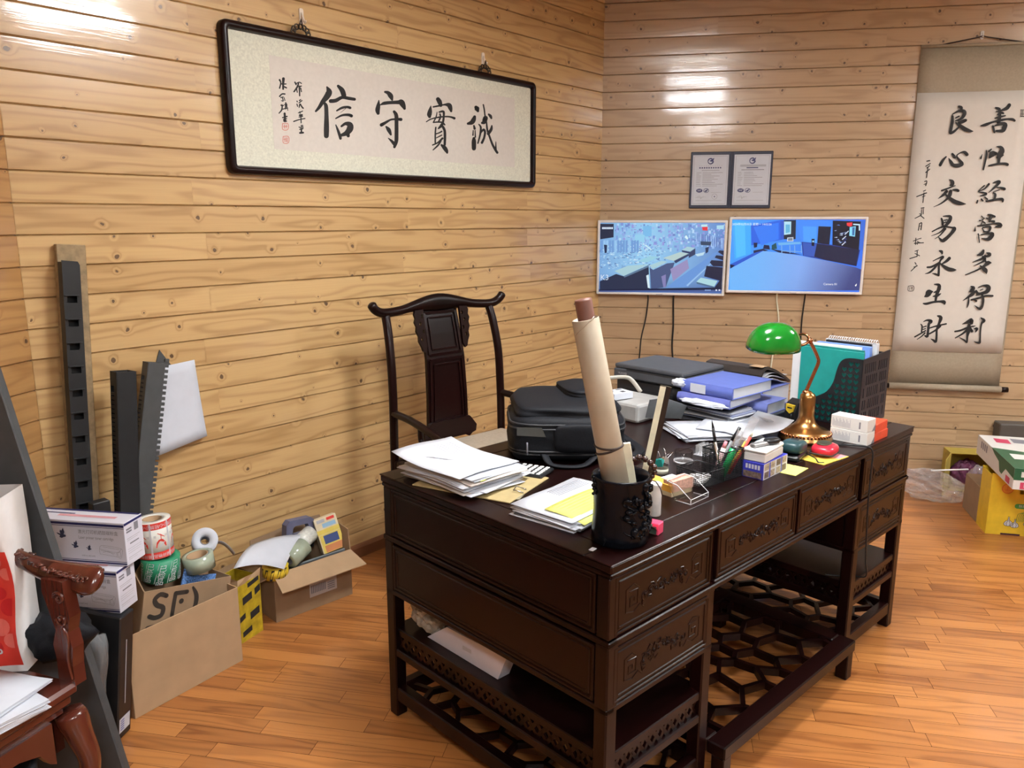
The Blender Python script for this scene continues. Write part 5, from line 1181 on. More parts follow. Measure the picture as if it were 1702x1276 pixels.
mb = MB(); mb.sheet(lambda u, v: (.044+.055*u, -.047+.094*v, -.01-.055*u*u), 6, 2, .0004); mb.M = Matrix(); tl = mb.build('tail', [PAPER], t, rx(-90) @ rx(0))
# yellow-taped box
YM = tr(-1.039, 2.785, 0) @ rz(90-25)
yb = thing('taped_box', 'small box wrapped in yellow and black tape between the cartons on the left', 'box', YM)
mb = MB(); Lx, Dy, Hz = .118, .13, .238
for x0, x1, y0, y1 in ((0, Lx, 0, .004), (0, Lx, Dy-.004, Dy), (0, .004, .004, Dy-.004), (Lx-.004, Lx, .004, Dy-.004)): mb.bx(x0, x1, y0, y1, 0, Hz)
mb.bx(.004, Lx-.004, .004, Dy-.004, 0, .004)
for z, x, w_, h_ in ((.02, .01, .05, .022), (.075, .055, .05, .03), (.085, .0, .03, .022), (.15, .02, .05, .03), (.165, .085, .03, .028), (.21, .05, .06, .018)):
    mb.add([(x, -.0008, z), (x+w_, -.0008, z+.010), (x+w_, -.0008, z+.010+h_), (x, -.0008, z+h_)], [[0, 1, 2, 3]], 1); mb.add([(Lx+.0008, x, z+.01), (Lx+.0008, min(Dy, x+w_), z+.018), (Lx+.0008, min(Dy, x+w_), z+.016+h_), (Lx+.0008, x, z+.01+h_)], [[0, 1, 2, 3]], 1)
mb.build('box_body', [YELTAPE, BLACKM], yb)
mb = MB(); n_ = 14
ring = [(0, 0), (Lx*.35, 0), (Lx*.7, 0), (Lx, 0), (Lx, Dy*.5), (Lx, Dy), (Lx*.5, Dy), (0, Dy), (0, Dy*.5)]
rd = random.Random(6); up = [(x+rd.uniform(-.004, .008), y+rd.uniform(-.006, .006), Hz+rd.uniform(.005, .035)) for x, y in ring]
k = len(ring); mb.add([(x, y, Hz-.004) for x, y in ring]+up, [[i, (i+1) % k, (i+1) % k+k, i+k] for i in range(k)]); mb.build('torn_rim', [CARD], yb)
# right-hand carton with tape, papers and a handle
AMx = tr(-.952, 2.947, 0) @ rz(90-45.4); RF = frame((-.952, 2.947), 45.4); RL, RD, RH = .362, .20, .205
rc = open_carton('tool_carton', 'open cardboard carton full of tape rolls and papers by the long wall', AMx, RL, RD, RH, CARDD)
mb = MB(); mb.add([(0, 0, RH), (RL, 0, RH), (RL+.02, -.085, RH-.045), (-.005, -.075, RH-.05), (0, .003, RH+.003), (RL, .003, RH+.003), (RL+.02, -.084, RH-.041), (-.005, -.074, RH-.046)], [[0, 1, 2, 3], [4, 7, 6, 5], [0, 3, 7, 4], [1, 5, 6, 2], [3, 2, 6, 7]]); mb.build('front_flap', [CARD], rc)
mb = MB(); mb.plate([(0, 0), (RL, 0), (RL-.02, .11), (RL-.13, .115), (.12, .095), (.01, .085)], [], -.002, .002, 0, tr(0, RD-.002, RH) @ FRONT @ rx(-6)); mb.build('back_flap', [CARDD], rc)
mb = MB(); mb.plate([(0, 0), (RD, 0), (RD-.02, .10), (.03, .085)], [], -.002, .002, 0, tr(RL-.002, 0, RH) @ rz(90) @ FRONT @ rx(8)); mb.build('side_flap', [CARDD], rc); mb = MB(); mb.plate([(0, 0), (RD, 0), (RD-.02, .06), (.03, .06)], [], -.002, .002, 0, tr(.002, 0, RH) @ rz(90) @ FRONT @ rx(-115)); mb.build('side_flap', [CARDD], rc)
mb = MB(); mb.bx(.155, .285, -.0012, -.0004, .055, .115, 0)
for k in range(9): mb.bx(.162+.008*k, .162+.008*k+.005, -.0018, -.0013, .070, .106, 1)
for k in range(4): mb.bx(.24, .275, -.0018, -.0013, .066+.009*k, .070+.009*k, 1)
mb.build('shipping_label', [pm('label_grey', (.50, .46, .45), .6), GREYP], rc)
def at_rf(px, py, d):
    x, z = onp(RF, px, py, d); return RF @ Vector((x, z, d))
RW_ = 90-45.4
p = at_rf(497, 884, -.14)
hd = thing('tape_dispenser', 'slate-blue plastic tape dispenser handle sticking out of the tool carton', 'tape dispenser', Matrix.Translation(p) @ rz(RW_+6) @ ry(6))
mb = MB(); mb.plate([(-.075, -.05), (-.075, .045), (-.06, .062), (.045, .062), (.062, .05), (.075, .0), (.075, -.022), (.05, -.022), (.03, -.012), (.02, -.03), (.02, -.05)], [[(-.045, -.025), (-.042, .028), (-.032, .036), (.032, .036), (.045, .012), (.045, .0), (-.02, -.005), (-.028, -.025)]], -.016, .016, 0, FRONT); mb.build('handle', [LAV], hd)
mb = MB(); mb.bx(-.06, .07, -.018, .018, -.075, -.048, 0, .004); mb.build('blade_holder', [BLACK], hd)
p = at_rf(556, 906, -.07)
mbx = thing('medicine_box', 'small yellow and cream printed box leaning in the right end of the tool carton', 'box', Matrix.Translation(p) @ rz(RW_-14) @ rx(-16) @ ry(-10))
mb = MB(); mb.bx(-.055, .045, 0, .045, -.02, .132, 0, .001); F = tr(0, -.0006, 0) @ FRONT
for x0, x1, y0, y1, mi in ((-.055, .045, .062, .082, 1), (-.05, .045, -.02, .06, 1), (-.035, .03, .018, .055, 2), (.0, .035, .115, .127, 3), (-.045, -.01, .112, .126, 4), (-.025, .035, .088, .106, 5), (-.04, .04, -.018, .012, 6)): mb.add([(x0, y0, .00005*mi), (x1, y0, .00005*mi), (x1, y1, .00005*mi), (x0, y1, .00005*mi)], [[0, 1, 2, 3]], mi, False, F)
mb.build('carton', [pm('cream_card', (.72, .62, .42), .5), pm('soft_yellow', (.74, .58, .12), .5), pm('night_blue', (.05, .08, .22), .5), REDP, GREYL, pm('sky_print', (.3, .5, .68), .5), pm('orange_print', (.65, .25, .10), .5)], mbx)
p = at_rf(500, 915, -.06)
for i, (dx, dz, r_, lab) in enumerate(((-.03, .0, .040, 'clear tape roll on its side, its round end towards the viewer, in the tool carton'), (.055, .022, .036, 'white wrapped tape roll lying behind the clear one in the tool carton'))):
    t = thing('tape_roll', lab, 'tape roll', Matrix.Translation(p) @ rz(RW_+20) @ tr(dx, .03*i, dz) @ ry(76), 'tape rolls in the tool carton')
    MB().lathe([(.022, -.05), (r_, -.05), (r_, .05), (.022, .05), (.022, -.05)], 32, cap=False).build('tape', [PALEGREEN if i == 0 else pm('bubble_wrap', (.66, .66, .60), .25, var=.15, scale=90, bump=.4)], t)
    MB().lathe([(.018, -.049), (.022, -.049), (.022, .049), (.018, .049), (.018, -.049)], 24, cap=False).build('core', [GREYP], t)
qs = [at_rf(388, 945, .015), at_rf(472, 946, .03), at_rf(503, 888, -.10), at_rf(418, 905, -.10)]
o0 = qs[0]; mb = MB()
def fn(u, v):
    a = (qs[0]-o0).lerp(qs[1]-o0, u); b = (qs[3]-o0).lerp(qs[2]-o0, u); q = a.lerp(b, v); return (q.x, q.y, q.z+.018*math.sin(PI*u)*(1-.3*v)+.012*math.sin(PI*v))
mb.sheet(fn, 8, 6, .0006)
for k in range(5): pass
solo(mb, 'delivery_note', 'white printed sheet draped over the left end of the tool carton', 'paper', [PAPER], Matrix.Translation(o0))
p = at_rf(458, 945, -.03)
t = thing('warning_tape_roll', 'black and yellow warning tape roll under the draped sheet', 'tape roll', Matrix.Translation(p) @ rz(RW_) @ tr(0, 0, -.03)); mb = MB(); mb.lathe([(.03, 0), (.052, 0), (.052, .045), (.03, .045), (.03, 0)], 32, cap=False); src = MB()
for k in range(12): src.M = tr(-.16+k*.027, 0, 0); src.add([(0, 0, 0), (.012, 0, 0), (.024, .045, 0), (.012, .045, 0)], [[0, 1, 2, 3]], 1)
wrap(mb, src, .0526); mb.build('tape', [YEL, BLACKM], t)
for i, (px, py, lab) in enumerate(((520, 938, 'dark tablet standing at the front of the tool carton'), (530, 930, 'dark book standing just behind the tablet in the tool carton'))):
    p = at_rf(px, py, -.022-.018*i); solo(MB().bx(-.11, .13, 0, .008, -.10, .012, 0, .002), 'tablet' if i == 0 else 'thin_book', lab, 'tablet' if i == 0 else 'book', [BLACK if i == 0 else GREYPL], Matrix.Translation(p) @ rz(RW_) @ rx(10))

# ---------------------------------------------------------------- right: yellow carton and the heap by the wall
YF0 = (2.459, 3.883)
YC = tr(YF0[0], YF0[1], 0) @ rz(90-104)
yc = thing('yellow_carton', 'bright yellow produce carton with garlic drawings at the right edge', 'carton', YC)
mb = MB(); th = .005; Lc, Dc, Hc = .60, .15, .325
mb.plate([(0, 0), (Lc, 0), (Lc, Hc), (.13, Hc), (.125, Hc+.015), (.055, Hc+.015), (.05, Hc), (0, Hc)], [[(.135, Hc-.10), (.26, Hc-.10), (.26, Hc-.065), (.135, Hc-.065)]], -th, 0, 0, FRONT)
mb.bx(0, th, th, Dc, 0, Hc-.01); mb.bx(Lc-th, Lc, th, Dc, 0, Hc-.01); mb.bx(0, Lc, Dc-th, Dc, 0, Hc); mb.bx(th, Lc-th, th, Dc-th, 0, th)
F = tr(0, -.0008, 0) @ FRONT
mb.M = F
mb.prism(circ(.078, Hc-.075, .026, 24), 0, .0002, 1); mb.plate(circ(.078, Hc-.075, .027, 24), [circ(.078, Hc-.075, .024, 24)], .0002, .0004, 2)
mb.text('上', .026, 2, tr(.078, Hc-.075, .0006), 'CENTER')
mb.prism(rrect(.045, .013, .012), 0, .0002, 3, tr(.165, Hc-.165, 0)); mb.text('鲜蒜', .017, 4, tr(.138, Hc-.165, .0005))
gx, gz = .10, .068
def bulb(x, z, s_):
    mb.prism([(x+s_*a, z+s_*b) for a, b in ((-.028, -.008), (-.02, -.02), (0, -.024), (.02, -.02), (.028, -.008), (.02, .008), (.006, .02), (.004, .04), (-.003, .04), (-.004, .02), (-.018, .010))], 0, .0003+.00005*x, 4)
    for pts in ([(-.028, -.008), (-.018, .010), (-.004, .02), (-.003, .045)], [(.028, -.008), (.02, .008), (.006, .02), (.004, .045)], [(-.028, -.008), (-.02, -.02), (0, -.024), (.02, -.02), (.028, -.008)], [(-.008, -.02), (-.012, -.004), (-.002, .015)], [(.008, -.02), (.012, -.004), (.003, .015)]): mb.stroke([(x+s_*a, z+s_*b, .0022) for a, b in pts], 5, .0006)
bulb(gx, gz, .75); bulb(gx+.03, gz-.008, .7); bulb(gx+.10, gz+.008, 1.1)
for k in range(6): mb.stroke([(gx+.035+.006*k, gz+.01, .002), (gx+.04+.012*k, gz+.05+.006*k, .002), (gx+.06+.014*k, gz+.055-.004*k, .002)], 3, .0003)
mb.prism([(.07, 0.001), (.16, 0.001), (.16, .010), (.07, .010)], 0, .0002, 6)
mb.build('box_body', [YEL, pm('orange_badge', (.72, .32, .04), .5), pm('badge_red', (.60, .12, .03), .5), pm('badge_green', (.05, .26, .05), .5), PAPER, pm('print_dark', (.08, .05, .02), .6), pm('slot_dark', (.05, .01, .03), .7)], yc)
def milk(P, Q, dep, hh, label, right):
    d = (Q-P); L_ = d.length; ang = math.degrees(math.atan2(d.y, d.x)); M = Matrix.Translation((P.x, P.y, P.z-hh)) @ rz(ang)
    t = thing('drink_carton_case', label, 'box', M, 'printed drink cases'); mb = MB(); mb.bx(0, L_, 0, dep, 0, hh, 0, .002)
    z = hh+.0006
    def top(pts, mi, k=0): mb.add([(x*L_, y*dep, z+.0002*k) for x, y in pts], [list(range(len(pts)))], mi)
    if right == 0:
        top([(.42, 0), (.999, 0), (.999, 1), (.55, 1), (.5, .6), (.46, .3)], 1); top([(.58, .22), (.74, .2), (.74, .95), (.62, .95)], 0, 1); top([(.84, .3), (.9, .28), (.9, .9), (.86, .9)], 2, 1); top([(.10, .25), (.24, .22), (.26, .52), (.12, .55)], 3, 1); top([(.08, .62), (.22, .60), (.24, .92), (.1, .95)], 2, 1)
        S_ = tr(0, -.0006, 0) @ FRONT
        mb.add([(L_*.40, hh), (L_, hh), (L_, hh*.45), (L_*.86, hh*.55), (L_*.72, hh*.20), (L_*.66, hh*.25), (L_*.62, hh*.66), (L_*.5, hh*.8)] and [(x, y, 0) for x, y in ((L_*.40, hh), (L_*.50, hh*.8), (L_*.62, hh*.66), (L_*.66, hh*.25), (L_*.72, hh*.20), (L_*.80, hh*.6), (L_, hh*.5), (L_, hh))], [list(range(8))], 1, False, S_)
        for k in range(4): mb.add([(x, y, 0) for x, y in ((L_*(.12+.05*k), hh*.5), (L_*(.15+.05*k), hh*.5), (L_*(.15+.05*k), hh*.85), (L_*(.12+.05*k), hh*.85))], [[0, 1, 2, 3]], 2, False, S_)
        mb.add([(L_*.82, hh*.08, .0003), (L_*.92, hh*.08, .0003), (L_*.92, hh*.38, .0003), (L_*.82, hh*.38, .0003)], [[0, 1, 2, 3]], 3, False, S_)
        E_ = tr(L_+.0006, 0, 0) @ rz(90) @ FRONT
        mb.add([(.0, hh*.45, 0), (dep, hh*.45, 0), (dep, hh, 0), (0, hh, 0)], [[0, 1, 2, 3]], 1, False, E_)
        for k in range(3): mb.add([(.03+.03*k, hh*.6, .0003), (.052+.03*k, hh*.6, .0003), (.052+.03*k, hh*.85, .0003), (.03+.03*k, hh*.85, .0003)], [[0, 1, 2, 3]], 0, False, E_)
        mb.add([(.03, hh*.05, 0), (.13, hh*.05, 0), (.13, hh*.36, 0), (.03, hh*.36, 0)], [[0, 1, 2, 3]], 3, False, E_); mb.text('165', .026, 0, E_ @ tr(.04, hh*.2, .0006))
    else:
        for a, b in (((.1, .1), (.3, .3)), ((.35, .15), (.55, .5)), ((.15, .5), (.3, .9)), ((.6, .2), (.8, .6))): top([(a[0], a[1]), (b[0], a[1]), (b[0], b[1]), (a[0], b[1])], 3, 1)
    mb.build('carton', [pm('case_white', (.70, .69, .66), .5, var=.02), pm('case_green', (.02, .10, .045), .45), GREYP, pm('case_red', (.55, .05, .12), .5)], t); return t
zt_ = .448
A_ = gp(1626, 722, zt_); B_ = gp(1687, 778, zt_)
milk(A_, B_, .22, .105, 'white and green printed drink case lying on the yellow carton', 0)
d_ = (B_-A_).normalized(); n_ = Vector((-d_.y, d_.x, 0))
milk(A_+n_*.232+Vector((0, 0, .004)), B_+n_*.232+Vector((0, 0, .004)), .2, .109, 'white and red printed drink case cut off by the right edge', 1)
# the support behind the yellow carton
q = A_+n_*.02
solo(MB().bx(0, .60, .155, .40, 0, .20, 0, .002), 'brown_carton', 'low brown carton right behind the yellow carton', 'carton', [CARDD], YC)
# open yellow box with a plastic bag of things
ox = Vector((2.60, 4.50, 0))
OB = tr(2.615, 4.545, 0) @ rz(90-101)
ob = thing('open_yellow_box', 'open yellow box lying on its side by the right wall', 'box', OB)
mb = MB(); L_, D_, H_ = .24, .13, .235
mb.bx(0, L_, 0, D_, 0, .004); mb.bx(0, L_, 0, D_, H_-.004, H_); mb.bx(0, .004, 0, D_, .004, H_-.004); mb.bx(L_-.004, L_, 0, D_, .004, H_-.004); mb.bx(.004, L_-.004, D_-.004, D_, .004, H_-.004); mb.build('box_body', [pm('dull_yellow', (.40, .30, .05), .6)], ob)
mb = MB(); mb.plate([(0, 0), (.14, 0), (.13, .225), (.0, .235)], [], -.0015, .0015, 0, tr(0, 0, 0) @ rz(-118) @ FRONT); mb.build('flap', [pm('dull_yellow2', (.46, .36, .08), .6)], ob)
def crumple(rx_, ry_, rz_, seed, sub=4, amp=.22):
    rd = random.Random(seed); bmx = bmesh.new(); bmesh.ops.create_icosphere(bmx, subdivisions=sub, radius=1); wv = [(Vector((rd.uniform(-1, 1), rd.uniform(-1, 1), rd.uniform(-1, 1)))*rd.uniform(4, 11), rd.uniform(0, 6)) for _ in range(9)]
    for v in bmx.verts:
        c = v.co.copy(); s_ = sum(abs(math.sin(w_.dot(c)+p)) for w_, p in wv)/9; k = 1+amp*(s_-.6)*2.2
        v.co = Vector((c.x*rx_*k, c.y*ry_*k, max(-rz_, c.z*rz_*k)))
    return bmx
solo(MB().bm(crumple(.085, .045, .085, 3), 0, False), 'purple_cloth_bag', 'dark purple cloth bundle inside the open yellow box', 'cloth', [PURPLE], OB @ tr(.12, .07, .093))
solo(MB().bm(crumple(.06, .05, .09, 5), 0, False), 'film_bag', 'clear plastic bag bulging out of the open yellow box', 'bag', [FILM], OB @ tr(.14, -.07, .093))
t = solo(MB().bm(crumple(.17, .10, .085, 9, 5, .3), 0, False), 'crumpled_film', 'crumpled heap of clear plastic film on the floor beside the yellow carton', 'plastic film', [FILM], Matrix.Translation(gp(1556, 832, 0)) @ tr(-.03, .02, .088) @ rz(-25) @ ry(6))
a = gp(1537, 802, .10); b = gp(1598, 800, .10)
solo(MB().tube([(0, 0, 0), tuple(b-a)], .005, 8), 'white_stick', 'thin white stick lying across the crumpled film', 'stick', [WHITE], Matrix.Translation(a+Vector((0, -.05, .09))))
p = onp(RW, 1678, 716, .06)
solo(MB().bx(-.09, .14, -.05, .05, -.05, .05, 0, .006), 'grey_wall_box', 'dark grey box low on the right wall above the drink cases', 'box', [pm('wall_box_grey', (.085, .075, .065), .5)], RW @ tr(p[0]+.02, p[1], .0505))
# ================================================================ things on the desk (local frame of the desk, z from the top)
def W(x, y, z=T): return DM @ Vector((x, y, z))
U3 = DM.to_3x3()
def atd(px, py, ref):           # point on the sight line at the same distance as ref
    return aty(px, py, ref.y)
# ---- carved brush pot with what stands in it
pc = (.131, .080); PM = dmat(pc[0], pc[1])
pot = thing('brush_pot', 'black carved brush pot holding a paper roll at the near desk corner', 'brush pot', PM)
MB().lathe([(.064, 0), (.070, .004), (.069, .03), (.066, .08), (.067, .13), (.071, .160), (.0725, .166), (.070, .169), (.064, .166), (.061, .15), (.060, .02), (0, .016)], 48).build('pot_body', [EBONY], pot)
mb = MB(); rd = random.Random(5)
for k in range(46):
    a = R(rd.uniform(228, 330)); z = rd.uniform(.012, .15); r_ = .068
    if z > .12 and a < R(265): continue
    c = (r_*math.cos(a), r_*math.sin(a), z); s_ = rd.uniform(.006, .013)
    if k % 3 == 0: mb.sphere(c, s_*.85, 0, 8, (1, 1, rd.uniform(.7, 1.3)))
    else:
        tx, ty = -math.sin(a), math.cos(a); o_ = rd.uniform(0, 6); dr = rd.choice((-1, 1))
        mb.tube([(c[0]+math.cos(a)*(.003+.004*math.sin(i))+tx*s_*(1-.07*i)*math.cos(o_+dr*i*.7), c[1]+math.sin(a)*(.003+.004*math.sin(i))+ty*s_*(1-.07*i)*math.cos(o_+dr*i*.7), c[2]+s_*(1-.07*i)*math.sin(o_+dr*i*.7)) for i in range(9)], [.0042-.0003*i for i in range(9)], 6)
for a0, z0, dz in ((218, .085, -.02), (222, .118, -.02), (226, .045, -.015)):
    mb.tube([((.0685+.001*i/6)*math.cos(R(a0+i*5)), (.0685+.001*i/6)*math.sin(R(a0+i*5)), z0+dz*(i/6)**.6) for i in range(8)], [.0016+.0003*i for i in range(8)], 6)
mb.build('dragon_carving', [EBONY], pot); mb = MB()
for k in range(7): mb.sphere((.071*math.cos(R(150+4*(k % 3))), .071*math.sin(R(150+4*(k % 3))), .166-.007*k), .0065-.0004*k, 0, 8)
mb.build('carved_lug', [EBONY], pot)
base = PM @ Vector((.012, -.006, .022)); pw = W(*pc)
def axisM(a, b, up=None):
    d = (b-a).normalized(); x = (up or Vector((1, 0, 0))); y = d.cross(x).normalized(); x = y.cross(d)
    m = Matrix((x, y, d)).transposed().to_4x4(); m.translation = a; return m
tp = atd(973, 530, pw); L_ = (tp-base).length; RM_ = axisM(base, tp)
roll = thing('paper_roll', 'long tan paper roll tied with dark string leaning in the brush pot', 'paper roll', RM_)
mb = MB(); rd = random.Random(2); prof = []
mb.lathe([(.0295, .0), (.0325, .0), (.0325, L_*.5), (.0320, L_), (.0305, L_+.001), (.0300, L_-.02), (.0295, 0)], 40, cap=False)
mb.tube([(.0315*math.cos(a)*(1+.0), .0315*math.sin(a), L_-.03+.02*(a-3.6)) for a in [3.6+.25*i for i in range(8)]], .0015, 5)
mb.build('outer_sheet', [ROLLP], roll)
sp_ = L_*.42
mb = MB()
for k, dz in ((0, .0), (1, -.012)): mb.tube([(.0335*math.cos(2*PI*i/24), .0335*math.sin(2*PI*i/24), sp_+dz+(.006 if k else -.006)*math.cos(2*PI*i/24+.6)) for i in range(24)], (.0026), 6, closed=True)
mb.build('string', [STRING], roll)
b2 = base+(tp-base)*.06; t2 = atd(969, 497, pw)
RB_ = axisM(b2, t2); L2 = (t2-b2).length
solo(MB().lathe([(.0205, 0), (.0205, L2-.004), (.0195, L2), (.0, L2+.001)], 28), 'wooden_rod', 'red-brown round rod sticking out of the top of the paper roll', 'rod', [ROLLB], RB_)
# square stick and short cream stick
a_ = PM @ Vector((.040, -.018, .025)); b_ = atd(1107, 642, W(.22, .12)); d_ = (b_-a_).normalized(); L3 = (b_-a_).length
SMx = axisM(a_, b_, U3 @ Vector((.62, -.784, 0)))
stk = thing('square_stick', 'square stick with a cream face and a dark face standing in the brush pot', 'stick', SMx @ rz(45))
MB().bx(-.010, .010, -.010, .010, 0, L3, 0, .0006).build('core', [pm('black_lacquer', (.014, .009, .008), .3)], stk)
mb = MB(); mb.bx(-.0104, -.0098, -.0096, .0096, .002, L3-.002); mb.bx(-.0100, .0100, -.0100, .0100, L3, L3+.0006); mb.build('cream_face', [CREAM], stk)
a_ = PM @ Vector((.034, -.030, .03)); b_ = atd(1039, 736, W(.14, .08))
mb = MB(); L4 = (b_-a_).length; mb.bx(-.0125, .0125, -.006, .006, 0, L4, 0, .001)
solo(mb, 'cream_stick', 'short flat cream stick in the brush pot beside the paper roll', 'stick', [CREAM], axisM(a_, b_, U3 @ Vector((.62, -.784, 0))))
# bead bracelet over the right of the rim
rim = PM @ Vector((.073*.62, -.073*.784, .166))
bb = thing('bead_bracelet', 'bracelet of dark polished beads hung over the rim of the brush pot', 'bracelet', Matrix.Translation(rim))
bp_ = [(1053, 763), (1062, 760), (1072, 763), (1081, 769), (1087, 776), (1088, 784), (1084, 791), (1080, 797)]
for k, (px, py) in enumerate(bp_):
    p = atd(px, py, rim+Vector((0, .014 if k < 3 else -.006, 0)))-rim; MB().sphere(tuple(p), .0082 if k in (1, 2, 3, 4) else .0068, 0, 14).build('bead', [BEAD], bb)
mb = MB(); mb.tube([tuple(atd(px, py, rim+Vector((0, .014 if k < 3 else -.006, 0)))-rim) for k, (px, py) in enumerate(bp_+[(1090, 800), (1098, 812), (1101, 824)])], .0014, 5); mb.build('cord', [STRING], bb)
# ---- near edge: bottle, pink tape, chip
b_ = thing('white_bottle', 'small open white bottle between the brush pot and the note block', 'bottle', dpx(1088, 856))
MB().lathe([(0.014, 0), (.0165, .003), (.0165, .068), (.0145, .080), (.0165, .083), (.0168, .090), (.0155, .091), (.0125, .088), (.0115, .080), (.013, .07), (.013, .005), (0, .004)], 28).build('bottle_body', [pm('bottle_white', (.72, .71, .68), .4, var=.03)], b_)
MB().lathe([(0, .074), (.0118, .0745)], 20).build('inside', [BLACKM], b_)
t = thing('pink_tape', 'small bright pink tape pack in front of the white bottle', 'tape pack', dpx(1093, 889, 12))
mb = MB(); mb.bx(-.004, .026, -.004, .028, 0, .030, 0, .002); mb.add([(-.0045, -.0045, .012), (-.024, .004, .030), (-.024, .016, .032), (-.0045, .028, .030)], [[0, 1, 2, 3], [3, 2, 1, 0]]); mb.build('pack', [MAGENTA], t)
mb = MB(); mb.bx(-.0052, -.0042, .002, .024, .002, .022); mb.bx(-.026, -.020, .006, .015, .029, .034); mb.build('label', [pm('dark_green_label', (.05, .07, .05), .5)], t)
solo(MB().bx(-.009, .009, -.006, .006, 0, .0016), 'white_chip', 'tiny white chip of paper on the near corner of the desk', 'paper chip', [PAPER], dpx(985, 913, 10))
# ---- left paper heap
def sheaf(cx, cy, z, ang, w_, h_, th, curl=0.0):
    m = MB(); m.M = rz(ang)
    m.sheet(lambda u, v: (-w_/2+w_*u, -h_/2+h_*v, curl*(u**2)*(1 if curl > 0 else -1)), 8, 4, th); return m
rd = random.Random(12); zz_ = T+.0006
cx, cy = .150, .695
solo(MB().bx(-.125, .125, -.165, .165, 0, .004, 0, .001), 'clipboard', 'tan clipboard under the paper heap on the left end of the desk', 'clipboard', [pm('tan_board', (.42, .33, .16), .5)], dmat(cx+.02, cy-.055, zz_, 18))
mb = MB()
for k in range(15):
    mb.M = tr(rd.uniform(-.016, .016), rd.uniform(-.016, .016), .0031*k) @ rz(rd.uniform(-9, 9)+3)
    w2, h2 = .215, .30
    mb.sheet(lambda u, v, k=k: (-w2/2+w2*u, -h2/2+h2*v, .003*math.sin(3*u+k)+.002*math.sin(4*v+k)), 4, 4, .0022, 0 if k % 4 else 1)
solo(mb, 'paper_heap', 'thick ragged heap of papers on the left end of the desk', 'papers', [PAPER, pm('paper_warm', (.55, .50, .46), .8)], dmat(cx, cy, zz_+.006, 0))
mb = MB(); w2, h2 = .25, .30
mb.sheet(lambda u, v: (-w2/2+w2*u, -h2/2+h2*v, .006+.045*max(0, v-.45)**2*1.6+.004*math.sin(5*u)), 8, 10, .0005)
def onsh(u, v, dz=.0012): return (-w2/2+w2*u, -h2/2+h2*v, .006+.045*max(0, v-.45)**2*1.6+.004*math.sin(5*u)+dz)
for k in range(9):
    for j in range(5):
        a_, b_, c_, d_ = onsh(.55+.07*j, .60+.035*k), onsh(.60+.07*j, .60+.035*k), onsh(.60+.07*j, .606+.035*k), onsh(.55+.07*j, .606+.035*k); mb.add([a_, b_, c_, d_], [[0, 1, 2, 3]], 1)
for k in range(8):
    a_ = [onsh(.22+.02*k+.025*q, .72-.03*k+.0*q-.02*q) for q in range(5)]; b_ = [onsh(.22+.02*k+.025*q, .726-.03*k-.02*q) for q in range(5)]; mb.add(a_+b_, [[q, q+1, q+6, q+5] for q in range(4)], 1)
solo(mb, 'printed_sheet', 'top printed sheet with a curled far edge on the left paper heap', 'paper', [PAPER, GREYP], dmat(cx-.01, cy+.03, zz_+.053, 4))
solo(MB().bx(-.010, .010, -.007, .007, 0, .0012), 'yellow_flag', 'little yellow sticky flag on the edge of the left paper heap', 'sticky flag', [YPAPER], dpx(801, 798, 0, zz_+.048))
mb = MB(); mb.bx(-.10, .10, -.02, .02, 0, .004, 0, .001)
t = thing('clip_file', 'olive lever clip file edge sticking out from under the left paper heap', 'clip file', dpx(868, 812, 30)); mb.build('cover', [pm('olive_board', (.25, .23, .15), .5)], t); mb = MB(); mb.tube([(-.05, -.018, .006), (-.05, .012, .012), (-.02, .012, .014), (-.02, -.018, .006)], .002, 6); mb.build('clip', [STEEL], t)
# ---- right paper stack with the yellow sheet
cx2, cy2 = .215, .300; rd = random.Random(21); mb = MB()
for k in range(7):
    mb.M = tr(rd.uniform(-.01, .01), rd.uniform(-.01, .01), .0032*k) @ rz(rd.uniform(-5, 5)); mb.sheet(lambda u, v, k=k: (-.15+.30*u, -.105+.21*v, .002*math.sin(3*u+k)), 4, 3, .0022, 1 if k in (1, 2) else 0)
solo(mb, 'paper_stack', 'stack of papers under the yellow note sheet beside the brush pot', 'papers', [PAPER, pm('dark_file', (.10, .10, .11), .5)], dmat(cx2, cy2, zz_, 6))
mb = MB(); mb.sheet(lambda u, v: (-.15+.30*u, -.105+.21*v, .003*math.sin(4*u)), 6, 4, .0005)
for k in range(6): mb.bx(-.02, .12, .085-.008*k, .0865-.008*k, .0042, .0046, 1)
solo(mb, 'printed_sheet', 'white printed sheet lying under the yellow note sheet', 'paper', [PAPER, GREYP], dmat(cx2, cy2, zz_+.025, 4))
mb = MB(); mb.sheet(lambda u, v: (-.13+.26*u, -.085+.13*v, .0045+.003*math.sin(4*u)-.012*(1-v)**3), 8, 6, .0005)
for k in range(8): mb.bx(-.11, .11, -.060+.0135*k, -.0585+.0135*k, .0092, .0096, 1)
solo(mb, 'yellow_note_sheet', 'yellow ruled note sheet on the papers beside the brush pot', 'paper', [YPAPER, pm('yellow_line', (.52, .52, .13), .8)], dmat(cx2+.005, cy2-.035, zz_+.0255, 6))
# ---- calculator
t = thing('calculator', 'black calculator with pale keys between the left papers and the backpack', 'calculator', dmat(.335, .610, zz_, 20))
MB().bx(-.05, .05, -.07, .07, 0, .012, 0, .004).build('body', [BLACK], t)
mb = MB()
for i in range(5):
    for j in range(5): mb.bx(-.042+.0175*i, -.030+.0175*i, -.060+.020*j, -.048+.020*j, .012, .015, 0, .001)
k_ = mb.build('keys', [WHITE], t); MB().bx(-.04, .04, .046, .062, .012, .0135).build('display', [GREYP], t)
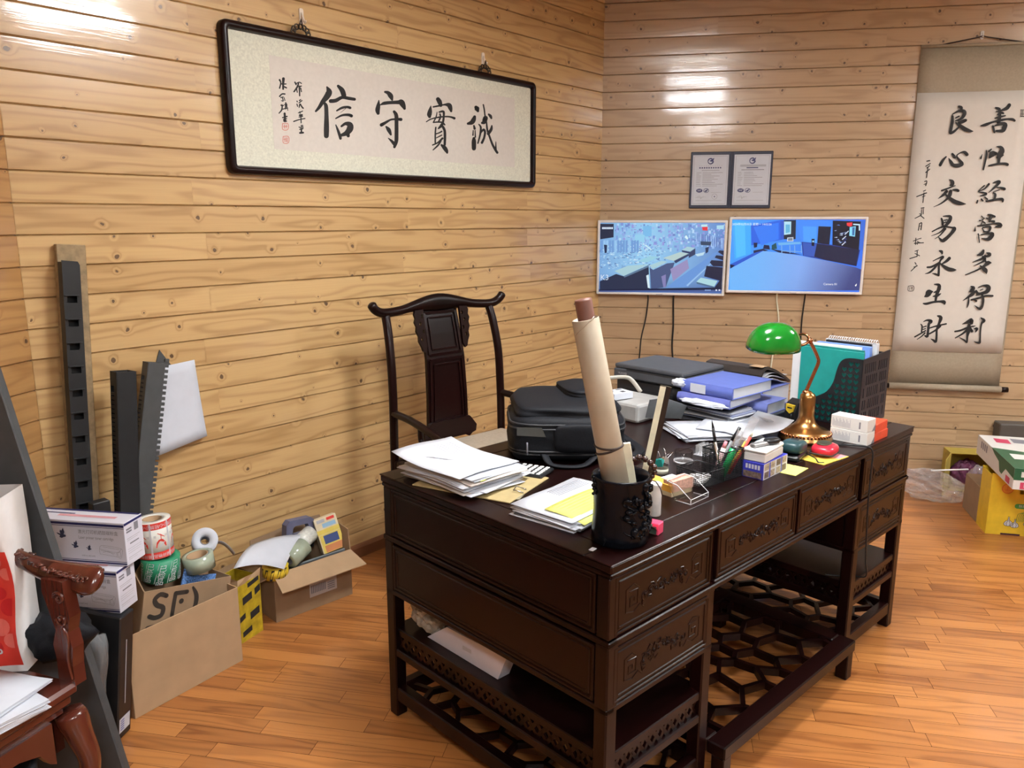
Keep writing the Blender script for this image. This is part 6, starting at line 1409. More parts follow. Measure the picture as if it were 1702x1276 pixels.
# ---- backpack
BX = dmat(.605, .705, T, -41.8)
bpck = thing('backpack', 'black laptop backpack lying on the desk in front of the yoke-back chair', 'backpack', BX)
def pillow(a, b, c, n, bump=0.0, seed=0, sub=4):
    bmx = bmesh.new(); bmesh.ops.create_cube(bmx, size=2); bmesh.ops.subdivide_edges(bmx, edges=bmx.edges[:], cuts=11, use_grid_fill=True)
    for v in bmx.verts:
        x, y, z = v.co; r_ = (abs(x)**n+abs(y)**n+abs(z)**n)**(1/n)
        k = 1/r_*(1+bump*(math.sin(5*x+seed)*math.sin(4*y+2*z+seed)+.5*math.sin(9*z+3*x+seed)))
        v.co = Vector((x*k*a, y*k*b, z*k*c))
    return bmx
mb = MB(); mb.bm(pillow(.190, .168, .078, 6, .02, 1), 0, True, tr(0, 0, .078)); mb.build('main_body', [BAGF], bpck)
mb = MB(); mb.bm(pillow(.176, .150, .034, 5, .03, 3), 0, True, tr(.0, .008, .158) @ rx(3)); mb.build('top_panel', [BAGF], bpck)
mb = MB(); mb.bm(pillow(.085, .105, .022, 4, .03, 5), 0, True, tr(.075, .075, .196) @ rz(12)); mb.build('front_pocket', [BAGF], bpck)
mb = MB(); mb.bm(pillow(.105, .020, .048, 5, .02, 2), 0, True, tr(.055, -.160, .085)); mb.build('side_pocket', [BAGF], bpck)
def loop(a, b, z, w_=0): return [(a*math.copysign(abs(math.cos(t))**.34, math.cos(t)), b*math.copysign(abs(math.sin(t))**.34, math.sin(t)), z+w_*math.sin(2*t)) for t in [2*PI*i/72 for i in range(72)]]
mb = MB()
for z, a, b in ((.128, .189, .167), (.114, .191, .169), (.040, .190, .168), (.030, .189, .167)): mb.tube(loop(a, b, z, .004), .0038, 6, closed=True)
mb.build('piping', [pm('bag_piping', (.02, .021, .024), .5)], bpck)
mb = MB(); mb.prism([(-.168, .098), (-.075, .092), (-.088, .122), (-.168, .124)], .1695, .1725, 0, FRONT); mb.build('name_patch', [BAGP], bpck)
mb = MB(); mb.tube([(-.135, -.171, .074), (-.135, -.178, .066), (-.135, -.177, .035)], .0028, 6); mb.tube([(.0, .06, .195), (.03, .035, .197), (.06, .03, .196)], .003, 6); mb.build('zip_pulls', [GREYP], bpck)
mb = MB(); mb.tube(spl([(-.08, -.165, .034), (-.06, -.205, .012), (.0, -.215, .006), (.05, -.20, .008), (.09, -.165, .03)]), [(.013, .004)]*25, 8, ref=(0, 0, 1)); mb.build('carry_strap', [BAGF], bpck)
mb = MB(); mb.tube(spl([(.12, -.15, .05), (.20, -.14, .02), (.25, -.06, .012), (.24, .04, .014), (.19, .10, .04)]), [(.018, .004)]*25, 8, ref=(0, 0, 1)); mb.build('shoulder_strap', [BAGF], bpck)
# ---- note block with orange pad
NB = dpx(1116, 827, -6)
t = thing('note_block', 'thick block of note paper with an orange pad and pink cards on top', 'note block', NB)
MB().bx(0, .088, 0, .098, 0, .013, 0, .001).build('kraft_base', [pm('pale_kraft', (.55, .45, .28), .7)], t)
MB().bx(.0, .040, .002, .098, .013, .034, 0, .001).build('orange_pad', [ORANGE], t)
mb = MB(); mb.bx(.004, .092, -.001, .036, .013, .046, 0, .001); mb.build('pink_cards', [PINK], t)
MB().bx(.03, .08, .042, .07, .034, .037, 0, .001).build('loose_card', [PAPER], t)
# ---- acrylic card holder
CH = dpx(1148, 839, 2)
t = thing('card_holder', 'empty clear acrylic card holder at the front edge of the desk', 'card holder', CH)
mb = MB(); mb.bx(0, .092, 0, .048, 0, .002); mb.bx(0, .092, -.001, .001, .002, .014); mb.add([(0, .048, 0), (.092, .048, 0), (.092, .078, .05), (0, .078, .05), (0, .050, 0), (.092, .050, 0), (.092, .080, .05), (0, .080, .05)], [[0, 1, 2, 3], [7, 6, 5, 4], [0, 4, 5, 1], [3, 2, 6, 7], [0, 3, 7, 4], [1, 5, 6, 2]])
for x in (0, .090): mb.add([(x, 0, 0), (x, .05, 0), (x, .08, .05), (x, .045, .045), (x, .0, .014), (x+.002, 0, 0), (x+.002, .05, 0), (x+.002, .08, .05), (x+.002, .045, .045), (x+.002, .0, .014)], [[0, 1, 2, 3, 4], [9, 8, 7, 6, 5]]+[[i, (i+1) % 5, (i+1) % 5+5, i+5] for i in range(5)])
mb.build('acrylic', [GLASS], t)
mb = MB()
for pts in ([(0, 0, .014), (.092, 0, .014)], [(0, 0, .001), (.092, 0, .001)], [(0, 0, .014), (0, .045, .046), (0, .08, .051)], [(.092, 0, .014), (.092, .045, .046), (.092, .08, .051)], [(0, .0, .001), (0, .048, .001)], [(.092, 0, .001), (.092, .048, .001)], [(0, .08, .051), (.092, .08, .051)], [(0, 0, 0), (0, 0, .014)], [(.092, 0, 0), (.092, 0, .014)]): mb.tube(pts, .0011, 5)
mb.build('polished_edges', [EDGEW], t)
# ---- mesh organiser
OG = dmat(.605, .150, T, -6)
org = thing('mesh_organiser', 'black wire mesh desk organiser with pens standing in its cup', 'organiser', OG)
def meshpanel(mb, a, b, z0, z1, step=.0055, rr=.0006):
    a = Vector(a); b = Vector(b); L_ = (b-a).length; n = max(2, int(L_/step)); m = max(2, int((z1-z0)/step))
    for i in range(n+1): p = a+(b-a)*(i/n); mb.bar((p.x, p.y, z0), (p.x, p.y, z1), rr*2, rr*2)
    for j in range(m+1): z = z0+(z1-z0)*j/m; mb.bar((a.x, a.y, z), (b.x, b.y, z), rr*2, rr*2)
def meshbox(mb, x0, x1, y0, y1, z0, z1):
    for a, b in (((x0, y0, 0), (x1, y0, 0)), ((x1, y0, 0), (x1, y1, 0)), ((x1, y1, 0), (x0, y1, 0)), ((x0, y1, 0), (x0, y0, 0))): meshpanel(mb, a, b, z0, z1)
mb = MB(); meshbox(mb, 0, .095, 0, .10, .002, .042); mb.bx(0, .095, 0, .10, 0, .002)
mb.tube([(0, 0, .043), (.095, 0, .043), (.095, .10, .043), (0, .10, .043)], .0022, 6, closed=True); mb.build('tray', [BLACK], org)
mb = MB(); meshbox(mb, .098, .188, .0, .085, .002, .088); mb.bx(.098, .188, 0, .085, 0, .002)
mb.tube([(.098, 0, .089), (.188, 0, .089), (.188, .085, .089), (.098, .085, .089)], .0024, 6, closed=True); mb.build('pen_cup', [BLACK], org)
cupc = OG @ Vector((.14, .04, .006))
def pen(name, label, bx_, by_, px, py, r_, parts, group='pens and markers in the mesh organiser', flat=None):
    a = OG @ Vector((bx_, by_, .005)); b = atd(px, py, a+Vector((0, .01, 0))); L_ = (b-a).length
    t = thing(name, label, 'pen' if 'pencil' not in name and 'ruler' not in name else name.split('_')[-1], axisM(a, b), group)
    for nm, f0, f1, k0, k1, mat in parts:
        m = MB()
        if flat: m.bx(-flat/2, flat/2, -.001, .001, L_*f0, L_*f1)
        else: m.lathe([(r_*k0, L_*f0), (r_*k1, L_*f1)], 14)
        m.build(nm, [mat], t)
pen('ballpoint_pen', 'slim pen with black tip and silver barrel standing at the left of the cup', .108, .02, 1183, 697, .0048, (('barrel', 0, .62, 1, 1, STEEL), ('grip', .62, .86, 1.02, .95, BLACK), ('tip', .86, 1, .9, .12, BLACK)))
pen('highlighter', 'green highlighter with a clear cap in the mesh cup', .128, .03, 1232, 716, .0085, (('barrel', 0, .60, 1.2, 1.2, GREENPL), ('collar', .60, .64, 1, .9, BLACK), ('cap', .64, 1, 1.2, 1.1, FILM)))
pen('eraser_pen', 'pale pink eraser pen in the mesh cup beside the green highlighter', .115, .05, 1207, 733, .0075, (('barrel', 0, .8, 1, 1, pm('pale_pink', (.75, .5, .5), .5)), ('end', .8, 1, 1, .6, pm('pink_rubber', (.72, .25, .3), .6))))
pen('pencil', 'yellow wooden pencil in the mesh cup', .150, .035, 1243, 728, .0040, (('barrel', 0, .9, 1, 1, pm('pencil_yellow', (.72, .42, .05), .4)), ('tip', .9, 1, 1, .1, CREAM)))
pen('red_pencil', 'red pencil leaning to the right in the mesh cup', .158, .028, 1253, 716, .0048, (('barrel', 0, .86, 1, 1, REDP), ('tip', .86, 1, 1, .12, CREAM)))
pen('black_marker', 'black capped marker at the back of the mesh cup', .140, .07, 1230, 710, .0055, (('barrel', 0, .7, 1, 1, GREYPL), ('cap', .7, 1, 1.1, 1.0, BLACK)))
pen('clear_ruler', 'transparent plastic ruler standing tall in the mesh cup', .172, .05, 1256, 694, .0, (('blade', 0, 1, 1, 1, FILM),), flat=.026)
for k, (x, y, a) in enumerate(((.02, .03, 20), (.05, .06, -30))):
    solo(MB().bx(-.03, .03, -.012, .012, 0, .012, 0, .002), 'eraser_block', ['white eraser block lying in the organiser tray near its left end', 'white eraser block lying askew in the middle of the organiser tray'][k], 'eraser', [WHITE], OG @ tr(x+.012, y, .003) @ rz(a))
# ---- jar with binder clips, dish, case of push pins
J = dmat(.630, .318)
t = thing('glass_jar', 'small glass jar with binder clips behind the note block', 'jar', J)
MB().lathe([(.021, 0), (.0225, .003), (.0225, .034), (.0205, .036), (.0205, .004), (0, .003)], 28).build('glass', [GLASS], t); MB().lathe([(.0222, .004), (.0229, .004), (.0229, .018), (.0222, .018), (.0222, .004)], 28, cap=False).build('paper_band', [pm('pale_band', (.6, .6, .5), .6)], t)
def clip(label, M, col):
    t = thing('binder_clip', label, 'binder clip', M, 'binder clips in the glass jar')
    MB().prism([(-.014, 0), (.014, 0), (.003, .020), (-.003, .020)], -.014, .014, 0, FRONT).build('clip_body', [col], t)
    mb = MB()
    for s_ in (-1, 1): mb.tube(spl([(s_*.003, -.010, .019), (s_*.010, -.008, .032), (s_*.016, -.003, .042), (s_*.016, .003, .042), (s_*.010, .008, .032), (s_*.003, .010, .019)]), [.001]*31, 5)
    mb.build('wire_handles', [STEEL], t)
clip('teal binder clip lying on the glass jar', J @ tr(-.010, 0, .034) @ ry(-35) @ rz(20), TEAL)
clip('silver binder clip sticking out of the glass jar', J @ tr(.014, .002, .030) @ ry(30) @ rz(-30), STEEL)
t = thing('glass_dish', 'round clear glass dish behind the mesh organiser', 'dish', dmat(.775, .335))
MB().lathe([(.026, 0), (.030, .002), (.031, .040), (.029, .041), (.028, .005), (0, .004)], 32).build('glass', [GLASS], t); MB().lathe([(.0305, .002), (.0312, .002), (.0312, .009), (.0305, .009), (.0305, .002)], 32, cap=False).build('rim_band', [EDGEW], t)
t = thing('pin_case', 'clear ribbed case of staples beside the round glass dish', 'case', dmat(.885, .330, T, 5))
mb = MB()
for i in range(5):
    for j in range(3): mb.tube([(.012*i, .013*j, .002), (.012*i, .013*j, .034)], .0045, 8)
mb.build('wells', [FILM], t); MB().bx(-.008, .056, -.008, .034, 0, .002).build('base', [GREYL], t)
# ---- blue box, white box and stapler
BB = dpx(1268, 799, 2)
t = thing('blue_box', 'blue and white picture box at the front edge of the desk', 'box', BB)
mb = MB(); mb.bx(0, .155, 0, .072, 0, .052, 0, .001)
for i in range(4):
    for j in range(2): mb.add([(.006+.038*i, -.0006, .004+.025*j), (.034+.038*i, -.0006, .004+.025*j), (.034+.038*i, -.0006, .024+.025*j), (.006+.038*i, -.0006, .024+.025*j)], [[0, 1, 2, 3]], 2 if (i+j) % 3 else 3)
mb.add([(.0, -.0004, .001), (.155, -.0004, .001), (.155, -.0004, .051), (0, -.0004, .051)], [[0, 1, 2, 3]], 1); mb.add([(-.0006, .006, .003), (-.0006, .066, .003), (-.0006, .066, .022), (-.0006, .006, .022)], [[0, 1, 2, 3]], 3)
for k in range(5): mb.add([(-.0006, .012+.010*k, .030), (-.0006, .019+.010*k, .030), (-.0006, .019+.010*k, .044), (-.0006, .012+.010*k, .044)], [[0, 1, 2, 3]], 1)
for i in range(2): mb.add([(.036+.076*i, -.0005, .002), (.044+.076*i, -.0005, .002), (.044+.076*i, -.0005, .050), (.036+.076*i, -.0005, .050)], [[0, 1, 2, 3]], 0)
mb.build('carton', [BLUEP, pm('box_white', (.66, .66, .72), .5), pm('photo_beige', (.45, .36, .26), .6, var=.5, scale=120), pm('photo_brown', (.16, .11, .09), .6, var=.5, scale=120)], t)
t = thing('white_case', 'white plastic case on top of the blue picture box', 'case', BB @ tr(.004, -.002, .053) @ rz(4))
mb = MB(); mb.bx(0, .135, 0, .070, 0, .026, 0, .003); mb.build('lower_shell', [WHITE], t); mb = MB(); mb.bx(-.002, .137, -.002, .072, .027, .040, 0, .006, None, 2); mb.build('lid', [WHITE], t)
t = thing('stapler', 'silver stapler with black nose lying on the white case', 'stapler', BB @ tr(.006, .046, .094) @ rz(-16))
mb = MB(); mb.bx(0, .075, -.010, .010, 0, .012, 0, .003); mb.build('body', [pm('stapler_grey', (.32, .32, .32), .35, metal=.6)], t); mb = MB(); mb.bm(pillow(.030, .017, .010, 2.6), 0, True, tr(.085, 0, .010)); mb.build('nose', [BLACK], t)
solo(MB().bx(-.05, .05, -.035, .035, 0, .0012), 'yellow_paper_slip', 'yellow paper slip under the blue picture box', 'paper', [YPAPER], dmat(.955, .055, T+.0004, 5))
# ---- petrol box cutter body, red tape measure, printed card
t = thing('plastic_gadget', 'petrol-coloured rounded plastic gadget beside the red tape measure', 'gadget', dmat(1.085, .115, T, 12))
mb = MB(); mb.bm(pillow(.058, .036, .022, 3.2), 0, True, tr(0, 0, .040) @ ry(6)); mb.build('body', [TEALD], t)
mb = MB(); mb.bx(-.055, .060, -.032, .036, 0, .020, 0, .006); mb.build('foot', [BLACK], t)
mb = MB(); mb.bx(-.024, .018, -.012, .012, .0612, .0625); mb.build('label_plate', [BLACKM], t)
mb = MB(); mb.tube(spl([(.03, -.035, .012), (.0, -.07, .010), (-.02, -.085, .004), (-.01, -.10, .003)]), .0022, 6); mb.build('lead', [BLACK], t)
mb = MB(); mb.bm(pillow(.045, .03, .019, 3), 0, True, tr(.02, .105, .020)); mb.build('grip', [TEALD], t)
t = thing('tape_measure', 'red tape measure with a dark round face on the printed card', 'tape measure', dmat(1.185, .055, T+.0024, 8))
mb = MB(); mb.bm(pillow(.052, .040, .020, 2.7), 0, True, tr(0, 0, .0205)); mb.build('case', [REDPL], t)
mb = MB(); mb.bm(pillow(.031, .023, .004, 2.4), 0, True, tr(-.002, .004, .0405)); mb.build('round_face', [pm('dark_olive', (.05, .045, .03), .4)], t); mb = MB(); mb.tube(loop(.051, .039, .012), .0022, 6, closed=True); mb.build('seam_ring', [BLACKM], t)
mb = MB(); mb.bx(-.075, .075, -.045, .045, 0, .0018); mb.bx(-.073, .02, -.043, .02, .0018, .002, 1); mb.bx(.02, .074, -.04, .043, .0018, .002, 2)
solo(mb, 'printed_card', 'yellow and pink printed card under the red tape measure', 'card', [pm('card_yellow', (.74, .55, .08), .5), pm('card_gold', (.75, .62, .10), .5), pm('card_pink', (.70, .30, .35), .5)], dmat(1.155, .043, T+.0004, -6))
# ---- banker's lamp
LP = dmat(1.335, .200, T, 0)
lamp = thing('bankers_lamp', 'brass bankers lamp with a green glass shade on the desk', 'lamp', LP)
MB().lathe([(.090, 0), (.094, .003), (.094, .010), (.090, .014), (.089, .022), (.086, .030), (.074, .037), (.058, .043), (.044, .051), (.035, .061), (.030, .072), (.0275, .080), (.0268, .090), (.0268, .152), (.0245, .163), (.015, .170), (.009, .176), (0, .178)], 48).build('base', [BRASS], lamp)
mb = MB()
for k in range(44): a = 2*PI*k/44; mb.sphere((.088*math.cos(a), .088*math.sin(a), .024), .0042, 0, 6, (1, 1, 1.5))
mb.build('beaded_rim', [COPPER], lamp)
LPI = LP.inverted(); lw_ = W(1.335, .200)
def lpt(px, py, dy=0.0): return tuple(LPI @ atd(px, py, lw_+Vector((0, dy, 0))))
mb = MB(); mb.sphere(lpt(1338, 652), .010, 0, 12); st = spl([lpt(1338, 655), lpt(1342, 645), lpt(1352, 622), lpt(1360, 603), lpt(1359, 594), lpt(1353, 580), lpt(1346, 567)]); mb.tube(st, .0062, 10); mb.sphere(lpt(1346, 566), .011, 0, 12); mb.build('stem', [COPPER], lamp)
sc_ = Vector(lpt(1287, 574, -.02)); 
mb = MB(); j = Vector(lpt(1346, 566))
p1 = lpt(1284, 570, -.075); mb.tube(spl([tuple(j), lpt(1335, 573, -.02), lpt(1318, 574, -.05), p1]), .0052, 8); mb.sphere(p1, .0085, 0, 10)
p2 = lpt(1316, 566, .05); mb.tube(spl([tuple(j), lpt(1341, 557, .01), lpt(1330, 556, .03), p2]), .0052, 8); mb.build('fork_arms', [COPPER], lamp)
# half-ellipsoid shade: long axis across the fork, open below
ax = (Vector(p2)-Vector(p1)); ang_ = math.degrees(math.atan2(ax.y, ax.x))
cS = Vector(lpt(1285, 579, -.02)); vs = []; fs = []; nU, nV = 32, 10
for lay, k in ((0, 1.0), (1, .965)):
    for j_ in range(nV+1):
        ph = PI/2*j_/nV
        for i in range(nU):
            th_ = 2*PI*i/nU; vs.append((.095*k*math.cos(ph)**.8*math.copysign(abs(math.cos(th_))**.8, math.cos(th_)), .066*k*math.cos(ph)**.8*math.copysign(abs(math.sin(th_))**.8, math.sin(th_)), .092*k*math.sin(ph)))
q_ = lambda l, j_, i: l*(nV+1)*nU+j_*nU+i % nU
for j_ in range(nV):
    for i in range(nU): fs.append([q_(0, j_, i), q_(0, j_, i+1), q_(0, j_+1, i+1), q_(0, j_+1, i)]); fs.append([q_(1, j_, i+1), q_(1, j_, i), q_(1, j_+1, i), q_(1, j_+1, i+1)])
for i in range(nU): fs.append([q_(0, 0, i+1), q_(0, 0, i), q_(1, 0, i), q_(1, 0, i+1)])
mb = MB(); mb.add(vs, fs, 0, True); mb.build('glass_shade', [GREENG], lamp, Matrix.Translation(cS) @ rz(-34) @ rx(10))
mb = MB(); mb.M = Matrix.Translation(cS); mb.tube([(0, 0, .03), (0, 0, .065)], .012, 12); mb.sphere((0, 0, .02), .02, 0, 12); mb.build('bulb', [WHITE], lamp)
# lamp cord over the front edge
cpts = [W(1.30, .11, T+.004), W(1.345, .06, T+.004), W(1.375, .0, T+.005)]+[DM @ Vector((x, -.022, z)) for x, z in ((1.388, .812), (1.391, .74), (1.392, .62), (1.405, .50), (1.420, .40), (1.43, .335))]+[W(1.43, .04, .322), W(1.40, .06, .320), W(1.375, .10, .319)]
c0 = cpts[0].copy(); solo(MB().tube([p-c0 for p in spl(cpts)], .0032, 8), 'lamp_cord', 'black lamp cord hanging over the front edge of the desk', 'cord', [BLACK], Matrix.Translation(c0))
# ---- small boxes at the front edge right of the lamp
for k in range(2):
    M = dmat(1.395, .004+.002*k, T+.046*k, 0 if k == 0 else -2)
    mb = MB(); mb.bx(0, .062, 0, .132, 0, .045, 0, .001)
    for i in range(16): mb.add([(-.0005, .126-.0042*i, .006), (-.0005, .1236-.0042*i, .006), (-.0005, .1236-.0042*i, .036-.006*((i*7) % 3)), (-.0005, .126-.0042*i, .036-.006*((i*7) % 3))], [[0, 1, 2, 3]], 1)
    mb.add([(-.0005, .030, .010), (-.0005, .024, .010), (-.0005, .024, .034), (-.0005, .030, .034)], [[0, 1, 2, 3]], 2); mb.add([(.035, -.0005, .001), (.062, -.0005, .001), (.062, -.0005, .026)], [[0, 1, 2]], 2)
    solo(mb, 'white_carton', ['lower small white carton with grey print at the front edge right of the lamp', 'upper small white carton stacked at the front edge right of the lamp'][k], 'box', [pm('carton_white', (.70, .70, .67), .5, var=.02), GREYL, GREYP], M, 'small white cartons')
    M = dmat(1.462, .006-.002*k, T+.032*k, 0 if k == 0 else 3)
    solo(MB().bx(0, .118, 0, .09, 0, .031, 0, .001), 'orange_carton', ['lower flat orange-red carton right of the white cartons', 'upper flat orange-red carton stacked right of the white cartons'][k], 'box', [ORRED], M, 'flat orange-red cartons')
# ---- file box with folders
FB = dmat(1.615, .130, T, 0)
fb = thing('file_box', 'black plastic file box with heart-shaped holes holding teal and blue folders', 'file box', FB)
fx_, fy_, fh_ = .245, .26, .262
def heart(cx, cy, s_): return [(cx+s_*.0625*16*math.sin(t)**3/16*1.0, cy+s_*.0625*(13*math.cos(t)-5*math.cos(2*t)-2*math.cos(3*t)-math.cos(4*t))/16) for t in [2*PI*i/18 for i in range(18)]]
edge = spl([(.0, fh_, 0), (.055, fh_, 0), (.085, fh_*.94, 0), (.098, fh_*.80, 0), (.108, fh_*.62, 0), (.130, fh_*.47, 0), (.165, fh_*.38, 0), (.205, fh_*.30, 0), (fy_, fh_*.24, 0)], 3)
outl = [(0, 0)]+[(p.x, p.y) for p in edge]+[(fy_, 0)]
outl = [(-x, y) for x, y in outl]
hs = []
def top_at(x):
    for p, q in zip(edge[:-1], edge[1:]):
        if p.x <= x <= q.x: return p.y+(q.y-p.y)*(x-p.x)/max(1e-6, q.x-p.x)
    return fh_*.24
for i in range(10):
    for j in range(11):
        x = .022+.0235*i; y = .016+.0225*j
        if y+.014 < min(top_at(x-.010), top_at(x+.010)): hs.append(heart(-x, y, .16))
# left side: plane x=0, drawn with x = -y
mb = MB(); mb.plate(outl, hs, -.0015, .0015, 0, tr(.0015, 0, 0) @ rz(-90) @ FRONT); mb.build('heart_side', [BLACK], fb)
mb = MB(); slots = []
for i in range(12):
    for j in range(5):
        if (i+j) % 7 == 3: continue
        slots.append([(.022+.0175*i, .018+.047*j), (.028+.0175*i, .018+.047*j), (.028+.0175*i, .055+.047*j), (.022+.0175*i, .055+.047*j)])
mb.plate([(0, 0), (fx_, 0), (fx_, fh_+.012), (0, fh_)], slots, -.0015, .0015, 0, tr(0, .0015, 0) @ FRONT); mb.build('slotted_front', [pm('dark_navy_plastic', (.014, .016, .026), .35)], fb)
mb = MB(); mb.plate([(-x, y) for x, y in [(0, 0), (0, fh_), (.06, fh_), (.10, fh_*.7), (.2, fh_*.3), (fy_, fh_*.24), (fy_, 0)]], [], -.0015, .0015, 0, tr(fx_, 0, 0) @ rz(-90) @ FRONT); mb.bx(0, fx_, .003, fy_-.003, 0, .003); mb.build('box_shell', [BLACK], fb)
def folder(name, label, x, y0, y1, z1, mat, th=.006, tab=None, tilt=0):
    mb = MB(); mb.bx(0, th, y0, y1, .004, z1, 0, .001)
    solo(mb, name, label, 'folder', [mat], FB @ tr(x, 0, 0), 'folders in the file box')
folder('plastic_folder', 'teal folder right behind the heart-shaped holes of the file box', .008, .004, .25, .286, TEAL, .012)
folder('plastic_folder', 'second teal folder standing behind the first one in the file box', .026, .012, .246, .292, pm('teal_folder_dark', (.01, .20, .19), .4), .010)
folder('plastic_folder', 'white folder whose edge sticks out at the far end of the file box', .042, .03, .300, .300, WHITE, .012)
folder('plastic_folder', 'light blue folder in the middle of the file box', .075, .010, .22, .300, BLUEL, .022)
folder('plastic_folder', 'black folder between the blue and the clear one in the file box', .110, .02, .20, .306, BLACK, .010)
t = thing('comb_bound_report', 'comb-bound report with clear cover at the right of the file box', 'report', FB @ tr(.140, .0, 0), 'folders in the file box')
MB().bx(0, .020, .01, .215, .004, .306, 0, .001).build('pages', [pm('clear_cover', (.62, .66, .70), .3)], t)
mb = MB()
for k in range(22): mb.tube([(.010+.012*math.cos(a), .016+.0088*k, .306+.012*math.sin(a)) for a in [PI*i/6 for i in range(7)]], .0018, 5)
mb.build('comb', [pm('comb_clear', (.7, .68, .70), .3)], t)
# ---- printer
PR = dmat(1.29, .70, T, 0)
pr = thing('printer', 'dark grey multifunction printer at the far right of the desk', 'printer', PR)
mb = MB(); mb.bx(.012, .295, .0, .345, .012, .112, 0, .008); mb.build('lower_body', [PRND], pr)
mb = MB(); mb.bx(0, .300, -.004, .350, .113, .152, 0, .006, None, 2); mb.build('scanner', [PRN], pr)
mb = MB(); mb.bx(.004, .300, -.002, .348, .153, .172, 0, .006, None, 2); mb.build('lid', [PRN], pr)
mb = MB(); mb.bx(.0095, .0125, .05, .29, .035, .075); mb.bx(-.001, .0005, .02, .28, .149, .1535); mb.build('paper_slot', [BLACKM], pr)
mb = MB(); mb.text('HUAWEI', .012, 0, tr(-.0009, .325, .133) @ rz(-90) @ FRONT); mb.build('maker_mark', [GREYL], pr)
mb = MB(); mb.bx(.02, .28, .01, .33, 0, .012); mb.build('feet', [BLACKM], pr)
# ---- white things left of the printer
t = thing('white_tray', 'white plastic carry tray with a bent handle left of the printer', 'tray', dmat(1.06, .72, T, 0))
mb = MB(); mb.bx(0, .20, .02, .24, 0, .075, 0, .012, None, 2); mb.build('tray_body', [pm('tray_white', (.36, .36, .35), .5)], t)
mb = MB(); mb.tube(spl([(.05, .25, .07), (.05, .25, .125), (.08, .25, .135), (.16, .22, .135), (.19, .20, .12), (.20, .16, .075)]), [(.011, .006)]*31, 8); mb.build('handle', [pm('tray_cream', (.55, .52, .45), .5)], t)
mb = MB(); mb.prism([(0, 0), (.16, -.02), (.17, .04), (.06, .085), (.0, .08)], 0, .003, 0, FRONT); mb.M = Matrix(); solo(mb, 'grey_flap', 'grey plastic sheet propped against the white tray', 'plastic sheet', [GREYPL], dmat(1.075, .715, T+.03, 0) @ rz(-25) @ rx(20))
t = thing('small_white_box', 'small white printed box on the white tray behind the paper roll', 'box', dmat(1.045, .845, T+.078, -12))
mb = MB(); mb.bx(0, .095, 0, .075, 0, .026, 0, .001)
for x0, x1, y0, y1, mi in ((.05, .07, .012, .032, 1), (.055, .065, .017, .027, 0), (.012, .035, .045, .05, 1), (.012, .03, .03, .035, 2), (.055, .085, .055, .066, 1)): mb.add([(x0, y0, .0265+.0002*mi), (x1, y0, .0265+.0002*mi), (x1, y1, .0265+.0002*mi), (x0, y1, .0265+.0002*mi)], [[0, 1, 2, 3]], mi)
mb.bx(-.0006, -.0002, .004, .07, .004, .008, 1); mb.build('carton', [PAPER, BLACKM, GREYL], t)
solo(MB().bm(crumple(.045, .03, .028, 14, 3), 0, False), 'crumpled_paper', 'crumpled white paper behind the small white box', 'paper', [PAPER], dmat(1.075, .935, T+.112, 0))
# ---- binders and files
def binder(label, x0, y0, lx, ly, z, th, mat, ang=0, tag_=True, name='ring_binder', grp='blue binders on the desk'):
    t = thing(name, label, 'binder', dmat(x0, y0, z, ang), grp)
    mb = MB(); mb.bx(0, lx, 0, ly, th-.003, th, 0, .001); mb.bx(0, lx, 0, ly, 0, .003, 0, .001)
    mb.prism([(0, 0)]+[(-.008*math.sin(PI*i/8), th*(i/8)) for i in range(1, 8)]+[(0, th), (.003, th), (.003, 0)], -ly, 0, 0, FRONT); mb.build('cover', [mat], t)
    mb = MB(); mb.bx(.004, lx-.006, .004, ly-.006, .0035, th-.0035); mb.build('sheets', [PAPER], t)
    if tag_:
        mb = MB(); mb.bx(-.0096, -.0086, ly*.50, ly*.80, th*.12, th*.9); mb.build('spine_label', [PAPER], t)
    return t
rd = random.Random(5); mb = MB()
for k in range(13): mb.M = tr(rd.uniform(-.01, .01), rd.uniform(-.01, .01), .0049*k) @ rz(rd.uniform(-6, 6)); mb.bx(0, .150, 0, .215, 0, .0035, [0, 0, 1, 0, 2][k % 5])
solo(mb, 'document_pile', 'pile of papers and thin files under the blue binders', 'papers', [PAPER, pm('dark_sleeve', (.06, .06, .07), .4), pm('grey_blue_sleeve', (.22, .25, .38), .4)], dmat(1.255, .455, T+.0005, 0))
binder('lower blue folder on the document pile, stuffed with crumpled sheets', 1.245, .455, .26, .225, T+.0765, .036, pm('blue_folder_mid', (.12, .14, .40), .4), 3, False)
binder('top blue binder with a white spine label, on the document pile', 1.25, .448, .275, .232, T+.113, .044, BLUE, -2)
solo(MB().bm(crumple(.03, .035, .016, 4, 3, .4), 0, False), 'crumpled_tissue', 'crumpled white tissue between the printer and the top blue binder', 'tissue', [PAPER], dmat(1.265, .69, T+.142, 0))
solo(MB().bm(crumple(.022, .10, .012, 6, 3, .4), 0, False), 'torn_sheets', 'torn sheet edges sticking out of the lower blue folder', 'paper', [PAPER], dmat(1.225, .56, T+.088, 0))
binder('blue binder lying low between the white papers and the file box', 1.435, .405, .16, .20, T+.03, .045, pm('blue_folder_grey', (.13, .16, .40), .4), 2, False)
solo(MB().bx(0, .175, 0, .22, 0, .029, 0, .003), 'dark_file_case', 'flat dark file case under the low blue binder', 'file case', [pm('file_case_dark', (.03, .032, .04), .35)], dmat(1.425, .395, T+.0005, 0))
binder('far blue binder under the black arched folder', 1.60, .52, .235, .28, T+.0005, .085, pm('blue_folder_far', (.11, .14, .38), .4), 0, False)
t = thing('arched_folder', 'black folder bulging open over white pages behind the blue binders', 'folder', dmat(1.600, .53, T+.087, 0))
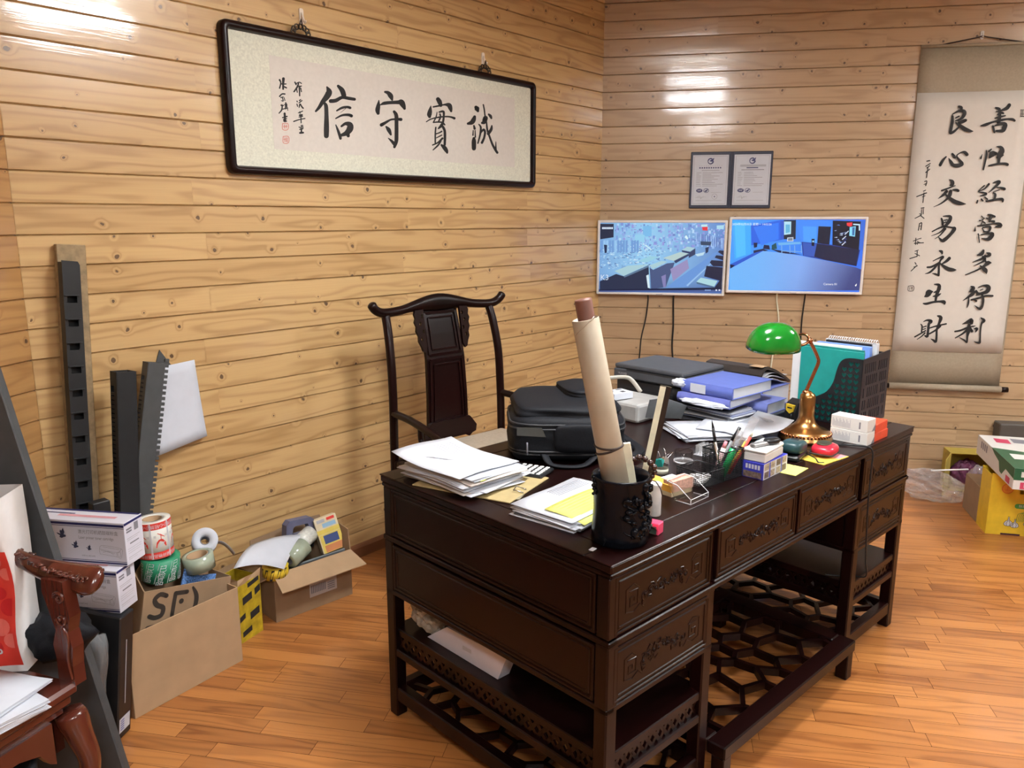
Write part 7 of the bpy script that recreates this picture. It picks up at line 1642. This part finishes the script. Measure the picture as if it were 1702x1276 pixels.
mb = MB(); pr_ = [(0, 0), (.0, .060), (.012, .085), (.05, .092), (.12, .070), (.20, .035), (.25, .008), (.25, 0), (.24, .0), (.19, .028), (.12, .060), (.05, .080), (.02, .074), (.008, .055), (.008, 0)]
mb.prism([(x, y) for x, y in pr_], -.27, 0, 0, FRONT); mb.build('cover', [pm('folder_brown_black', (.035, .03, .028), .4)], t)
mb = MB()
for k in range(3): q_pts = [(.012+.004*k, .004+.014*k), (.06, .050-.004*k+.006*k), (.12, .042-.006*k), (.22, .010)]; mb.tube([(x, .004, z) for x, z in [(p.x, p.y) for p in spl([(a, b, 0) for a, b in q_pts], 5)]], .0022, 5) if False else mb.sheet(lambda u, v, k=k: (.012+.215*u, .004+.26*v, (.012+.016*k)+(.030-.004*k)*math.sin(PI*min(1, u*1.15))*(1-.5*u)-.01*u), 10, 2, .002)
mb.build('pages', [PAPER], t); MB().bx(.004, .05, .002, .06, .0925, .0935).build('corner_tab', [CARD], t)
# ---- loose white papers in the middle right
rd = random.Random(33); mb = MB()
for k in range(9):
    mb.M = tr(rd.uniform(-.012, .012), rd.uniform(-.012, .012), .0024*k) @ rz(rd.uniform(-12, 12)); mb.sheet(lambda u, v, k=k: (-.148+.297*u, -.105+.21*v, .003*math.sin(4*u+k)), 5, 3, .0012)
solo(mb, 'loose_papers', 'spread of loose white papers in front of the blue binders', 'papers', [PAPER], dmat(1.155, .475, T+.0006, -38))
mb = MB(); mb.sheet(lambda u, v: (-.12+.24*u, -.085+.17*v, .004*math.sin(4*u)+.045*max(0, u-.55)**2*4), 10, 3, .0006)
solo(mb, 'curled_sheet', 'white sheet curling up towards the lamp base on the loose papers', 'paper', [PAPER], dmat(1.235, .352, T+.026, -12))
mb = MB(); mb.sheet(lambda u, v: (-.12+.24*u, -.085+.17*v, .004*math.sin(4*u)), 4, 3, .0006)
solo(mb, 'folded_sheet', 'smaller white sheet on top of the loose papers', 'paper', [PAPER], dmat(1.225, .455, T+.027, 20))
solo(MB().bx(-.075, .075, -.014, .014, 0, .002), 'clear_set_square', 'clear plastic rule lying on the loose papers', 'ruler', [FILM], dmat(1.345, .375, T+.046, 50))
solo(MB().tube([(-.06, 0, .004), (.06, 0, .004)], .0042, 8), 'black_pen', 'black pen lying near the lamp base at the papers', 'pen', [BLACK], dmat(1.19, .275, T+.0004, -30))
# ---- tape cutter with yellow label
t = thing('label_cutter', 'black desk tape cutter with a yellow warning label beside the lamp', 'tape cutter', dmat(1.475, .315, T, -10))
mb = MB(); mb.plate([(0, 0), (.105, 0), (.105, .045), (.085, .085), (.04, .098), (.012, .085), (0, .05)], [], -.024, .024, 0, tr(0, .02, 0) @ FRONT); mb.build('housing', [BLACK], t)
X = tr(-.0008, .02, 0) @ rz(-90) @ FRONT
mb = MB(); mb.prism([(-.018, .086), (.016, .084), (.014, .060), (-.002, .050), (-.018, .062)], -.010, .0015, 0, X @ tr(0, -.006, 0)); mb.build('yellow_label', [YEL], t)
mb = MB(); mb.prism([(-.012, .070), (.010, .069), (.010, .064), (-.012, .064)], .0016, .0020, 0, X); mb.tube([(-.003, .012, .02), (-.003, .012, .045)], .003, 6); mb.build('blade_and_print', [BLACKM], t)
solo(MB().bm(pillow(.026, .022, .018, 2.6), 0, True), 'grey_puck', 'round grey plastic lump behind the tape cutter', 'puck', [GREYPL], dmat(1.60, .345, T+.093, 0)) if False else None
# ---- on the left shelf under the desk
SDF = frame((DM @ Vector((.047, .0, 0))).xy[:], 136.4)
sbz = .3145
mb = MB(); mb.prism([(-.763+.58, .0), (-.436+.58, .0), (-.400+.58, .082), (-.665+.58, .072)], -.045, 0, 0)
mb.add([(-.01, .03, .0006), (.03, .032, .0006), (.03, .045, .0006), (-.01, .043, .0006)], [[0, 1, 2, 3]], 1)
solo(mb, 'white_shelf_box', 'long white box on the shelf under the left end of the desk', 'box', [pm('shelf_white', (.60, .60, .68), .5, var=.03), GREYL], SDF @ tr(-.58, sbz, 0))
solo(MB().bm(crumple(.075, .05, .055, 12, 4, .35), 0, False), 'shelf_film_bag', 'crumpled clear bag with tan packets on the shelf under the desk', 'bag', [pm('film_bag_tan', (.50, .44, .36), .25, trans=.3, alpha=.8, var=.3, scale=40)], DM @ tr(.085, .79, sbz+.0575) @ rz(90))
